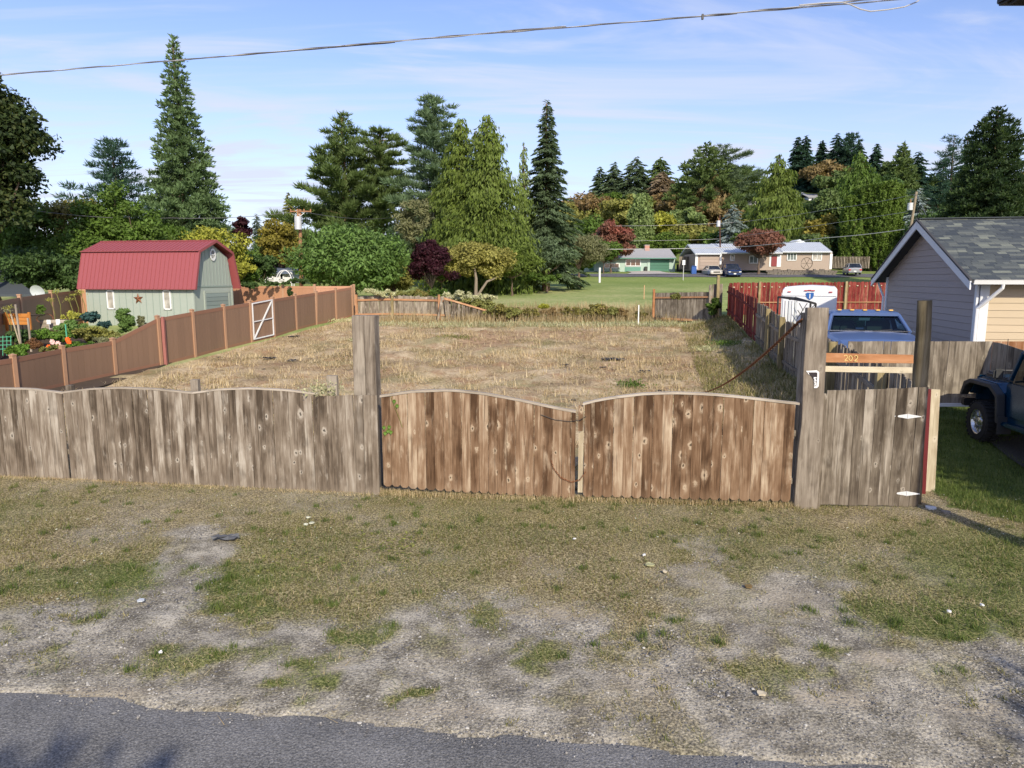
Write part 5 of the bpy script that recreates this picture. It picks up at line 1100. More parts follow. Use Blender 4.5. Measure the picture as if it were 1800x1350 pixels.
# neighbour roof far left and dish
D = 43; h3_ = thing('house', 'grey shingled house roof cut by the left edge behind the garden fence', 'house', at(10, 540, D)); a = at(2, 475, D + 3); e0 = at(64, 521, D - 1); e1 = at(-200, 523, D - 4); r1 = at(-200, 474, D)
mb = MB(); mb.prism([a, e0, e1, r1], (0, 0, 0), (0, 0, .12)); mb.build('roof', 'shingle_grey', h3_); mb = MB(); q_ = at(0, 530, D); mb.box((q_.x - 5, q_.y + 1, (q_.z + .5) / 2), (12, 4, q_.z - .6)); mb.build('wall', 'white_wall', h3_)
c = at(66, 513, 41); ds = thing('satellite_dish', 'grey satellite dish above the garden fence at the far left', 'satellite dish', (c.x, c.y, g1(c.x, c.y)))
rows = []
for i in range(5):
    r = .38 * i / 4; rows.append([(c.x + r * math.cos(t_ * math.pi / 8) * 1.1, c.y + .0 - .12 * (i / 4) ** 2 + .1 + r * math.sin(t_ * math.pi / 8) * -.35, c.z + r * math.sin(t_ * math.pi / 8)) for t_ in range(17)])
mb = MB(); mb.grid(rows); mb.build('dish', 'dish_grey', ds, fixn=False, smooth=True); mb = MB(); mb.tube([(c.x, c.y + .15, c.z), (c.x + .1, c.y + .2, c.z - .4), (c.x + .1, c.y + .2, g1(c.x, c.y))], .035, 8); mb.tube([(c.x, c.y, c.z - .3), (c.x + .15, c.y - .5, c.z - .12)], .02, 6); mb.build('mount', 'white_metal', ds)
# hoop greenhouse frame
D = 47; hp = thing('hoop_frame', 'white arched greenhouse hoop frame behind the tan fence', 'greenhouse frame', at(500, 500, D))
for dd, x0, x1 in ((0, 485, 513), (2.5, 489, 517)):
    mb = MB(); P = [at(x0 + (x1 - x0) * (1 - math.cos(t_ * math.pi / 12)) / 2, 500 - 25 * math.sin(t_ * math.pi / 12) ** .8, D + dd) for t_ in range(13)]; P = [Vector((P[0].x, P[0].y, g1(P[0].x, P[0].y)))] + P + [Vector((P[-1].x, P[-1].y, g1(P[-1].x, P[-1].y)))]
    mb.tube(P, .035, 6); mb.build('hoop', 'white_metal', hp)
mb = MB(); mb.tube([at(499, 475, D), at(520, 476, D + 2.5)], .025, 6); mb.build('ridge_bar', 'white_metal', hp)

# ------------------------------------------------------------------ vehicles
def wheel(parent, c, r, w, side, rim='rim_metal', yaw_=0, deep=False):
    """wheel turning about local x"""
    mb = MB(); n = 24; prof = [(-w / 2, r * .62), (-w / 2, r * .92), (-w / 2 + .03, r), (w / 2 - .03, r), (w / 2, r * .92), (w / 2, r * .62)]
    rows = [[(x, rr * math.cos(2 * math.pi * k / n), rr * math.sin(2 * math.pi * k / n)) for k in range(n + 1)] for x, rr in prof]; mb.grid(rows)
    if deep:
        for k in range(28):
            a = 2 * math.pi * k / 28
            for s in (-1, 1): mb.box((s * w * .28, (r + .008) * math.cos(a), (r + .008) * math.sin(a)), (w * .40, r * .12, .022), rx=a - math.pi / 2)
    wh = thing('wheel', None, None, c, yaw_); wh.parent = parent; t_ = mb.build('tyre', 'rubber', wh, world=False, smooth=False)
    mb = MB(); s = side; rows = [[(x * s, rr * math.cos(2 * math.pi * k / n), rr * math.sin(2 * math.pi * k / n)) for k in range(n + 1)] for x, rr in ((w / 2 - .01, r * .64), (w / 2 - .02, r * .58), (w / 2 - .07, r * .52), (w / 2 - .09, r * .3), (w / 2 - .05, r * .2), (w / 2 - .04, 0.001))]
    mb.grid(rows)
    for k in range(5 if not deep else 8):
        a = 2 * math.pi * k / (5 if not deep else 8); mb.box(((w / 2 - .065) * s, r * .42 * math.cos(a), r * .42 * math.sin(a)), (.03, r * .10 if not deep else r * .14, r * .26), rx=a - math.pi / 2)
    mb.build('rim', rim, wh, world=False, smooth=False); return wh
def hull(sections):
    """sections: list of (y, [(x,z)...]) half outlines from bottom centre to top centre, mirrored"""
    mb = MB(); rows = []
    for y, P in sections: rows.append([(x, y, z) for x, z in P] + [(-x, y, z) for x, z in P[::-1]])
    mb.grid(rows); n = len(rows[0]); mb.add(rows[0], [tuple(range(n))]); mb.add(rows[-1], [tuple(range(n))[::-1]]); return mb
# --- blue pickup facing the camera
tc_ = at(1527, 585, 18.1); zg = .58
pk = thing('pickup_truck', 'blue pickup truck facing the camera behind the board fence, amber roof lights', 'pickup truck', (tc_.x, tc_.y, zg), AX + R(-3))
Hh = at(1527, 585, 18.0).z - zg; Rt = at(1527, 548.5, 18.5).z - zg
def sec(w, zb_, zs, zt, r=.10): return [(0.0, zb_), (w - .06, zb_), (w, zb_ + .1), (w + .01, zs), (w - .02, zt - r * .8), (w - r, zt - .01), (w * .5, zt + .015), (0, zt + .02)]
b = hull([(-1.42, sec(.98, .55, .95, Hh - .16)), (-1.30, sec(1.03, .45, 1.0, Hh - .09)), (-.7, sec(1.06, .45, 1.0, Hh - .05)), (.02, sec(1.07, .45, 1.0, Hh)), (.15, sec(1.07, .45, 1.0, Hh + .0)), (1.45, sec(1.07, .45, 1.0, Hh - .02)), (1.50, sec(1.05, .45, 1.0, Hh - .1)), (1.51, sec(1.05, .5, 1.0, Hh - .12)), (3.9, sec(1.05, .5, 1.0, Hh - .12))])
b.build('body', 'truck_blue', pk, world=False, smooth=False)
mb = MB(); 0 and mb.grid([[(x, y, z) for x, y, z in ((-.5, -1.2, Hh - .04), (-.42, -.6, Hh + .005), (-.40, -.05, Hh + .035))], [(x, y, z) for x, y, z in ((-.2, -1.25, Hh - .015), (-.2, -.6, Hh + .04), (-.2, -.05, Hh + .065))], [(x, y, z) for x, y, z in ((.2, -1.25, Hh - .015), (.2, -.6, Hh + .04), (.2, -.05, Hh + .065))], [(x, y, z) for x, y, z in ((.5, -1.2, Hh - .04), (.42, -.6, Hh + .005), (.40, -.05, Hh + .035))]]); pass
# cab: pillars and roof shell
xb0, xt0 = .97, .80; y0, y1, y2, y3 = .05, .55, 1.15, 1.42
mb = MB()
for s in (-1, 1):
    mb.beam((s * xb0, y0, Hh), (s * xt0, y1, Rt - .07), .09, .08, up=(0, 1, 0)); mb.beam((s * xb0, y3, Hh), (s * xt0, y2 + .1, Rt - .07), .12, .12, up=(0, 1, 0)); mb.beam((s * xb0, y0 + .1, Hh), (s * xb0, y3, Hh), .07, .06)
mb.build('pillar', 'truck_blue', pk, world=False, bevel=.015)
rr_ = hull([(y1 - .07, [(0, Rt - .10), (xt0 - .02, Rt - .10), (xt0 + .03, Rt - .07), (xt0 - .02, Rt - .03), (xt0 * .5, Rt - .02), (0, Rt - .02)]), (y1 + .04, [(0, Rt - .10), (xt0, Rt - .10), (xt0 + .05, Rt - .06), (xt0 + .0, Rt + .0), (xt0 * .5, Rt + .03), (0, Rt + .035)]), (y2 + .12, [(0, Rt - .10), (xt0, Rt - .10), (xt0 + .05, Rt - .06), (xt0, Rt + .0), (xt0 * .5, Rt + .03), (0, Rt + .035)]), (y2 + .22, [(0, Rt - .10), (xt0 - .02, Rt - .10), (xt0 + .03, Rt - .07), (xt0 - .02, Rt - .03), (xt0 * .5, Rt - .02), (0, Rt - .02)])])
ro = rr_.build('cab_roof', 'truck_blue', pk, world=False)
for k in range(5):
    x = (-.62, -.31, 0, .31, .62)[k]; lbox(ro, 'marker_lamp', 'amber', (x, y1 + .03, Rt + .045), (.10, .10, .035), bevel=.01)
mb = MB(); mb.add([(-xb0 + .05, y0 + .015, Hh + .03), (xb0 - .05, y0 + .015, Hh + .03), (xt0 - .04, y1 - .01, Rt - .09), (-xt0 + .04, y1 - .01, Rt - .09)], [(0, 1, 2, 3)]); mb.build('windshield', 'cabin_glass', pk, world=False, fixn=False)
for s in (-1, 1):
    mb = MB(); mb.add([(s * (xb0 - .01), y0 + .1, Hh + .03), (s * (xb0 - .01), y3 - .06, Hh + .03), (s * xt0, y2 + .06, Rt - .09), (s * xt0, y1 + .05, Rt - .09)], [(0, 1, 2, 3)]); mb.build('side_window', 'cabin_glass', pk, world=False, fixn=False)
mb = MB(); mb.box((0, y2 + .15, (Hh + Rt) / 2 - .02), (1.6, .02, Rt - Hh - .12)); mb.build('rear_window', 'cabin_glass', pk, world=False)
mb = MB(); mb.beam((-xb0, y0, Hh + .035), (xb0, y0, Hh + .035), .04, .03); mb.beam((-xt0, y1 - .05, Rt - .085), (xt0, y1 - .05, Rt - .085), .03, .03)
for s in (-1, 1): mb.beam((s * (xb0 - .04), y0 - .02, Hh + .03), (s * (xt0 - .02), y1 - .05, Rt - .09), .025, .03, up=(0, 1, 0))
mb.build('windshield_trim', 'chrome', pk, world=False)
mb = MB(); mb.box((0, .25, Hh - .02), (1.85, .35, .06)); mb.build('dashboard', 'interior_dark', pk, world=False)
mb = MB(); mb.tube([(-.42 + .19 * math.cos(t_ * math.pi / 8), .42 + .05 * math.sin(t_ * math.pi / 8), Hh + .05 + .19 * math.sin(t_ * math.pi / 8)) for t_ in range(17)], .015, 6); mb.build('steering_wheel', 'interior_dark', pk, world=False)
for x in (-.42, .42): lbox(pk, 'seat', 'seat_tan', (x, 1.0, Hh), (.62, .18, .50), bevel=.05)
mb = MB(); mb.box((0, y1 + .02, Rt - .19), (.26, .03, .07)); mb.tube([(.03, y1, Rt - .2), (.03, y1, Rt - .36)], .008, 6); mb.build('rear_view_mirror', 'paper_white', pk, world=False)
for s in (-1, 1):
    mb = MB(); mb.beam((s * 1.0, .18, Hh + .03), (s * 1.30, .10, Hh + .04), .03, .03); mb.beam((s * 1.03, .18, Hh - .15), (s * 1.30, .10, Hh + .02), .015, .015); arm = mb.build('mirror_arm', 'chrome', pk, world=False); lbox(arm, 'mirror_head', 'black_metal', (s * 1.30, .10, Hh + .16), (.20, .10, .26), bevel=.04)
for s in (-1, 1):
    mb = MB(); mb.beam((s * .1, .0, Hh + .045), (s * .55, .045, Hh + .08), .02, .015); mb.build('wiper', 'black_metal', pk, world=False)
    lbox(pk, 'headlight', 'paper_white', (s * .80, -1.44, 1.02), (.28, .05, .18), bevel=.02)
    wheel(pk, (s * .92, -.72, .42), .42, .27, s); wheel(pk, (s * .92, 2.7, .42), .42, .27, s)
lbox(pk, 'grille', 'chrome', (0, -1.44, 1.0), (1.2, .05, .3), bevel=.02); lbox(pk, 'bumper', 'chrome', (0, -1.54, .62), (2.0, .16, .22), bevel=.04)
# --- white cargo trailer
D = 26.6; a = at(1374, 560, D); b = at(1470, 560, D - .35); cx = (a.x + b.x) / 2; hw = (b.x - a.x) / 2; tz = at(1420, 502, D).z; gg = g1(cx, D)
tr = thing('cargo_trailer', 'white enclosed cargo trailer with a blue shield emblem parked by the red fence', 'trailer', (cx, D - .1, gg), R(-24))
H_ = tz - gg
def tsec(k, sh=0): return [(0, .45), (hw, .45), (hw, H_ - .42 - sh), (hw - .01, H_ - .14 - sh), (hw - .08, H_ - .06 - sh), (hw * .5, H_ - .02 - sh), (0, H_ - sh)]
b = hull([(0, tsec(0, .05)), (.08, tsec(0, .0)), (3.6, tsec(0)), (3.7, tsec(0, .05))]); b.build('body', 'trailer_white', tr, world=False)
lbox(tr, 'header', 'trailer_white', (0, -.01, H_ - .36), (hw * 2 - .04, .05, .03)); 
for x in (-.74, -.13, 0, .13, .76): lbox(tr, 'clearance_lamp', 'lamp_red', (x * hw, -.0, H_ - .17 - .08 * abs(x)), (.11, .08, .03))
lbox(tr, 'door', 'trailer_white', (0, -.015, (H_ - .4 + .5) / 2), (hw * 2 - .08, .03, H_ - .95)); lbox(tr, 'corner_trim', 'dish_grey', (-hw - .012, .1, H_ / 2 + .1), (.02, .22, H_ - .75))
mb = MB(); sx = .02; szz = at(1421, 519.5, D).z - gg; S_ = [(-.13, .10), (-.07, .115), (0, .10), (.07, .115), (.13, .10), (.135, .02), (.10, -.09), (0, -.16), (-.10, -.09), (-.135, .02)]
mb.prism([(sx + x, 0, szz + z) for x, z in S_], (0, -.045, 0), (0, -.03, 0)); em = mb.build('shield_emblem', 'shield_blue', tr, world=False)
lbox(em, 'numeral', 'paper_white', (sx, -.048, szz - .02), (.035, .01, .17)); 
for s in (-1, 1): wheel(tr, (s * (hw + .06), 2.4, .34), .34, .2, s)
# --- black rack with ladders
D = 24.3; rk = thing('ladder_rack', 'black steel rack holding pale ladder rails between the pickup and the trailer', 'rack', (at(1400, 600, D).x, D, g1(at(1400, 600, D).x, D)))
def bar(parent, name, mat, p, q, w): mb = MB(); mb.beam(p, q, w, w, up=(0, 1, 0)); mb.build(name, mat, parent, loc=p)
T = [at(1368, 522, D + .6), at(1388, 526, D + .2), at(1425, 531, D - .3), at(1434, 534, D - .3), at(1398, 523.5, D + 1.0)]
for p, q in ((T[0], T[2]), (T[4], T[3]), (T[2], T[3]), (T[0], T[4]), (T[1], T[4])): bar(rk, 'frame_bar', 'black_metal', p, q, .055)
for p in (T[2], T[3], T[0]): bar(rk, 'upright', 'black_metal', p, Vector((p.x, p.y, rk.location.z)), .05)
for (x0, ya, x1, yb_) in ((1405, 533, 1412, 546), (1419, 533, 1400, 562), (1402, 545, 1412, 560), (1433, 535, 1427, 541)): bar(rk, 'brace', 'black_metal', at(x0, ya, D - .2), at(x1, yb_, D - .2), .02)
for x, m_ in ((1382, 'white_metal'), (1388, 'dish_grey'), (1394, 'white_paint'), (1399, 'dish_grey')): p = at(x, 529, D + .1); bar(rk, 'ladder_rail', m_, p, Vector((p.x, p.y, rk.location.z)), .07)
# --- blue jeep
jt = R(-7); jp = thing('off_road_car', 'dark blue boxy off road car with black fender flares at the right edge', 'car', (9.86, 13.3, .29), jt)
lbox(jp, 'hood', 'jeep_blue', (0, .05, 1.08), (1.18, 1.25, .30), bevel=.05); 
mb = MB(); mb.prism([(-.76, -.55, .55), (-.76, -.55, 1.22), (-.76, -2.9, 1.22), (-.76, -2.9, .55), (-.76, -2.55, .45), (-.76, -.75, .45)], (0, 0, 0), (1.52, 0, 0)); mb.build('body_tub', 'jeep_blue', jp, world=False, bevel=.03)
lbox(jp, 'grille', 'jeep_blue', (0, .72, .95), (1.25, .08, .5), bevel=.03); lbox(jp, 'front_bumper', 'black_metal', (0, .95, .62), (1.5, .16, .16), bevel=.02)
for s in (-1, 1):
    # fender: flat top with a sloped tail, flare hugging the wheel
    x0, x1 = (.60, .80); P = [(.72, .86), (.62, 1.10), (.40, 1.18), (-.30, 1.18), (-.55, 1.02), (-.62, .52), (-.52, .52), (-.44, .95), (-.26, 1.10), (.36, 1.10), (.52, 1.02), (.62, .84)]
    mb = MB(); mb.prism([(s * .58, y, z) for y, z in P], (0, 0, 0), (s * .20, 0, 0)); mb.build('fender', 'jeep_blue', jp, world=False, bevel=.01)
    P2_ = [(.76, .80), (.64, 1.08), (.42, 1.16), (-.32, 1.16), (-.60, 1.0), (-.68, .48), (-.60, .48), (-.52, .94), (-.28, 1.08), (.38, 1.08), (.56, 1.0), (.68, .80)]
    mb = MB(); mb.prism([(s * .78, y, z) for y, z in P2_], (0, 0, 0), (s * .14, 0, 0)); mb.build('fender_flare', 'jeep_trim', jp, world=False, bevel=.012)
    wheel(jp, (s * .80, 0, .385), .385, .27, s, deep=True); wheel(jp, (s * .80, -2.4, .385), .385, .27, s, deep=True)
    lbox(jp, 'rocker_guard', 'jeep_blue', (s * .82, -1.3, .48), (.10, 1.35, .08), bevel=.02); lbox(jp, 'door', 'jeep_blue', (s * .775, -1.25, .93), (.03, .95, .62), bevel=.02); lbox(jp, 'mud_flap', 'jeep_trim', (s * .80, -.70, .45), (.24, .02, .32))
    mb = MB(); mb.beam((s * .78, -.78, 1.27), (s * .98, -.72, 1.33), .03, .03); arm = mb.build('mirror_arm', 'jeep_trim', jp, world=False); lbox(arm, 'mirror_head', 'jeep_trim', (s * 1.0, -.72, 1.40), (.17, .08, .19), bevel=.03)
    lbox(jp, 'footwell_bracket', 'black_metal', (s * .62, .2, 1.26), (.05, .3, .05)); mb = MB(); mb.beam((s * .74, -.62, 1.22), (s * .68, -.85, 1.80), .07, .06, up=(0, 1, 0)); mb.beam((s * .68, -.85, 1.80), (s * .66, -2.8, 1.82), .06, .07); mb.beam((s * .76, -1.75, 1.2), (s * .68, -1.72, 1.8), .06, .09, up=(0, 1, 0)); mb.build('pillar', 'jeep_blue', jp, world=False, bevel=.01)
    mb = MB(); mb.add([(s * .755, -.74, 1.24), (s * .755, -1.70, 1.24), (s * .69, -1.68, 1.77), (s * .69, -.92, 1.77)], [(0, 1, 2, 3)]); mb.build('side_window', 'cabin_glass', jp, world=False, fixn=False)
    lbox(jp, 'headlight', 'paper_white', (s * .42, .77, 1.0), (.2, .04, .2), bevel=.05); lbox(jp, 'turn_lamp', 'amber', (s * .72, .70, 1.0), (.10, .05, .09)); lbox(jp, 'tail_lamp', 'lamp_red', (s * .7, -2.93, .85), (.12, .05, .2))
mb = MB(); mb.add([(-.68, -.62, 1.26), (.68, -.62, 1.26), (.64, -.84, 1.78), (-.64, -.84, 1.78)], [(0, 1, 2, 3)]); mb.build('windshield', 'cabin_glass', jp, world=False, fixn=False)
mb = MB(); mb.beam((-.70, -.60, 1.24), (.70, -.60, 1.24), .05, .06); mb.beam((-.68, -.85, 1.80), (.68, -.85, 1.80), .05, .06); mb.build('windshield_frame', 'jeep_blue', jp, world=False)
lbox(jp, 'hard_top', 'jeep_trim', (0, -1.85, 1.85), (1.36, 2.05, .07), bevel=.03); mb = MB(); mb.tube([(-.66, -.3, 1.2), (-.67, -.3, 2.0)], .006, 6); mb.build('antenna', 'black_metal', jp, world=False)
for x in (-.35, .35): lbox(jp, 'seat', 'interior_dark', (x, -1.7, 1.15), (.5, .15, .9), bevel=.05)
mb = MB(); mb.beam((-.30, .1, 1.245), (.30, .1, 1.245), .02, .02); mb.tube([(-.55, -.15, 1.24), (-.55, .45, 1.30), (-.3, .62, 1.30), (.3, .62, 1.30), (.55, .45, 1.30), (.55, -.15, 1.24)], .022, 6); mb.build('hood_rack', 'black_metal', jp, world=False)
# --- distant parked cars
def smallcar(name, label, cat, px, py, D, w, paint, kind, front, rz=0):
    c = at(px, py, D); k = thing(name, label, cat, (c.x, D, g1(c.x, D) + .06), rz); h = w / 2; L = {'sedan': 4.6, 'van': 4.9, 'hatch': 4.2}[kind]; Hb = {'sedan': .92, 'van': 1.05, 'hatch': .95}[kind]; Ht = {'sedan': 1.42, 'van': 1.75, 'hatch': 1.5}[kind]
    # nose at y=0 pointing to the camera
    def s_(ww, zb_, zt): return [(0, zb_), (ww - .08, zb_), (ww, zb_ + .12), (ww, zt - .2), (ww - .08, zt - .02), (0, zt + .02)]
    b = hull([(0, s_(h - .12, .28, Hb - .25)), (.15, s_(h - .03, .22, Hb - .12)), (1.1, s_(h, .22, Hb)), (L - 1.0, s_(h, .22, Hb)), (L - .12, s_(h - .04, .22, Hb - (.02 if kind == 'sedan' else 0))), (L, s_(h - .12, .3, Hb - .2))]); b.build('body', paint, k, world=False)
    ya, yb_, yc, yd = {'sedan': (1.0, 1.7, 3.0, 3.9), 'van': (.75, 1.5, 4.5, 4.85), 'hatch': (.95, 1.6, 3.4, 4.1)}[kind]; t_ = h - .26; u_ = h - .08
    b = hull([(ya, [(0, Hb - .03), (u_, Hb - .03), (u_, Hb - .02), (0, Hb + .01)]), (yb_, [(0, Hb - .03), (u_, Hb - .03), (t_, Ht - .06), (0, Ht)]), (yc, [(0, Hb - .03), (u_, Hb - .03), (t_, Ht - .06), (0, Ht)]), (yd, [(0, Hb - .03), (u_, Hb - .03), (u_, Hb - .02), (0, Hb + .01)])]); b.build('glasshouse', 'window_dark', k, world=False)
    mb = MB(); mb.box((0, (yb_ + yc) / 2, Ht + .0), (t_ * 2 + .04, yc - yb_ + .15, .05)); mb.build('roof', paint, k, world=False, bevel=.02)
    mb = MB()
    for s in (-1, 1): mb.beam((s * u_, ya + .05, Hb), (s * t_, yb_, Ht - .03), .06, .06); mb.beam((s * u_, yd - .05, Hb), (s * t_, yc, Ht - .03), .08, .08); mb.beam((s * (h - .06), (ya + yd) / 2, Hb), (s * t_, (yb_ + yc) / 2, Ht - .05), .06, .08)
    mb.build('pillar', paint, k, world=False)
    for s in (-1, 1):
        wheel(k, (s * (h - .12), .9, .32), .32, .2, s); wheel(k, (s * (h - .12), L - .9, .32), .32, .2, s)
        lbox(k, 'headlight', 'paper_white', (s * (h - .30), .04, Hb - .36), (.32, .12, .14), bevel=.02); lbox(k, 'tail_lamp', 'lamp_red', (s * (h - .22), L - .02, Hb - .3), (.28, .1, .18), bevel=.02); lbox(k, 'side_mirror', paint, (s * (h + .08), ya + .35, Hb + .08), (.16, .1, .12), bevel=.02)
    lbox(k, 'grille', 'black_metal', (0, .02, Hb - .4), (h * 1.0, .08, .16)); lbox(k, 'number_plate', 'paper_white', (0, -.04 if front else L + .01, .45), (.32, .02, .14)); return k
smallcar('sedan', 'pale silver sedan parked in front of the taupe garage', 'car', 1260, 476, 97.5, 1.8, 'sedan_paint', 'sedan', False)
smallcar('minivan', 'dark blue minivan parked facing the camera by the taupe house', 'minivan', 1292, 478, 95.8, 1.98, 'van_paint', 'van', True)
k = smallcar('hatchback', 'silver hatchback seen from behind beside the far board fence', 'car', 1501, 473, 99, 1.8, 'hatch_paint', 'hatch', False, math.pi - .25); k.location.y += 1.5
# ------------------------------------------------------------------ trees
def leafset(parent, name, C, D_, N_, size, asp, mat, kind=None):
    TRI[0] = float(C[:, 1].mean()) > 57; V, F = quads(C, D_, N_, size, asp); TRI[0] = False; return npmesh(name, V, F, mat, parent, kind)
def unit(n):
    v = rng.normal(size=(n, 3)); return v / np.linalg.norm(v, axis=1, keepdims=True)
def limbs(parent, base, segs, mat, name='limb'):
    mb = MB()
    for a, b, r0, r1 in segs: mb.tube([a, (Vector(a) + Vector(b)) / 2 + Vector((rnd.uniform(-.1, .1), rnd.uniform(-.1, .1), .05)) * (Vector(b) - Vector(a)).length * .3, b], [r0, (r0 + r1) / 2, r1], 5, False)
    return mb
def trunk_obj(t, base, top, r, mat, extra=None, lean=0):
    mb = MB(); n = 7; b = Vector(base); tp = Vector(top)
    mb.tube([b.lerp(tp, k / n) + Vector((math.sin(k * 1.7) * r * .25, math.cos(k * 1.3) * r * .25, -.2 if k == 0 else 0)) for k in range(n + 1)], [r * (1.25 if k == 0 else 1 - .85 * k / n) for k in range(n + 1)], 8)
    if extra: mb.v, mb.f = mb.v + extra.v, mb.f + [tuple(i + len(mb.v) for i in f) for f in extra.f]
    return mb.build('trunk', mat, t, loc=base)
def conifer(px, top, wpx, D, mat, label, kind='fir', base=None, low=.04, n=None, leaves=9000, leaf=.34, bark='bark', name='conifer_tree', group=None, prof=None, seed=0, tz=None):
    """wpx: full crown width in photo pixels at distance D"""
    g0 = at(px, 400, D); x = g0.x; zb = g1(x, D) if base is None else base; zt = at(px, top, D).z; H = zt - zb; Rm = wpx / 2 / FPX * D
    t = thing(name, label, 'tree', (x, D, zb), 0, group)
    if prof is None: prof = {'fir': lambda s: (1 - s) ** .85, 'sequoia': lambda s: (1 - s) ** .72 * (.92 + .08 * math.sin(s * 30)), 'cedar': lambda s: (1 - s) ** .8, 'pine': lambda s: math.sqrt(max(0, 1 - (max(0, s - .30) / .70) ** 2.0)) * (.75 + .25 * min(1, s / .3)), 'column': lambda s: min(1, (1 - s) * 6) ** .6}[kind]
    if n is None: n = {'fir': 170, 'sequoia': 260, 'cedar': 240, 'pine': 110, 'column': 120}[kind]
    O = []; T = []; Wd = []; wt = []
    for i in range(n):
        s = low + (1 - low) * (1 - (1 - (i + rnd.random()) / n) ** (.75)) if kind != 'pine' else low + (1 - low) * ((i + rnd.random()) / n)
        s = min(s, .985); az = i * 2.39996 + rnd.uniform(-.5, .5); L = Rm * prof(s) * (rnd.uniform(.78, 1.08) * (1 + .05 * math.sin(s * 23 + px)) if kind in ('sequoia', 'column') else rnd.uniform(.50, 1.2) * (1 + .16 * math.sin(az * 2 + s * 9 + px) + .10 * math.sin(s * 23 + px * .3))) + .12
        if kind == 'pine': L *= rnd.choice((.6, 1, 1.05, .9))
        dr = {'fir': -.28, 'sequoia': .05, 'cedar': -.55, 'pine': .28, 'column': 2.2}[kind] * rnd.uniform(.5, 1.4)
        o = Vector((x, D, zb + s * H)); d = Vector((math.cos(az), math.sin(az), 0))
        if kind == 'column': o += d * L * .55; tip = o + d * L * .35 + Vector((0, 0, Rm * 1.1))
        else: tip = o + d * L + Vector((0, 0, dr * L * (1 - .5 * s)))
        if tip.z > zt: tip.z = zt - rnd.random() * .3
        O.append(o); T.append(tip); wt.append(L ** 1.35 + .05); Wd.append(L)
    O = np.array(O); T = np.array(T); wt = np.array(wt); wt /= wt.sum(); Wd = np.array(Wd); m = leaves
    k = rng.choice(n, m, p=wt); u = 1 - rng.random(m) ** (1.6 if kind != 'pine' else 2.4) * .92 if kind in ('sequoia', 'pine') else .12 + .88 * rng.random(m) ** .75
    B = T[k] - O[k]; Ln = np.linalg.norm(B, axis=1, keepdims=True); Bd = B / Ln; lat = np.cross(Bd, [0, 0, 1.]); lat /= np.linalg.norm(lat, axis=1, keepdims=True) + 1e-9
    C = O[k] + B * u[:, None]
    if kind == 'fir': wdt = .34 * (1.1 - u) * Ln[:, 0] + .12; off = rng.uniform(-1, 1, m); C = C + lat * (off * wdt)[:, None] + np.array([0, 0, 1.]) * ((-np.abs(off) * .25 * wdt + rng.normal(0, .05, m) - .12 * u ** 2 * Ln[:, 0]))[:, None]; Dl = Bd + lat * (off * .9)[:, None] + rng.normal(0, .25, (m, 3)) + [0, 0, -.25]; Nl = np.array([0, 0, 1.]) + rng.normal(0, .55, (m, 3)); asp = .30
    elif kind == 'cedar': wdt = .25 * Ln[:, 0] + .2; C = C + lat * (rng.uniform(-1, 1, m) * wdt)[:, None] + np.array([0, 0, -1.]) * (rng.random(m) ** 1.5 * (.25 + .22 * Ln[:, 0]))[:, None]; Dl = np.array([0, 0, -1.]) + Bd * .45 + rng.normal(0, .32, (m, 3)); Nl = Bd * 1.0 + rng.normal(0, .6, (m, 3)) + [0, 0, .3]; asp = .34
    elif kind == 'sequoia': pr = np.minimum(.30 * Wd[k] ** .6, 1.0) * rng.random(m) ** .4; un = unit(m); un[:, 2] = np.abs(un[:, 2]) * 1.1 - .25; C = C + un * pr[:, None] * [1, 1, .8]; Dl = un + Bd * .4 + [0, 0, .35] + rng.normal(0, .25, (m, 3)); Nl = unit(m); asp = .34
    elif kind == 'pine': pr = (.20 * Wd[k] ** .7 + .12) * rng.random(m) ** .5; un = unit(m); C = C + un * pr[:, None] * [1.3, 1.3, .55]; Dl = un + [0, 0, .6] + Bd * .5; Nl = unit(m); asp = .16
    else: un = unit(m); C = C + un * (.25 * Rm); Dl = np.array([0, 0, .6]) + rng.normal(0, .55, (m, 3)); Nl = un + unit(m) * .5; asp = .55
    leafset(t, 'crown', C, Dl, Nl, leaf, asp, mat)
    ex = MB(); st_ = max(1, n // 70)
    for i in range(0, n, st_):
        if kind != 'column': ex.tube([O[i], O[i] * .4 + T[i] * .6], [.012 * H * .16 + .02, .015], 4, False)
    trunk_obj(t, (x, D, zb), (x, D, zb + H * .97), H * .016 + .06, bark, ex); return t
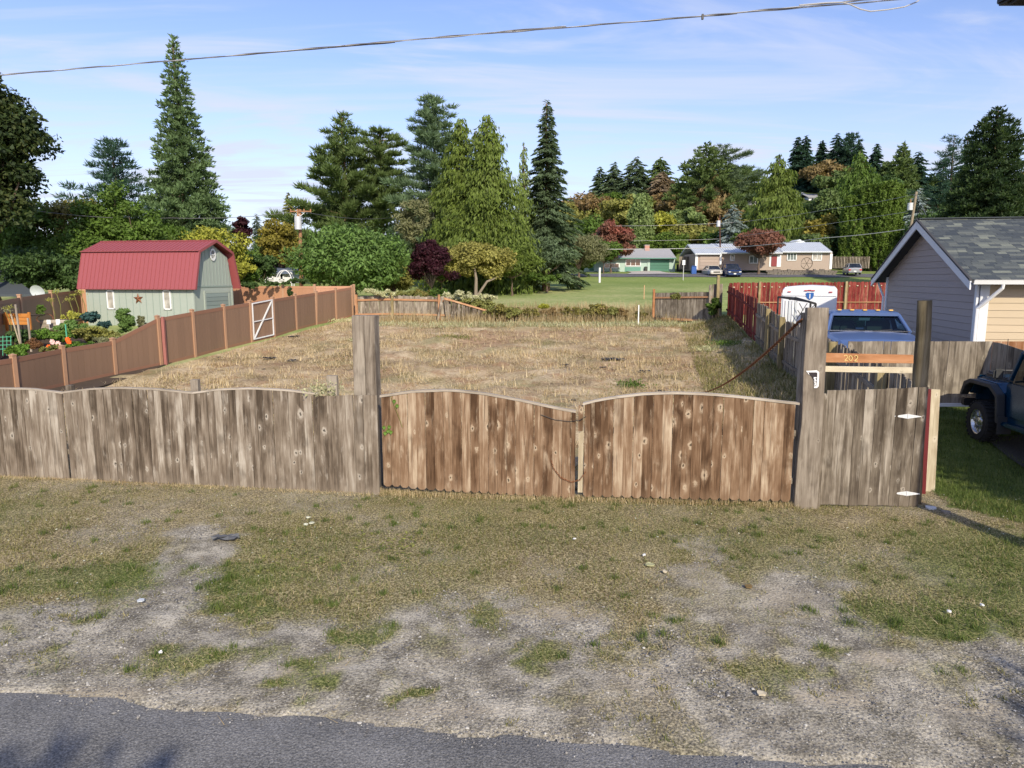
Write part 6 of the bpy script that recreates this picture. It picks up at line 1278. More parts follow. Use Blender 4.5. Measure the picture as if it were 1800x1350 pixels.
def broad(px, top, wpx, D, mat, label, bot=None, depth=.9, leaves=7000, leaf=.28, clumps=46, bark='bark', name='broadleaf_tree', cat='tree', group=None, asp=.62, droop=0, shape=None, trunkr=None, stems=None, ragged=.35, mat2=None, base=None):
    """crown of leaf clumps between rows top and bot"""
    x = at(px, 400, D).x; zb = g1(x, D) if base is None else base; zt = at(px, top, D).z; zl = at(px, bot, D).z if bot else zb + (zt - zb) * .25; zl = max(zl, zb + .1)
    Rx = wpx / 2 / FPX * D; Ry = Rx * depth; cz = (zt + zl) / 2; hz = (zt - zl) / 2
    t = thing(name, label, cat, (x, D, zb), 0, group); C = []; Rr = []
    for i in range(clumps):
        v = unit(1)[0]; r = rnd.uniform(.45, .86) if i % 5 else rnd.uniform(.1, .4); rc = rnd.uniform(.20, .36) * min(Rx, hz * 1.25) 
        if shape == 'dome': v[2] = abs(v[2]) * 1.6 - .6; 
        p = np.array([x + v[0] * r * Rx, D + v[1] * r * Ry, cz + np.clip(v[2], -1, 1) * r * (hz - rc * .5)])
        p += rng.normal(0, ragged * .12, 3) * [Rx, Ry, hz]; C.append(p); Rr.append(rc)
    C = np.array(C); Rr = np.array(Rr); w = Rr ** 2; w /= w.sum(); k = rng.choice(clumps, leaves, p=w); un = unit(leaves); un[:, 2] = un[:, 2] * .85 + .12
    rad = Rr[k] * (1 - .5 * rng.random(leaves) ** 2.2) * rng.uniform(.85, 1.15 + ragged * .3, leaves); P = C[k] + un * rad[:, None] * [1, 1, .72]
    P[:, 2] = np.maximum(P[:, 2], zb + .05); Dl = un * .5 + rng.normal(0, .7, (leaves, 3)) + [0, 0, -.35 - droop]; Nl = un + [0, 0, .55] + rng.normal(0, .4, (leaves, 3))
    if mat2:
        mlt, sel = mat2; s_ = sel(P, x, D, cz, Rx, hz); leafset(t, 'crown', P[~s_], Dl[~s_], Nl[~s_], leaf, asp, mat); leafset(t, 'foliage_flush', P[s_], Dl[s_], Nl[s_], leaf, asp, mlt)
    else: leafset(t, 'crown', P, Dl, Nl, leaf, asp, mat)
    if stems != 0:
        ex = MB(); tr_ = trunkr or max(.05, (zt - zb) * .022); fork = Vector((x, D, zb + (zl - zb) * .8 + hz * .25))
        for i in range(0, clumps, max(1, clumps // 16)): ex.tube([fork, fork.lerp(Vector(C[i]), .5) + Vector((0, 0, -.1 * hz)), C[i]], [tr_ * .55, tr_ * .3, tr_ * .1], 5, False)
        trunk_obj(t, (x, D, zb), fork, tr_, bark, ex)
    return t
bl, cf = broad, conifer
# --- left side
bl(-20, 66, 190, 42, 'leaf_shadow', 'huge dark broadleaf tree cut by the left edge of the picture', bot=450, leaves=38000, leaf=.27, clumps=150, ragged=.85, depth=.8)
cf(209, 243, 122, 70, 'leaf_spruce_dark', 'dark pine with a ragged rounded top behind the left thicket', 'pine', leaves=13000, leaf=.55, n=150, low=.22)
cf(327, 58, 172, 62, 'leaf_sequoia', 'towering narrow giant sequoia with a thin spire behind the red shed', 'sequoia', leaves=52000, leaf=.36, n=420, low=.06, prof=lambda s: (1 - s) ** 1.0 * 1.02 + .02 if s < .6 else (1 - s) ** .85 * .80 + .03)
bl(40, 330, 130, 50, 'leaf_green', 'green hazel thicket tree below the huge left tree', bot=500, leaves=11000, clumps=70, group=None, leaf=.25)
bl(118, 322, 120, 52, 'leaf_mixed', 'loose tree with brown and green leaves left of the barn shed', bot=500, leaves=11000, clumps=80, ragged=.7, leaf=.25)
bl(185, 318, 110, 51, 'leaf_green', 'mid green leafy tree behind the left end of the red roof', bot=480, leaves=10000, clumps=70, ragged=.7, leaf=.25)
bl(245, 345, 100, 50, 'leaf_green', 'yellowish green tree directly behind the red shed roof', bot=480, leaves=9000, clumps=60, leaf=.25)
bl(60, 425, 170, 45, 'leaf_dark', 'dark dense hedge of shrubs behind the garden fence', bot=520, leaves=14000, clumps=80, name='hedge', cat='hedge', leaf=.22)
bl(165, 450, 140, 46, 'leaf_dark', 'dark evergreen shrubs touching the left gable of the red shed', bot=530, leaves=9000, clumps=50, name='shrub', cat='shrub', leaf=.2)
bl(-60, 300, 150, 55, 'leaf_dark', 'dark tree outside the left edge behind the garden', bot=500, leaves=9000, clumps=60)
bl(372, 392, 118, 49, 'leaf_yellowgreen', 'yellow green tree with golden fruit rising right of the red shed roof', bot=500, leaves=13000, clumps=70, leaf=.2, ragged=.6)
bl(424, 374, 44, 66, 'leaf_purple', 'small dark purple leaved tree right of the giant sequoia', bot=440, leaves=3500, clumps=26)
cf(452, 374, 40, 95, 'leaf_fir_blue', 'thin pale blue conifer tip beside the purple leaved tree', 'fir', leaves=2200, leaf=.7)
bl(470, 405, 60, 90, 'leaf_dark', 'distant dark tree row left of the wooden power pole', bot=450, leaves=3500, clumps=30, leaf=.5)
cf(509, 338, 70, 98, 'leaf_olive', 'olive green conifer with a pointed top behind the power pole', 'fir', leaves=6000, leaf=.7)
bl(492, 378, 74, 58, 'leaf_gold', 'golden olive tree around the wooden power pole', bot=482, leaves=10000, clumps=60, leaf=.24)
bl(455, 440, 66, 52, 'leaf_dark', 'dark green tree between the yellow green tree and the power pole', bot=500, leaves=5000, clumps=34, leaf=.2)
bl(415, 462, 90, 48.5, 'leaf_green', 'leafy green tree behind the right corner of the shed', bot=505, leaves=6000, clumps=36, leaf=.2)
# --- middle group
cf(608, 196, 178, 86, 'leaf_pine', 'tall full pine with upswept layered branches above the round green tree', 'pine', leaves=34000, leaf=.8, low=.06, n=170, bark='bark_red', prof=lambda s: .55 + .5 * math.sin(math.pi * min(1, s * 1.05 + .12)) if s < .2 else (1 - ((s - .2) / .8) ** 1.5) * .98 + .05)
cf(672, 226, 84, 84, 'leaf_pine', 'second pine with a bare lower trunk right of the tall full pine', 'pine', leaves=13000, leaf=.75, low=.42, n=70, bark='bark_red', prof=lambda s: .9 if s < .75 else math.sqrt(max(0, 1 - ((s - .75) / .25) ** 2)) * .9 + .05)
bl(598, 330, 90, 88, 'leaf_pine', 'dark pine lower branches mass behind the round green tree', bot=430, leaves=6000, clumps=50, leaf=.6, asp=.2)
bl(622, 384, 205, 51, 'leaf_bright', 'broad round bright green tree behind the back left corner of the lot', bot=560, leaves=34000, clumps=190, leaf=.30, asp=.42, ragged=.5)
bl(757, 412, 88, 50, 'leaf_purple', 'dark purple maple behind the low wooden fence', bot=515, leaves=20000, clumps=60, leaf=.17, shape='dome')
bl(700, 440, 70, 60, 'leaf_green', 'green shrub tree between the round green tree and the purple maple', bot=505, leaves=5000, clumps=30, leaf=.25)
cf(765, 167, 158, 78, 'leaf_pine_blue', 'tall blue green fir with a dense crown top left of the yellow green cedars', 'pine', leaves=38000, leaf=.62, low=.08, n=230, prof=lambda s: (.85 if s < .55 else math.sqrt(max(0, 1 - ((s - .55) / .45) ** 2.2)) * .62 + .05) * (1.15 - .35 * s))
bl(745, 330, 100, 76, 'leaf_juniper', 'grey green conifer skirt below the tall blue green fir', bot=450, leaves=8000, clumps=60, leaf=.5, asp=.25)
cf(712, 378, 60, 82, 'leaf_pine_blue', 'flat tiered blue cedar beside the dark power pole', 'fir', leaves=4500, leaf=.6, n=60, low=.3)
cf(812, 203, 168, 68, 'leaf_cedar', 'left of two tall yellow green cedars beside the blue green fir', 'cedar', leaves=40000, leaf=.40, n=300, prof=lambda s: (1 - s) ** .60 * (.9 if s < .75 else .8))
cf(858, 198, 218, 66, 'leaf_cedar', 'right and broadest of the two tall yellow green cedars', 'cedar', leaves=52000, leaf=.40, n=380, prof=lambda s: (1 - s) ** .68)
cf(838, 222, 150, 71, 'leaf_pine', 'dark conifer showing between the two yellow green cedars', 'fir', leaves=8000, leaf=.55)
cf(921, 248, 60, 70, 'leaf_aspen', 'slim light green conifer between the cedars and the dark spruce', 'cedar', leaves=6000, leaf=.4, n=120)
cf(960, 172, 138, 70, 'leaf_spruce', 'tall narrow dark spruce standing right of the cedars', 'fir', leaves=38000, leaf=.46, n=420, bark='bark_red', low=.10, prof=lambda s: (1 - s) ** .78)
bl(962, 400, 100, 67, 'leaf_spruce', 'drooping dark conifer skirt at the foot of the tall spruce', bot=488, leaves=8000, clumps=60, leaf=.4, asp=.3)
bl(900, 425, 100, 60, 'leaf_cedar', 'low bright yellow green cedar boughs in front of the dark spruce', bot=492, leaves=8000, clumps=50, leaf=.3, asp=.35)
bl(835, 418, 170, 57, 'leaf_apple', 'old olive gold apple tree with pale leaning trunks at the field edge', bot=497, leaves=24000, clumps=110, leaf=.22, bark='bark_pale', stems=0)
tA = bpy.data.objects[[o.name for o in bpy.data.objects if o.get('label', '').startswith('old olive')][0]]
mb = MB(); b0 = gnd(836, 508); b0 = Vector((at(836, 505, 55).x, 55, g1(at(836, 505, 55).x, 55)))
mb.tube([b0, at(837, 490, 55), at(833, 465, 56)], [.15, .11, .06], 7); mb.tube([b0, at(856, 495, 55), at(877, 486, 55.5), at(884, 470, 56)], [.11, .09, .07, .04], 7); mb.build('trunk', 'bark_pale', tA)
bl(775, 440, 80, 58, 'leaf_green', 'green shrub between the purple maple and the old apple tree', bot=500, leaves=6000, clumps=40, leaf=.22)
bl(1018, 404, 112, 76, 'leaf_juniper', 'low spreading grey olive pine on a leaning trunk at the field edge', bot=474, leaves=16000, clumps=80, leaf=.34, asp=.22, trunkr=.3)
bl(1075, 378, 78, 106, 'leaf_maroon', 'autumn maple turning red at its top in front of the green house', bot=470, leaves=12000, clumps=60, leaf=.42, mat2=('leaf_red', lambda P, x, D, cz, Rx, hz: (P[:, 2] > cz + hz * .25) & (P[:, 0] > x - Rx * .2)))
bl(1062, 415, 66, 104, 'leaf_green', 'green lower boughs of the maple left of the mint green house', bot=465, leaves=6000, clumps=40, leaf=.4)
cf(1127, 344, 42, 124, 'leaf_aspen', 'slender pale green poplar behind the mint green house', 'column', leaves=8000, leaf=.6, prof=lambda s: (math.sin(math.pi * min(1, .25 + s * .75)) ** .7))
# trunks and shade below the middle group
for px, D_, c_ in ((888, 62, 'one'), (922, 65, 'two'), (1003, 74, 'three')): pass
bl(945, 478, 110, 64, 'leaf_green', 'low leafy ground shrubs below the dark spruce', bot=497, leaves=5000, clumps=40, leaf=.25, name='shrub', cat='shrub', stems=0)
bl(870, 480, 60, 63, 'leaf_dark', 'dark undergrowth below the cedars', bot=500, leaves=4000, clumps=30, leaf=.25, name='shrub', cat='shrub', stems=0)
bl(1100, 425, 130, 128, 'leaf_green', 'green hedge mass behind the left part of the mint green house', bot=470, leaves=6000, clumps=50, leaf=.5, name='hedge', cat='hedge')
bl(1170, 402, 100, 122, 'leaf_arbor', 'bright green dense hedge behind the mint green house', bot=460, leaves=9000, clumps=70, leaf=.45, name='hedge', cat='hedge')
# --- hillside fill
fill = [(1010, 365, 70, 150, 'leaf_olive'), (1050, 345, 80, 190, 'leaf_rust'), (1095, 345, 90, 175, 'leaf_olive'), (1150, 345, 80, 185, 'leaf_rust'), (1110, 375, 80, 150, 'leaf_olive'), (1160, 375, 60, 150, 'leaf_yellowgreen'), (1200, 370, 90, 155, 'leaf_aspen'), (1215, 395, 80, 135, 'leaf_olive'),
    (1185, 350, 60, 172, 'leaf_brown'), (1040, 375, 70, 140, 'leaf_green'), (1260, 365, 90, 165, 'leaf_brown'), (1270, 400, 70, 128, 'leaf_green'), (1235, 350, 70, 180, 'leaf_olive'), (1310, 370, 60, 165, 'leaf_green'), (1335, 385, 70, 150, 'leaf_olive'), (1440, 378, 50, 118, 'leaf_gold'), (1450, 352, 90, 170, 'leaf_dark'), (1500, 340, 90, 160, 'leaf_dark'),
    (1470, 395, 90, 118, 'leaf_dark'), (1595, 370, 80, 130, 'leaf_dark'), (1440, 285, 70, 215, 'leaf_brown'), (1640, 345, 60, 125, 'leaf_rust'), (1480, 300, 80, 200, 'leaf_pine'), (1560, 330, 90, 150, 'leaf_pine'), (1620, 385, 90, 110, 'leaf_dark'), (1660, 360, 90, 105, 'leaf_dark'), (985, 385, 50, 125, 'leaf_green'), (1395, 375, 60, 175, 'leaf_green'), (1365, 350, 90, 190, 'leaf_green'), (1430, 360, 70, 180, 'leaf_dark')]
nm = {'leaf_olive': 'olive', 'leaf_rust': 'rusty brown', 'leaf_yellowgreen': 'bright yellow green', 'leaf_aspen': 'pale green', 'leaf_brown': 'brown', 'leaf_green': 'green', 'leaf_gold': 'golden', 'leaf_dark': 'dark green', 'leaf_pine': 'deep green', 'leaf_arbor': 'bright green'}
nm_ = nm
where = ['left end', 'behind the autumn maple', 'above the mint green house', 'above the right end of the mint green house', 'behind the pale poplar', 'right of the pale poplar', 'above the gap between the two houses', 'behind the gap between the two houses', 'below the pale dead conifer', 'behind the maple top',
    'below the tall hill conifer', 'behind the taupe garage roof', 'left of the tall hill conifer', 'left of the bright cedar', 'at the left foot of the bright cedar', 'right of the bright cedar above the taupe roof', 'above the hedge columns at left', 'directly behind the hedge columns', 'at the left foot of the hedge columns',
    'behind the leaning power pole', 'high on the hill among the skyline conifers', 'right of the leaning power pole', 'beside the skyline conifers', 'above the hedge columns at right', 'behind the garage gable peak', 'left below the big right sequoia', 'right of the dark spruce foot', 'behind the bright cedar at right', 'behind the bright cedar', 'below the pale hill houses']
for (a, w) in zip(fill, where):
    px, top, wp, D_, mt = a; bl(px, top - 4, wp * 1.3, D_, mt, f'{nm[mt]} broadleaf tree on the hillside {w}', leaves=6500, clumps=60, leaf=.0045 * D_, ragged=.6, group='broadleaf trees on the hillside', bot=top + 95)
# skyline conifers
sky = [(1053, 292, 34, 215, 'leaf_spruce', 'fir', 'leftmost skyline conifer, slim and dark'), (1078, 285, 46, 210, 'leaf_spruce', 'fir', 'broad dark skyline conifer second from the left'), (1116, 275, 60, 205, 'leaf_spruce', 'fir', 'broadest dark conifer of the left skyline group'), (1157, 276, 42, 205, 'leaf_pine', 'fir', 'dark green conifer behind the pale dead one'), (1162, 302, 44, 195, 'leaf_dead', 'fir', 'pale brown dead conifer on the hill skyline'),
    (1237, 248, 110, 170, 'leaf_pine', 'sequoia', 'tall dense green hill conifer with a pointed top'), (1266, 255, 58, 172, 'leaf_spruce', 'pine', 'open topped conifer beside the tall dense hill conifer'), (1252, 300, 90, 168, 'leaf_brown', 'cedar', 'brownish conifer flank below the tall hill conifer'), (1300, 294, 60, 190, 'leaf_pine', 'pine', 'dark green multi topped conifer left of the bright cedar'),
    (1364, 268, 118, 128, 'leaf_cedar', 'cedar', 'broad bright green conical cedar behind the taupe house'), (1394, 239, 36, 225, 'leaf_spruce_dark', 'fir', 'left of the twin dark narrow firs on the skyline'), (1408, 237, 38, 225, 'leaf_spruce_dark', 'fir', 'right of the twin dark narrow firs on the skyline'), (1436, 246, 32, 230, 'leaf_spruce_dark', 'fir', 'thin sparse fir right of the twin firs'),
    (1462, 234, 48, 225, 'leaf_spruce_dark', 'fir', 'sharply pointed dark fir in the middle of the right skyline'), (1483, 234, 26, 222, 'leaf_spruce_dark', 'pine', 'crooked thin conifer right of the sharply pointed fir'), (1500, 246, 36, 220, 'leaf_spruce_dark', 'fir', 'dark fir behind the big yellowish cedar on the hill'), (1503, 262, 90, 165, 'leaf_green', 'cedar', 'large yellowish green cedar on the hill above the hedge columns'),
    (1531, 252, 36, 215, 'leaf_spruce_dark', 'fir', 'dark fir right of the large yellowish hill cedar'), (1577, 249, 50, 185, 'leaf_pine', 'sequoia', 'pointed deep green conifer behind the hedge columns'), (1604, 265, 46, 190, 'leaf_spruce_dark', 'fir', 'dark spreading conifer above the leaning power pole'), (1664, 236, 50, 120, 'leaf_spruce_dark', 'pine', 'open dark conifer left of the big right sequoia'), (1687, 228, 46, 122, 'leaf_spruce_dark', 'fir', 'dark fir touching the left flank of the big right sequoia'),
    (1612, 330, 56, 118, 'leaf_bluespruce', 'fir', 'bluish spruce behind the leaning power pole'), (1288, 358, 56, 122, 'leaf_bluespruce', 'fir', 'silvery blue spruce behind the taupe house roof'), (1420, 300, 50, 218, 'leaf_spruce_dark', 'fir', 'small dark fir among the pale hill houses'), (1650, 270, 40, 125, 'leaf_spruce_dark', 'fir', 'dark fir just right of the leaning power pole top'), (1345, 330, 40, 200, 'leaf_pine', 'fir', 'small fir beside the low white hill house'), (1550, 282, 50, 200, 'leaf_pine', 'fir', 'green fir between the yellowish cedar and the pointed conifer')]
for (px, top, wp, D_, mt, kd, lab) in sky:
    cf(px, top, wp * (1.95 if px < 1170 else 1.6), D_, mt, lab, kd, prof=(lambda s: (1 - s) ** .62) if kd == 'fir' else None, leaves=int(4200 + wp * 120) * (2 if px == 1364 else 1), leaf=.0055 * D_, n=150 if px != 1364 else 300, group='conifers on the hillside skyline')
# arborvitae columns: one clump of separate plants
for i, (px, top, w, D_) in enumerate(((1491, 345, 26, 113), (1506, 328, 26, 114), (1521, 325, 25, 112), (1536, 322, 24, 111), (1550, 321, 24, 110), (1563, 317, 24, 110), (1574, 322, 22, 111))):
    cf(px, top, w, D_, 'leaf_arbor', ('first', 'second', 'third', 'fourth', 'fifth', 'sixth', 'seventh')[i] + ' from the left of seven bright green hedge columns behind the far fence', 'column', leaves=11000, leaf=.33, n=170, low=.0, name='hedge_column', group='tall hedge columns beside the far houses')
cf(1503, 388, 20, 108, 'leaf_arbor', 'short bright sprout in front of the tall hedge columns', 'column', leaves=2500, leaf=.4, n=50, name='hedge_column')
bl(1337, 399, 88, 100, 'leaf_maroon', 'rounded reddish brown maple in front of the taupe house', bot=455, leaves=14000, clumps=70, leaf=.34, trunkr=.22)
# big sequoia on the right
cf(1735, 184, 205, 74, 'leaf_sequoia_dark', 'broad giant sequoia behind the garage roof at the right', 'sequoia', leaves=80000, leaf=.42, n=520, prof=lambda s: min(.92, (1 - s) ** .60 * 1.0) * (.9 + .1 * math.sin(s * 17)))
bl(1800, 290, 60, 90, 'leaf_gold', 'golden tree cut by the right edge beside the big sequoia', bot=385, leaves=5000, clumps=40, leaf=.4)
bl(1850, 300, 90, 80, 'leaf_dark', 'dark tree outside the right edge beyond the garage', bot=385, leaves=4000, clumps=40, leaf=.4)
# undergrowth closing the view below the trees
for px, top, w, D_, mt, lab, bt in ((440, 430, 100, 60, 'leaf_green', 'mid green thicket behind the yellow green tree', 500), (405, 455, 80, 47.5, 'leaf_yellowgreen', 'low yellow green boughs beside the shed gable', 500), (560, 440, 80, 60, 'leaf_green', 'green thicket right of the wooden power pole', 500), (700, 400, 90, 90, 'leaf_juniper', 'grey green thicket between the pine and the fir', 480),
    (690, 455, 70, 57, 'leaf_olive', 'olive shrubs at the right foot of the round green tree', 520), (800, 455, 90, 64, 'leaf_dark', 'dark thicket behind the old apple tree', 500), (1010, 440, 90, 96, 'leaf_green', 'green thicket left of the mint green house', 480), (540, 400, 60, 96, 'leaf_dark', 'dark thicket behind the wooden power pole', 470), (930, 430, 120, 69, 'leaf_green', 'shaded green thicket between cedar and spruce', 492), (20, 380, 120, 52, 'leaf_green', 'lit green tree crown above the garden fence at far left', 520), (300, 380, 90, 56, 'leaf_green', 'leafy tree at the foot of the giant sequoia', 470), (150, 390, 120, 48.5, 'leaf_green', 'green tree directly left of the red roof', 520)):
    bl(px, top, w, D_, mt, lab, bot=bt, leaves=9000, clumps=60, leaf=.0048 * D_, ragged=.7, name='thicket', cat='shrub')
for k, (px, top, w, D_, mt) in enumerate(((1030, 330, 110, 205, 'leaf_rust'), (1075, 338, 110, 200, 'leaf_green'), (1125, 330, 100, 215, 'leaf_dark'), (1180, 335, 110, 200, 'leaf_rust'), (1225, 325, 110, 205, 'leaf_olive'), (1285, 330, 110, 208, 'leaf_green'), (1345, 335, 90, 215, 'leaf_green'), (1385, 320, 80, 232, 'leaf_dark'), (1425, 300, 90, 235, 'leaf_dark'), (1470, 285, 100, 235, 'leaf_dark'), (1520, 290, 100, 225, 'leaf_pine'), (1570, 300, 90, 215, 'leaf_dark'), (1620, 310, 80, 205, 'leaf_dark'), (1665, 300, 80, 190, 'leaf_pine'), (1540, 300, 100, 180, 'leaf_dark'), (1320, 400, 60, 120, 'leaf_green'), (1425, 400, 60, 116, 'leaf_pine'), (1450, 330, 60, 160, 'leaf_pine'), (1000, 350, 60, 190, 'leaf_olive'))):
    bl(px, top, w * 1.15, D_, mt, nm_[mt] + ' tree in the hill belt, ' + ('first', 'second', 'third', 'fourth', 'fifth', 'sixth', 'seventh', 'eighth', 'ninth', 'tenth', 'eleventh', 'twelfth', 'thirteenth', 'fourteenth', 'one of three behind the hedge columns', 'one just behind the taupe roof', 'one behind the right end of the taupe house', 'one above the hill cedar foot', 'leftmost beside the spruce')[k] + (' from the left' if k < 14 else ''), bot=top + 90, leaves=6000, clumps=55, leaf=.0048 * D_, ragged=.6, group='tree belt on the hill')
# --- brambles and tall dry grass at the embankment
def bush(px, py, wpx, hpx, D, mat, label, leaves=2500, leaf=.14, name='bramble', cat='shrub', group=None, **k):
    return bl(px, py, wpx, D, mat, label, bot=py + hpx, leaves=leaves, clumps=18, leaf=leaf, name=name, cat=cat, stems=0, group=group, **k)
for px, top, w, h, D_, m_, lab in ((660, 505, 90, 20, 41.5, 'leaf_pale', 'pale wilted vine tumbling over the end post of the vinyl fence'), (715, 508, 90, 18, 42, 'leaf_bramble', 'bramble growing over the low fence beside its second post'), (760, 505, 80, 20, 43, 'leaf_green', 'green bramble clump behind the low fence'), (800, 508, 80, 30, 42.5, 'leaf_pale', 'pale flowering bramble behind the fallen fence panel'), (840, 520, 70, 30, 41.5, 'leaf_bramble', 'bramble mound above the fallen panel'),
    (884, 528, 60, 32, 40.6, 'leaf_mixed', 'brown and green bramble right of the fallen panel'), (958, 532, 24, 12, 41, 'leaf_yellowgreen', 'small bright yellow green bush on the embankment'), (1045, 532, 60, 30, 40.6, 'leaf_mixed', 'brown bramble in the middle of the embankment'), (1075, 536, 40, 28, 40.4, 'leaf_bramble', 'leafy bramble with pale leaves near the stake'), (900, 540, 50, 20, 40.2, 'leaf_bramble', 'low green bramble at the right foot of the fallen panel'), (1192, 515, 26, 12, 38.6, 'leaf_bramble', 'tuft of vine hanging over the back right fence panel'), (1262, 520, 30, 36, 38.0, 'leaf_green', 'green shrub in the corner beside the red fence')):
    bush(px, top, w, h, D_, m_, lab)
for k, (px, top, w, h, m_) in enumerate(((870, 536, 50, 26, 'leaf_bramble'), (905, 534, 44, 28, 'leaf_brown'), (932, 539, 40, 22, 'leaf_mixed'), (975, 538, 44, 24, 'leaf_rust'), (1005, 536, 46, 26, 'leaf_mixed'), (1030, 540, 36, 24, 'leaf_bramble'), (1060, 534, 46, 30, 'leaf_brown'), (1095, 540, 34, 22, 'leaf_rust'), (1130, 545, 26, 18, 'leaf_mixed'), (820, 522, 50, 24, 'leaf_bramble'), (735, 508, 60, 16, 'leaf_mixed'), (850, 512, 60, 18, 'leaf_pale'))):
    bush(px, top, w, h, 40.8 if top > 525 else 42.4, m_, ('first', 'second', 'third', 'fourth', 'fifth', 'sixth', 'seventh', 'eighth', 'ninth')[k] + ' from the left of nine low scrub clumps along the embankment' if k < 9 else ('bramble scrub just above the fallen panel end', 'brown green scrub above the middle of the low fence', 'pale scrub on the rise behind the fallen panel')[k - 9], 1800, .12, 'scrub')
for px, top, w, h, D_, lab in ((430, 495, 60, 14, 42.6, 'dark green vine lying over the tan fence right of the shed'), (478, 492, 60, 14, 42.2, 'dark green vine over the tan fence below the hoop frame'), (520, 488, 50, 12, 42, 'green vine at the top of the tan fence beside the power pole'), (505, 505, 10, 18, 41.4, 'thin vine strand hanging down the tan fence')):
    bush(px, top, w, h, D_, 'leaf_dark', lab, 2200, .13, 'vine', 'vine')
n = 15000; px_ = rng.uniform(-7.5, 11.2, n); P = np.stack([px_, rng.uniform(39.6, 44.5, n)], 1); P = P[rng.random(n) < .2 + 1.2 * fbm(P[:, 0], P[:, 1], .7, 3)]
blades('tall_dry_grass', P, (.2, .8), .03, (0, .8), 'dry_tall', 'tall dry tan grass on the embankment at the back of the lot', 'dry grass')
n = 14000; P = np.stack([rng.uniform(-8, 10.5, n), rng.uniform(37.5, 39.9, n)], 1); P = P[rng.random(len(P)) < fbm(P[:, 0], P[:, 1], .9, 3)]
blades('cut_weeds', P, (.1, .35), .035, (.6, 1.5), 'leaf_pale', 'cut pale weeds lying along the foot of the back fence', 'weeds')
# piles of cut weeds, black plastic scraps
for px, py, m_, s_, lab in ((800, 596, 'leaf_bramble', .9, 'dark tuft of weeds beside the bare soil patch'), (635, 600, 'leaf_pale', .8, 'pale heap of cut weeds behind the tall timber post'), (1290, 607, 'leaf_green', 1.0, 'green heap of cut weeds on the shaded bank'), (1255, 617, 'leaf_pale', .9, 'pale streak of cut weeds at the foot of the shaded bank'), (1110, 680, 'leaf_green', .5, 'small green tuft behind the right gate leaf'), (600, 566, 'leaf_pale', .8, 'cut pale weeds at the foot of the vinyl fence end'), (575, 686, 'leaf_pale', .35, 'pale ivy leaves on top of the front fence beside the short stub')):
    g = gnd(px, py); 
    if px == 575: g = Vector((at(570, 687, 11.2).x, 11.15, at(570, 692, 11.2).z))
    nn = int(900 * s_); C = np.array(g) + rng.normal(0, 1, (nn, 3)) * [s_ * .45, s_ * .3, .06] + [0, 0, .08]; C[:, 2] = np.maximum(C[:, 2], g.z); o = quads(C, unit(nn), unit(nn) + [0, 0, 1], .07 if px != 575 else .05, .5); ob = npmesh('weed_heap', o[0], o[1], m_); tag(ob, lab, 'weeds', kind='stuff')
def scrap(px, py, wpx, lab, mat='black_plastic', nm='plastic_scrap'):
    if 'grey' in lab: mat = 'dusty_sheet'
    g = gnd(px, py); w = wpx / FPX * g.y; mb = MB(); rows = []; n = 6
    for i in range(n): rows.append([(g.x + w * (j / 5 - .5) * (1 - .25 * abs(i - 2.5) / 2.5) + rnd.uniform(-.05, .05) * w, g.y + w * .5 * (i / (n - 1) - .5) + rnd.uniform(-.04, .04), g1(g.x, g.y) + .03 + rnd.uniform(0, .09) * min(1, w * 1.6)) for j in range(6)])
    mb.grid(rows); tag(mb.build(nm, mat, fixn=False), lab, 'plastic scrap')
for a in ((517, 594, 22, 'crumpled black plastic near the metal framed gate'), (474, 632, 24, 'left of two black plastic scraps in the middle of the lot'), (514, 636, 20, 'right of two black plastic scraps in the middle of the lot'), (1078, 634, 48, 'largest patch of black plastic sheet in the lot'), (1134, 655, 20, 'small black plastic scrap right of the largest patch'), (1060, 648, 14, 'little black scrap below the largest plastic patch'), (386, 630, 12, 'tiny dark scrap near the vinyl fence'), (1160, 690, 20, 'torn plastic near the top of the right gate'), (1007, 706, 12, 'dark twisted rubbish just behind the meeting of the gates'), (993, 644, 16, 'faint dark plastic shred in the centre of the lot'), (398, 952, 50, 'flat grey plastic sheet half buried in the verge'), (462, 651, 10, 'small dark shred in the left part of the lot')): scrap(*a)
# survey stakes
for px, pb, pt, m_, lab in ((1122, 571, 537, 'white_paint', 'white topped survey stake at the edge of the embankment'), (1132, 526, 502, 'wood_rail', 'thin brown stake standing in the field'), (902, 507, 493, 'wood_orange', 'short orange stake near the cedar trunks'), (1149, 566, 506, 'wood_orange', None)):
    if lab is None: continue
    g = gnd(px, pb); z = at(px, pt, g.y).z; mb = MB(); mb.box((g.x, g.y, (g.z + z) / 2), (.055, .04, z - g.z + .05)); tag(mb.build('survey_stake', m_, loc=g), lab, 'stake')
g = gnd(1054, 488); g = Vector((at(1054, 486, 88).x, 88, g1(at(1054, 486, 88).x, 88))); z = at(1054, 470.5, 88).z; mb = MB(); mb.tube([g, (g.x, g.y, z)], .13, 8); tag(mb.build('marker_post', 'white_paint', loc=g), 'white utility marker post at the edge of the far field', 'post')
D = 92; p = at(1201, 486, D); gg = g1(p.x, D); z = at(1201, 458, D).z; sp = thing('road_sign', 'small pale sign on a thin post between the two far houses', 'sign', (p.x, D, gg)); mb = MB(); mb.tube([(p.x, D, gg), (p.x, D, z)], .04, 6); mb.build('post', 'white_metal', sp); mb = MB(); mb.box((p.x, D - .05, z - .25), (.36, .03, .6)); mb.build('sign_plate', 'white_paint', sp)
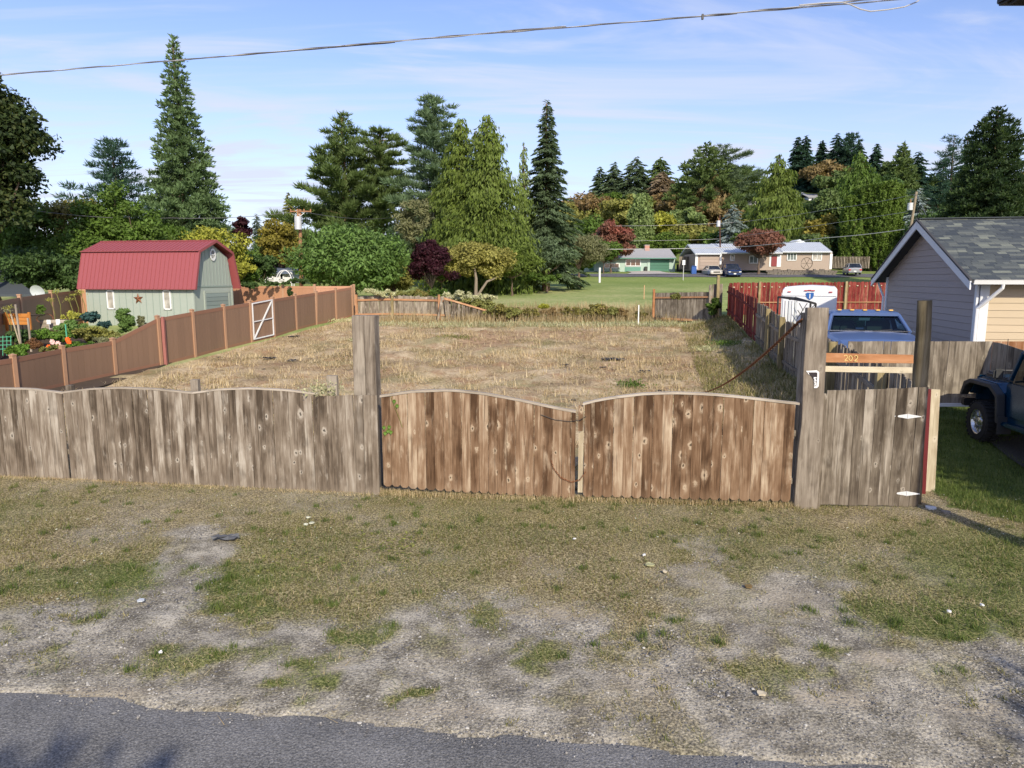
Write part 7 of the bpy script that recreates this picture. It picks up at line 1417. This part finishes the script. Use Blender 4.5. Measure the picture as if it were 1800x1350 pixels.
# --- garden
def plant(px, top, wpx, D, mat, label, bot, leaves=1500, leaf=.09, name='garden_plant', **k): return bl(px, top, wpx, D, mat, label, bot=bot, leaves=leaves, clumps=k.pop('clumps', 18), leaf=leaf, name=name, cat=k.pop('cat', 'plant'), stems=0, **k)
plant(206, 538, 38, 28, 'leaf_bright', 'round bright green bush in front of the shed', 592, 6000, .10, 'bush', cat='bush', clumps=30)
plant(38, 593, 42, 24.5, 'leaf_marigold', 'rounded rusty brown marigold bush near the vinyl fence', 624, 5000, .055, 'bush', cat='bush', clumps=26, shape='dome')
plant(146, 544, 34, 30.5, 'leaf_kale', 'dark blue green kale plant beside the shed corner', 570, 1600, .16)
plant(112, 548, 44, 31, 'leaf_squash', 'yellow green squash vine spilling over the planter', 563, 1100, .22, clumps=12)
plant(58, 532, 16, 30, 'leaf_green', 'tall leafy sunflower plant by the orange planter', 560, 900, .13); plant(166, 563, 26, 30, 'leaf_kale', 'small kale plant right of the larger kale', 578, 700, .13)
for i, (px, top, w, bt, D_, m_, lab) in enumerate(((95, 578, 60, 605, 26.5, 'leaf_garden', 'lush green vegetable bed in the middle of the garden'), (150, 570, 70, 608, 27, 'leaf_olive', 'grey green herb bed before the shed'), (60, 575, 50, 600, 27, 'leaf_garden', 'bright green lettuce bed behind the marigold bush'), (15, 575, 50, 610, 26, 'leaf_dark', 'dark green plants at the left edge of the garden'), (110, 560, 60, 590, 28.5, 'leaf_bright', 'leafy green row below the planter'), (190, 585, 50, 602, 26, 'leaf_bramble', 'weedy plants behind the tall fence step'), (245, 565, 40, 585, 29, 'leaf_juniper', 'low shrubs at the foot of the shed wall'), (125, 598, 60, 614, 25, 'leaf_garden', 'green flower bed with orange zinnias'), (70, 604, 50, 622, 24.6, 'leaf_bramble', 'mixed low plants right of the marigold bush'), (10, 600, 40, 630, 24, 'leaf_garden', 'green plants behind the leftmost vinyl panel'), (235, 553, 14, 575, 29, 'leaf_juniper', 'feathery grey plant against the shed wall'), (170, 590, 60, 606, 25.6, 'leaf_juniper', 'silvery shrubs along the inside of the vinyl fence'))):
    plant(px, top, w, D_, m_, lab, bt, 2600, .10, clumps=26)
mb = MB(); xs_ = np.linspace(-22.5, -12.9, 12); mb.grid([[(x, y, g1(x, y) + .03) for x in xs_] for y in np.linspace(20, 34, 14)]); o = mb.build('garden_soil', 'soil_dark', fixn=False); o['kind'] = 'structure'
for px, py, m_, lab in ((119, 597, 'petal_orange', 'upper orange zinnia in the garden'), (121, 601, 'petal_orange', 'orange zinnia just under the upper one'), (86, 610, 'petal_orange', 'orange zinnia left of the pink blooms'), (78, 616, 'petal_orange', 'lowest left orange bloom by the fence'), (99, 613, 'petal_orange', 'orange red bloom right above the fence rail'), (92, 601, 'petal_pink', 'left pale pink bloom'), (102, 604, 'petal_pink', 'right pale pink bloom')):
    c = at(px, py, 24.6); mb = MB(); 
    for k in range(8): a = k * math.pi / 4; mb.add([c, c + Vector((.09 * math.cos(a), -.02, .09 * math.sin(a))), c + Vector((.10 * math.cos(a + .4), .01, .10 * math.sin(a + .4))), c + Vector((.08 * math.cos(a + .78), -.02, .08 * math.sin(a + .78)))], [(0, 1, 2, 3)])
    fl = mb.build('flower', m_, loc=c, fixn=False); tag(fl, lab, 'flower'); mb = MB(); mb.tube([c, (c.x, c.y + .05, g1(c.x, c.y))], .008, 4); mb.build('stem', 'leaf_garden', fl)
p = at(25, 562, 28.5); pl_ = thing('planter_box', 'orange stained raised wooden planter box at the garden left', 'planter', (p.x, 28.5, g1(p.x, 28.5))); x0 = at(-18, 560, 28.5).x; x1 = at(53, 560, 28.5).x; zt_ = at(25, 551, 28.5).z; zl_ = at(25, 571, 28.5).z
for k in range(3): mb = MB(); h_ = (zt_ - zl_) / 3; mb.box(((x0 + x1) / 2, 28.5, zl_ + h_ * (k + .5)), (x1 - x0, .04, h_ - .012)); mb.build('plank', 'wood_bedorange_x', pl_, loc=((x0 + x1) / 2, 28.5, zl_ + h_ * k))
for x in (x0, at(12, 560, 28.5).x, x1): mb = MB(); mb.box((x, 28.46, (zt_ + zl_) / 2 - .1), (.09, .07, zt_ - zl_ + .3)); mb.build('leg', 'wood_bedorange', pl_, loc=(x, 28.46, zl_))
mb = MB(); mb.box(((x0 + x1) / 2, 29.0, zt_ - .1), (x1 - x0, .9, .04)); mb.build('soil', 'soil_dark', pl_)
p = at(88, 570, 29.5); pl_ = thing('raised_bed', 'grey timber raised bed with two white tags in the garden', 'raised bed', (p.x, 29.5, g1(p.x, 29.5))); x0 = at(71, 570, 29.5).x; x1 = at(120, 570, 29.5).x; zt_ = at(88, 562, 29.5).z; zl_ = at(88, 579, 29.5).z
for k in range(3): mb = MB(); h_ = (zt_ - zl_) / 3; mb.box(((x0 + x1) / 2, 29.5, zl_ + h_ * (k + .5)), (x1 - x0, .06, h_ - .012)); mb.build('timber', 'wood_cap_x', pl_, loc=((x0 + x1) / 2, 29.5, zl_ + h_ * k))
mb = MB(); mb.box(((x0 + x1) / 2, 30.1, zt_ - .08), (x1 - x0, 1.1, .04)); mb.build('soil', 'soil_dark', pl_)
for px, w in ((85.5, 7), (102, 7)):
    c = at(px, 566, 29.2); mb = MB(); mb.box((c.x, c.y, c.z), (.17, .012, .18 if px < 90 else .22)); o = mb.build('plant_tag', 'paper_white', loc=c); tag(o, ('left' if px < 90 else 'right') + ' white plant tag in front of the grey raised bed', 'tag'); mb = MB(); mb.tube([(c.x, c.y + .01, c.z - .08), (c.x, c.y + .01, c.z - .75)], .01, 5); mb.build('stake', 'white_metal', o)
for x0, y0, x1, y1, m_, lab in ((27, 535, 36, 594, 'wood_cap', 'tall grey garden stake behind the marigold bush'), (49, 559, 53, 594, 'wood_cap', 'short grey garden stake right of the tall one'), (19, 552, 33, 582, 'wood_light', 'thin pale stick leaning in the garden'), (115, 570, 118, 594, 'trellis_green', 'green plant stake in the vegetable bed')):
    mb = MB(); b_ = at(x1, y1, 25.5); mb.beam(at(x0, y0, 25.5), (b_.x, b_.y, b_.z - .5), .06 if 'grey' in lab else .03, .04, up=(0, 1, 0)); tag(mb.build('garden_stake', m_), lab, 'stake')
tg = thing('trellis', 'pale green wire trellis at the left edge of the garden', 'trellis', at(10, 600, 25))
for i in range(4): mb = MB(); mb.tube([at(-5, 593 + i * 7, 25), at(20, 592 + i * 7, 25)], .012, 5); mb.build('wire', 'trellis_green', tg)
for i in range(4): mb = MB(); mb.tube([at(-2 + i * 7, 590, 25), at(-2 + i * 7, 625, 25)], .012, 5); mb.build('wire', 'trellis_green', tg)
c = at(81, 559, 30.3); mb = MB(); ring = []
for k in range(40): a = k * .5; ring.append((c.x + .36 * math.cos(a), c.y + .03 * (k / 40) - .1, c.z - .05 + .22 * math.sin(a) + .04 * math.sin(k)))
mb.tube(ring, .012, 4); tag(mb.build('garden_hose', 'rust'), 'coiled brown hose hanging by the fence behind the raised bed', 'hose')
for i, (px, py) in enumerate(((98, 512), (141, 513), (130, 518), (121, 526), (88, 527), (10, 545), (15, 540))):
    c = at(px, py, 31 if px > 50 else 28); fl = thing('seed_head', ('dried umbel over the squash at the fence post', 'tall dried seed head by the shed corner', 'dried seed head just left of the shed corner', 'low dried seed head over the squash', 'bent dried stalk left of the squash', 'drooping sunflower head over the planter', 'pale dry bloom above the planter')[i], 'plant', (c.x, c.y, c.z))
    C = np.array(c) + rng.normal(0, .10, (90, 3)) * [1, 1, .5]; o = quads(C, unit(90), unit(90), .05, .6); npmesh('bloom', o[0], o[1], 'leaf_squash' if px != 10 else 'leaf_pale', fl, 'stuff'); mb = MB(); mb.tube([c, (c.x + .15, c.y, c.z - .6), (c.x + .1, c.y, c.z - 1.5)], .015, 5); mb.build('stem', 'leaf_olive', fl)
# vine on the left gate leaf
u, z = hit(690, 752, G0, G1); c0 = G0 + dg * u; pts_ = []
for a, b in ((688, 696), (692, 708), (697, 720), (703, 735), (708, 750)): u, z = hit(a, b, G0, G1); c = G0 + dg * u; pts_.append((c.x, c.y - .045, z))
vi = thing('ivy', 'small ivy sprig with green leaves on the left gate leaf', 'plant', pts_[0]); mb = MB(); mb.tube(pts_, .004, 5); mb.build('stem', 'leaf_olive', vi)
for (a, b) in ((676, 750), (683, 756), (688, 758), (678, 760), (685, 749), (699, 712), (694, 704)):
    u, z = hit(a, b, G0, G1); c = G0 + dg * u; s_ = .032; mb = MB(); q = Vector((c.x, c.y - .055, z)); mb.add([q + Vector((-s_, .005, 0)), q + Vector((0, -.01, -s_ * 1.3)), q + Vector((s_, .005, 0)), q + Vector((0, -.006, s_))], [(0, 1, 2, 3)]); mb.build('leaf', 'leaf_garden', vi, loc=q, fixn=False)

# unseen trees added to cast shade: two behind the viewer, one beside the driveway
for x_, y_, h_, w_ in ((-.6, -6.2, 6.6, 3.4), (8.2, -6.0, 7.2, 3.2), (11.3, 4.6, 6.0, 3.0)):
    t = thing('broadleaf_tree', 'unseen leafy tree added behind the viewpoint to shade the road at left' if x_ < 0 else 'unseen leafy tree added behind the viewpoint to shade the road at right' if y_ < 0 else 'small unseen leafy tree added past the right edge to shade the driveway', 'tree', (x_, y_, g1(x_, y_))); n_ = 9000; un = unit(n_); C = np.array([x_, y_, h_ - w_ * .6]) + un * (w_ * .62 * rng.random(n_) ** .35)[:, None] * [1, 1, .8] + rng.normal(0, .15, (n_, 3))
    leafset(t, 'crown', C, un + [0, 0, -.3], unit(n_), .20, .6, 'leaf_green'); trunk_obj(t, (x_, y_, g1(x_, y_)), (x_, y_, h_ - w_ * .5), .16, 'bark')
# ------------------------------------------------------------------ poles and wires
def transformer(parent, c, r, h):
    mb = MB(); mb.tube([(c[0], c[1], c[2] - h / 2), (c[0], c[1], c[2] + h / 2)], r, 14); t_ = mb.build('transformer', 'transformer', parent, loc=c); mb = MB(); mb.tube([(c[0], c[1], c[2] + h / 2), (c[0], c[1], c[2] + h / 2 + .35)], r * .22, 8); mb.build('bushing', 'insulator', t_); return t_
def pole(px0, pt, px1, pb, D, r, mat, label, tfx=None, arm=None):
    a = at(px0, pt, D); b = at(px1, pb, D); gg = g1(b.x, D); d = (a - b) / (a.z - b.z); foot = b + d * (gg - b.z); t = thing('power_pole', label, 'power pole', foot); mb = MB(); mb.tube([foot, a], [r, r * .75], 10); mb.build('pole', mat, t)
    if tfx: c = at(tfx[0], tfx[1], D - .3); transformer(t, c, .26, .95 * tfx[2])
    if arm:
        l, rr, y = arm; mb = MB(); mb.beam(at(l, y, D - .15), at(rr, y, D - .15), .08, .08); ar = mb.build('crossarm', mat, t)
        for x in np.linspace(l + 1, rr - 1, 4): c = at(x, y - 1.2, D - .15); mb = MB(); mb.tube([(c.x, c.y, c.z - .12), (c.x, c.y, c.z + .12)], .05, 6); mb.build('insulator', 'insulator', ar)
        for s_ in (-1, 1): mb = MB(); mb.beam(at((l + rr) / 2, y + 8, D - .12), at((l + rr) / 2 + s_ * (rr - l) * .25, y, D - .12), .04, .04); mb.build('brace', 'white_metal', t)
    return t
pole(527, 368, 529, 470, 54, .15, 'pole_wood', 'wooden power pole with crossarm and transformer rising left of the round green tree', (524, 392, 1), (510, 547, 371.5))
pole(705, 366, 706, 405, 84, .17, 'pole_dark', 'dark power pole with a transformer between the pine and the fir', (710.5, 392, 1.1), (700, 719, 380))
pole(1611, 337, 1597, 425, 74, .16, 'pole_grey', 'leaning grey power pole with transformer behind the garage gable', (1600, 363, .75), None)
pole(1265, 378, 1266, 440, 106, .12, 'pole_dark', 'thin dark power pole in front of the blue spruce', (1263, 393, .9), None)
def wire(pts, r, mat, label, sag=0, n=24, name='power_line'):
    P = []
    for (p, q) in zip(pts, pts[1:]):
        p = Vector(p); q = Vector(q)
        for k in range(n): t = k / n; v = p.lerp(q, t); v.z -= sag * 4 * t * (1 - t); P.append(v)
    P.append(Vector(pts[-1])); mb = MB(); mb.tube(P, r, 5, False); return tag(mb.build(name, mat), label, 'cable')
wire([at(1609, 341, 74), at(1460, 367, 86), at(1290, 391, 104), at(1060, 397, 104)], .017, 'cable_pale', 'top distant wire from the leaning pole across the hillside', .15)
wire([at(1590, 373, 74), at(1262, 420, 106), at(1060, 423, 106)], .017, 'cable_pale', 'middle distant wire crossing above the taupe house roof', .1)
wire([at(1590, 403, 74), at(1450, 418, 83), at(1300, 434, 98), at(1040, 438, 96)], .04, 'cable_pale', 'thick pale distant cable crossing in front of the maroon maple', .1)
wire([at(1611, 342, 74), at(1628, 378, 60)], .02, 'cable_grey', 'guy wire from the leaning pole toward the garage roof', 0)
wire([at(527, 371, 54), at(300, 383, 52), at(60, 370, 47)], .018, 'cable_grey', 'thin wire from the wooden pole leftwards through the trees', .2)
wire([at(536, 373, 54), at(705, 380, 84)], .02, 'cable_grey', 'thin wire between the wooden and the dark pole', .4)
# near cable across the top: bundle of a bare messenger and an insulated line twisted round it
Dw = 9.0; keys = [(-260, 154), (0, 132), (300, 107), (600, 80.5), (900, 56), (1235, 28), (1480, 4), (1700, -20)]
P = [at(x, y, Dw - (x - 900) * .0009) for x, y in keys]; Q_ = []
for i in range(len(P) - 1):
    for k in range(90): Q_.append(P[i].lerp(P[i + 1], k / 40))
nc = thing('overhead_cable', 'overhead service cable crossing the sky from the left edge to the top right', 'cable', P[3])
mb = MB(); mb.tube(Q_, .004, 6, False); mb.build('messenger_wire', 'cable_pale', nc); mb = MB(); mb.tube([q + Vector((0, .005 * math.cos(i * .42), .005 * math.sin(i * .42))) for i, q in enumerate(Q_)], .0055, 6, False); mb.build('insulated_line', 'cable_grey', nc)
c = at(1235, 28, Dw - .3); mb = MB(); mb.box((c.x, c.y, c.z - .01), (.022, .03, .055)); mb.build('clamp', 'black_metal', nc)
lp = [at(x, y, Dw - .55) for x, y in ((1405, 9), (1450, 5), (1480, 4), (1495, 8), (1512, 16), (1530, 20), (1560, 17), (1590, 12), (1612, 3), (1625, -8), (1640, -40))]
mb = MB(); mb.tube(lp, .007, 6, False); tag(mb.build('cable_loop', 'cable_pale'), 'pale loop of slack cable hanging below the overhead line at the top right', 'cable')
c = at(1786, -3, 7.0); fx = thing('street_lamp', 'dark lamp housing with cooling fins cut by the top right corner', 'street lamp', c)
mb = MB(); mb.box((c.x + .06, c.y, c.z + .03), (.30, .30, .10)); mb.build('lamp_housing', 'black_metal', fx, bevel=.02); mb = MB()
for k in range(9): mb = MB(); mb.box((c.x - .03 + k * .022, c.y - .05, c.z - .03), (.008, .22, .03)); mb.build('fin', 'black_metal', fx)
mb = MB(); mb.box((c.x - .02, c.y - .152, c.z + .02), (.10, .01, .05)); mb.build('label_plate', 'paper_white', fx)
mb = MB(); mb.beam((c.x + .15, c.y, c.z + .05), (c.x + 2.6, c.y - .5, c.z + .35), .05, .05); mb.build('arm', 'dish_grey', fx)
pb = Vector((c.x + 2.65, c.y - .5)); mb = MB(); mb.tube([(pb.x, pb.y, g1(pb.x, pb.y) - .2), (pb.x, pb.y, c.z + 2.5)], [.15, .12], 12); mb.build('pole', 'pole_grey', fx)
# leaves and rubbish on the verge worth telling apart
for px, py, m_, s_, lab in ((542, 912, 'leaf_white', .05, 'upper of three white round leaves on the verge'), (548, 924, 'leaf_white', .05, 'lower of three white round leaves on the verge'), (538, 926, 'leaf_white', .045, 'left of three white round leaves on the verge'), (1142, 996, 'leaf_pale', .055, 'large pale dry leaf on the verge near the gates'), (1132, 980, 'paper_white', .03, 'small white scrap above the large pale leaf'), (1010, 951, 'paper_white', .03, 'white paper scrap in front of the left gate leaf'), (1168, 1008, 'wood_light', .03, 'pale wood chip beside the large pale leaf'),
        (1635, 895, 'dish_grey', .08, 'left grey stone beside the entrance right end'), (1662, 903, 'stone_grey', .07, 'right flat stone beside the entrance right end'), (1338, 1226, 'wood_light', .04, 'pale twig on the gravel below the dark grass patch'), (1315, 1036, 'leaf_rust', .05, 'brown dry leaf on the gravel'), (1668, 1080, 'paper_white', .03, 'white scrap on the dark grass patch'), (1726, 1067, 'paper_white', .03, 'white scrap near the right edge of the verge'), (283, 1155, 'paper_white', .025, 'white pebble in the left roadside grass patch'), (248, 1060, 'dish_grey', .04, 'bluish scrap on the left gravel path')):
    s_ *= .75 if m_ in ('paper_white', 'leaf_white') else 1
    g = gnd(px, py); mb = MB(); n = 8; P_ = [(g.x + s_ * math.cos(2 * math.pi * k / n) * rnd.uniform(.8, 1.1), g.y + s_ * .9 * math.sin(2 * math.pi * k / n), g.z + .025 + rnd.uniform(0, .012)) for k in range(n)]; mb.prism(P_, (0, 0, -.012 if 'stone' not in lab else -.05), (0, 0, 0)); nmx = 'stone' if ('stone' in lab or 'pebble' in lab) else 'leaf' if 'lea' in lab.split(' on ')[0] and 'scrap' not in lab else 'scrap'; tag(mb.build(nmx, m_, loc=g), lab, {'stone': 'stone', 'leaf': 'leaf', 'scrap': 'litter'}[nmx])
print('objects', len(bpy.data.objects), 'polys', sum(len(m.polygons) for m in bpy.data.meshes))
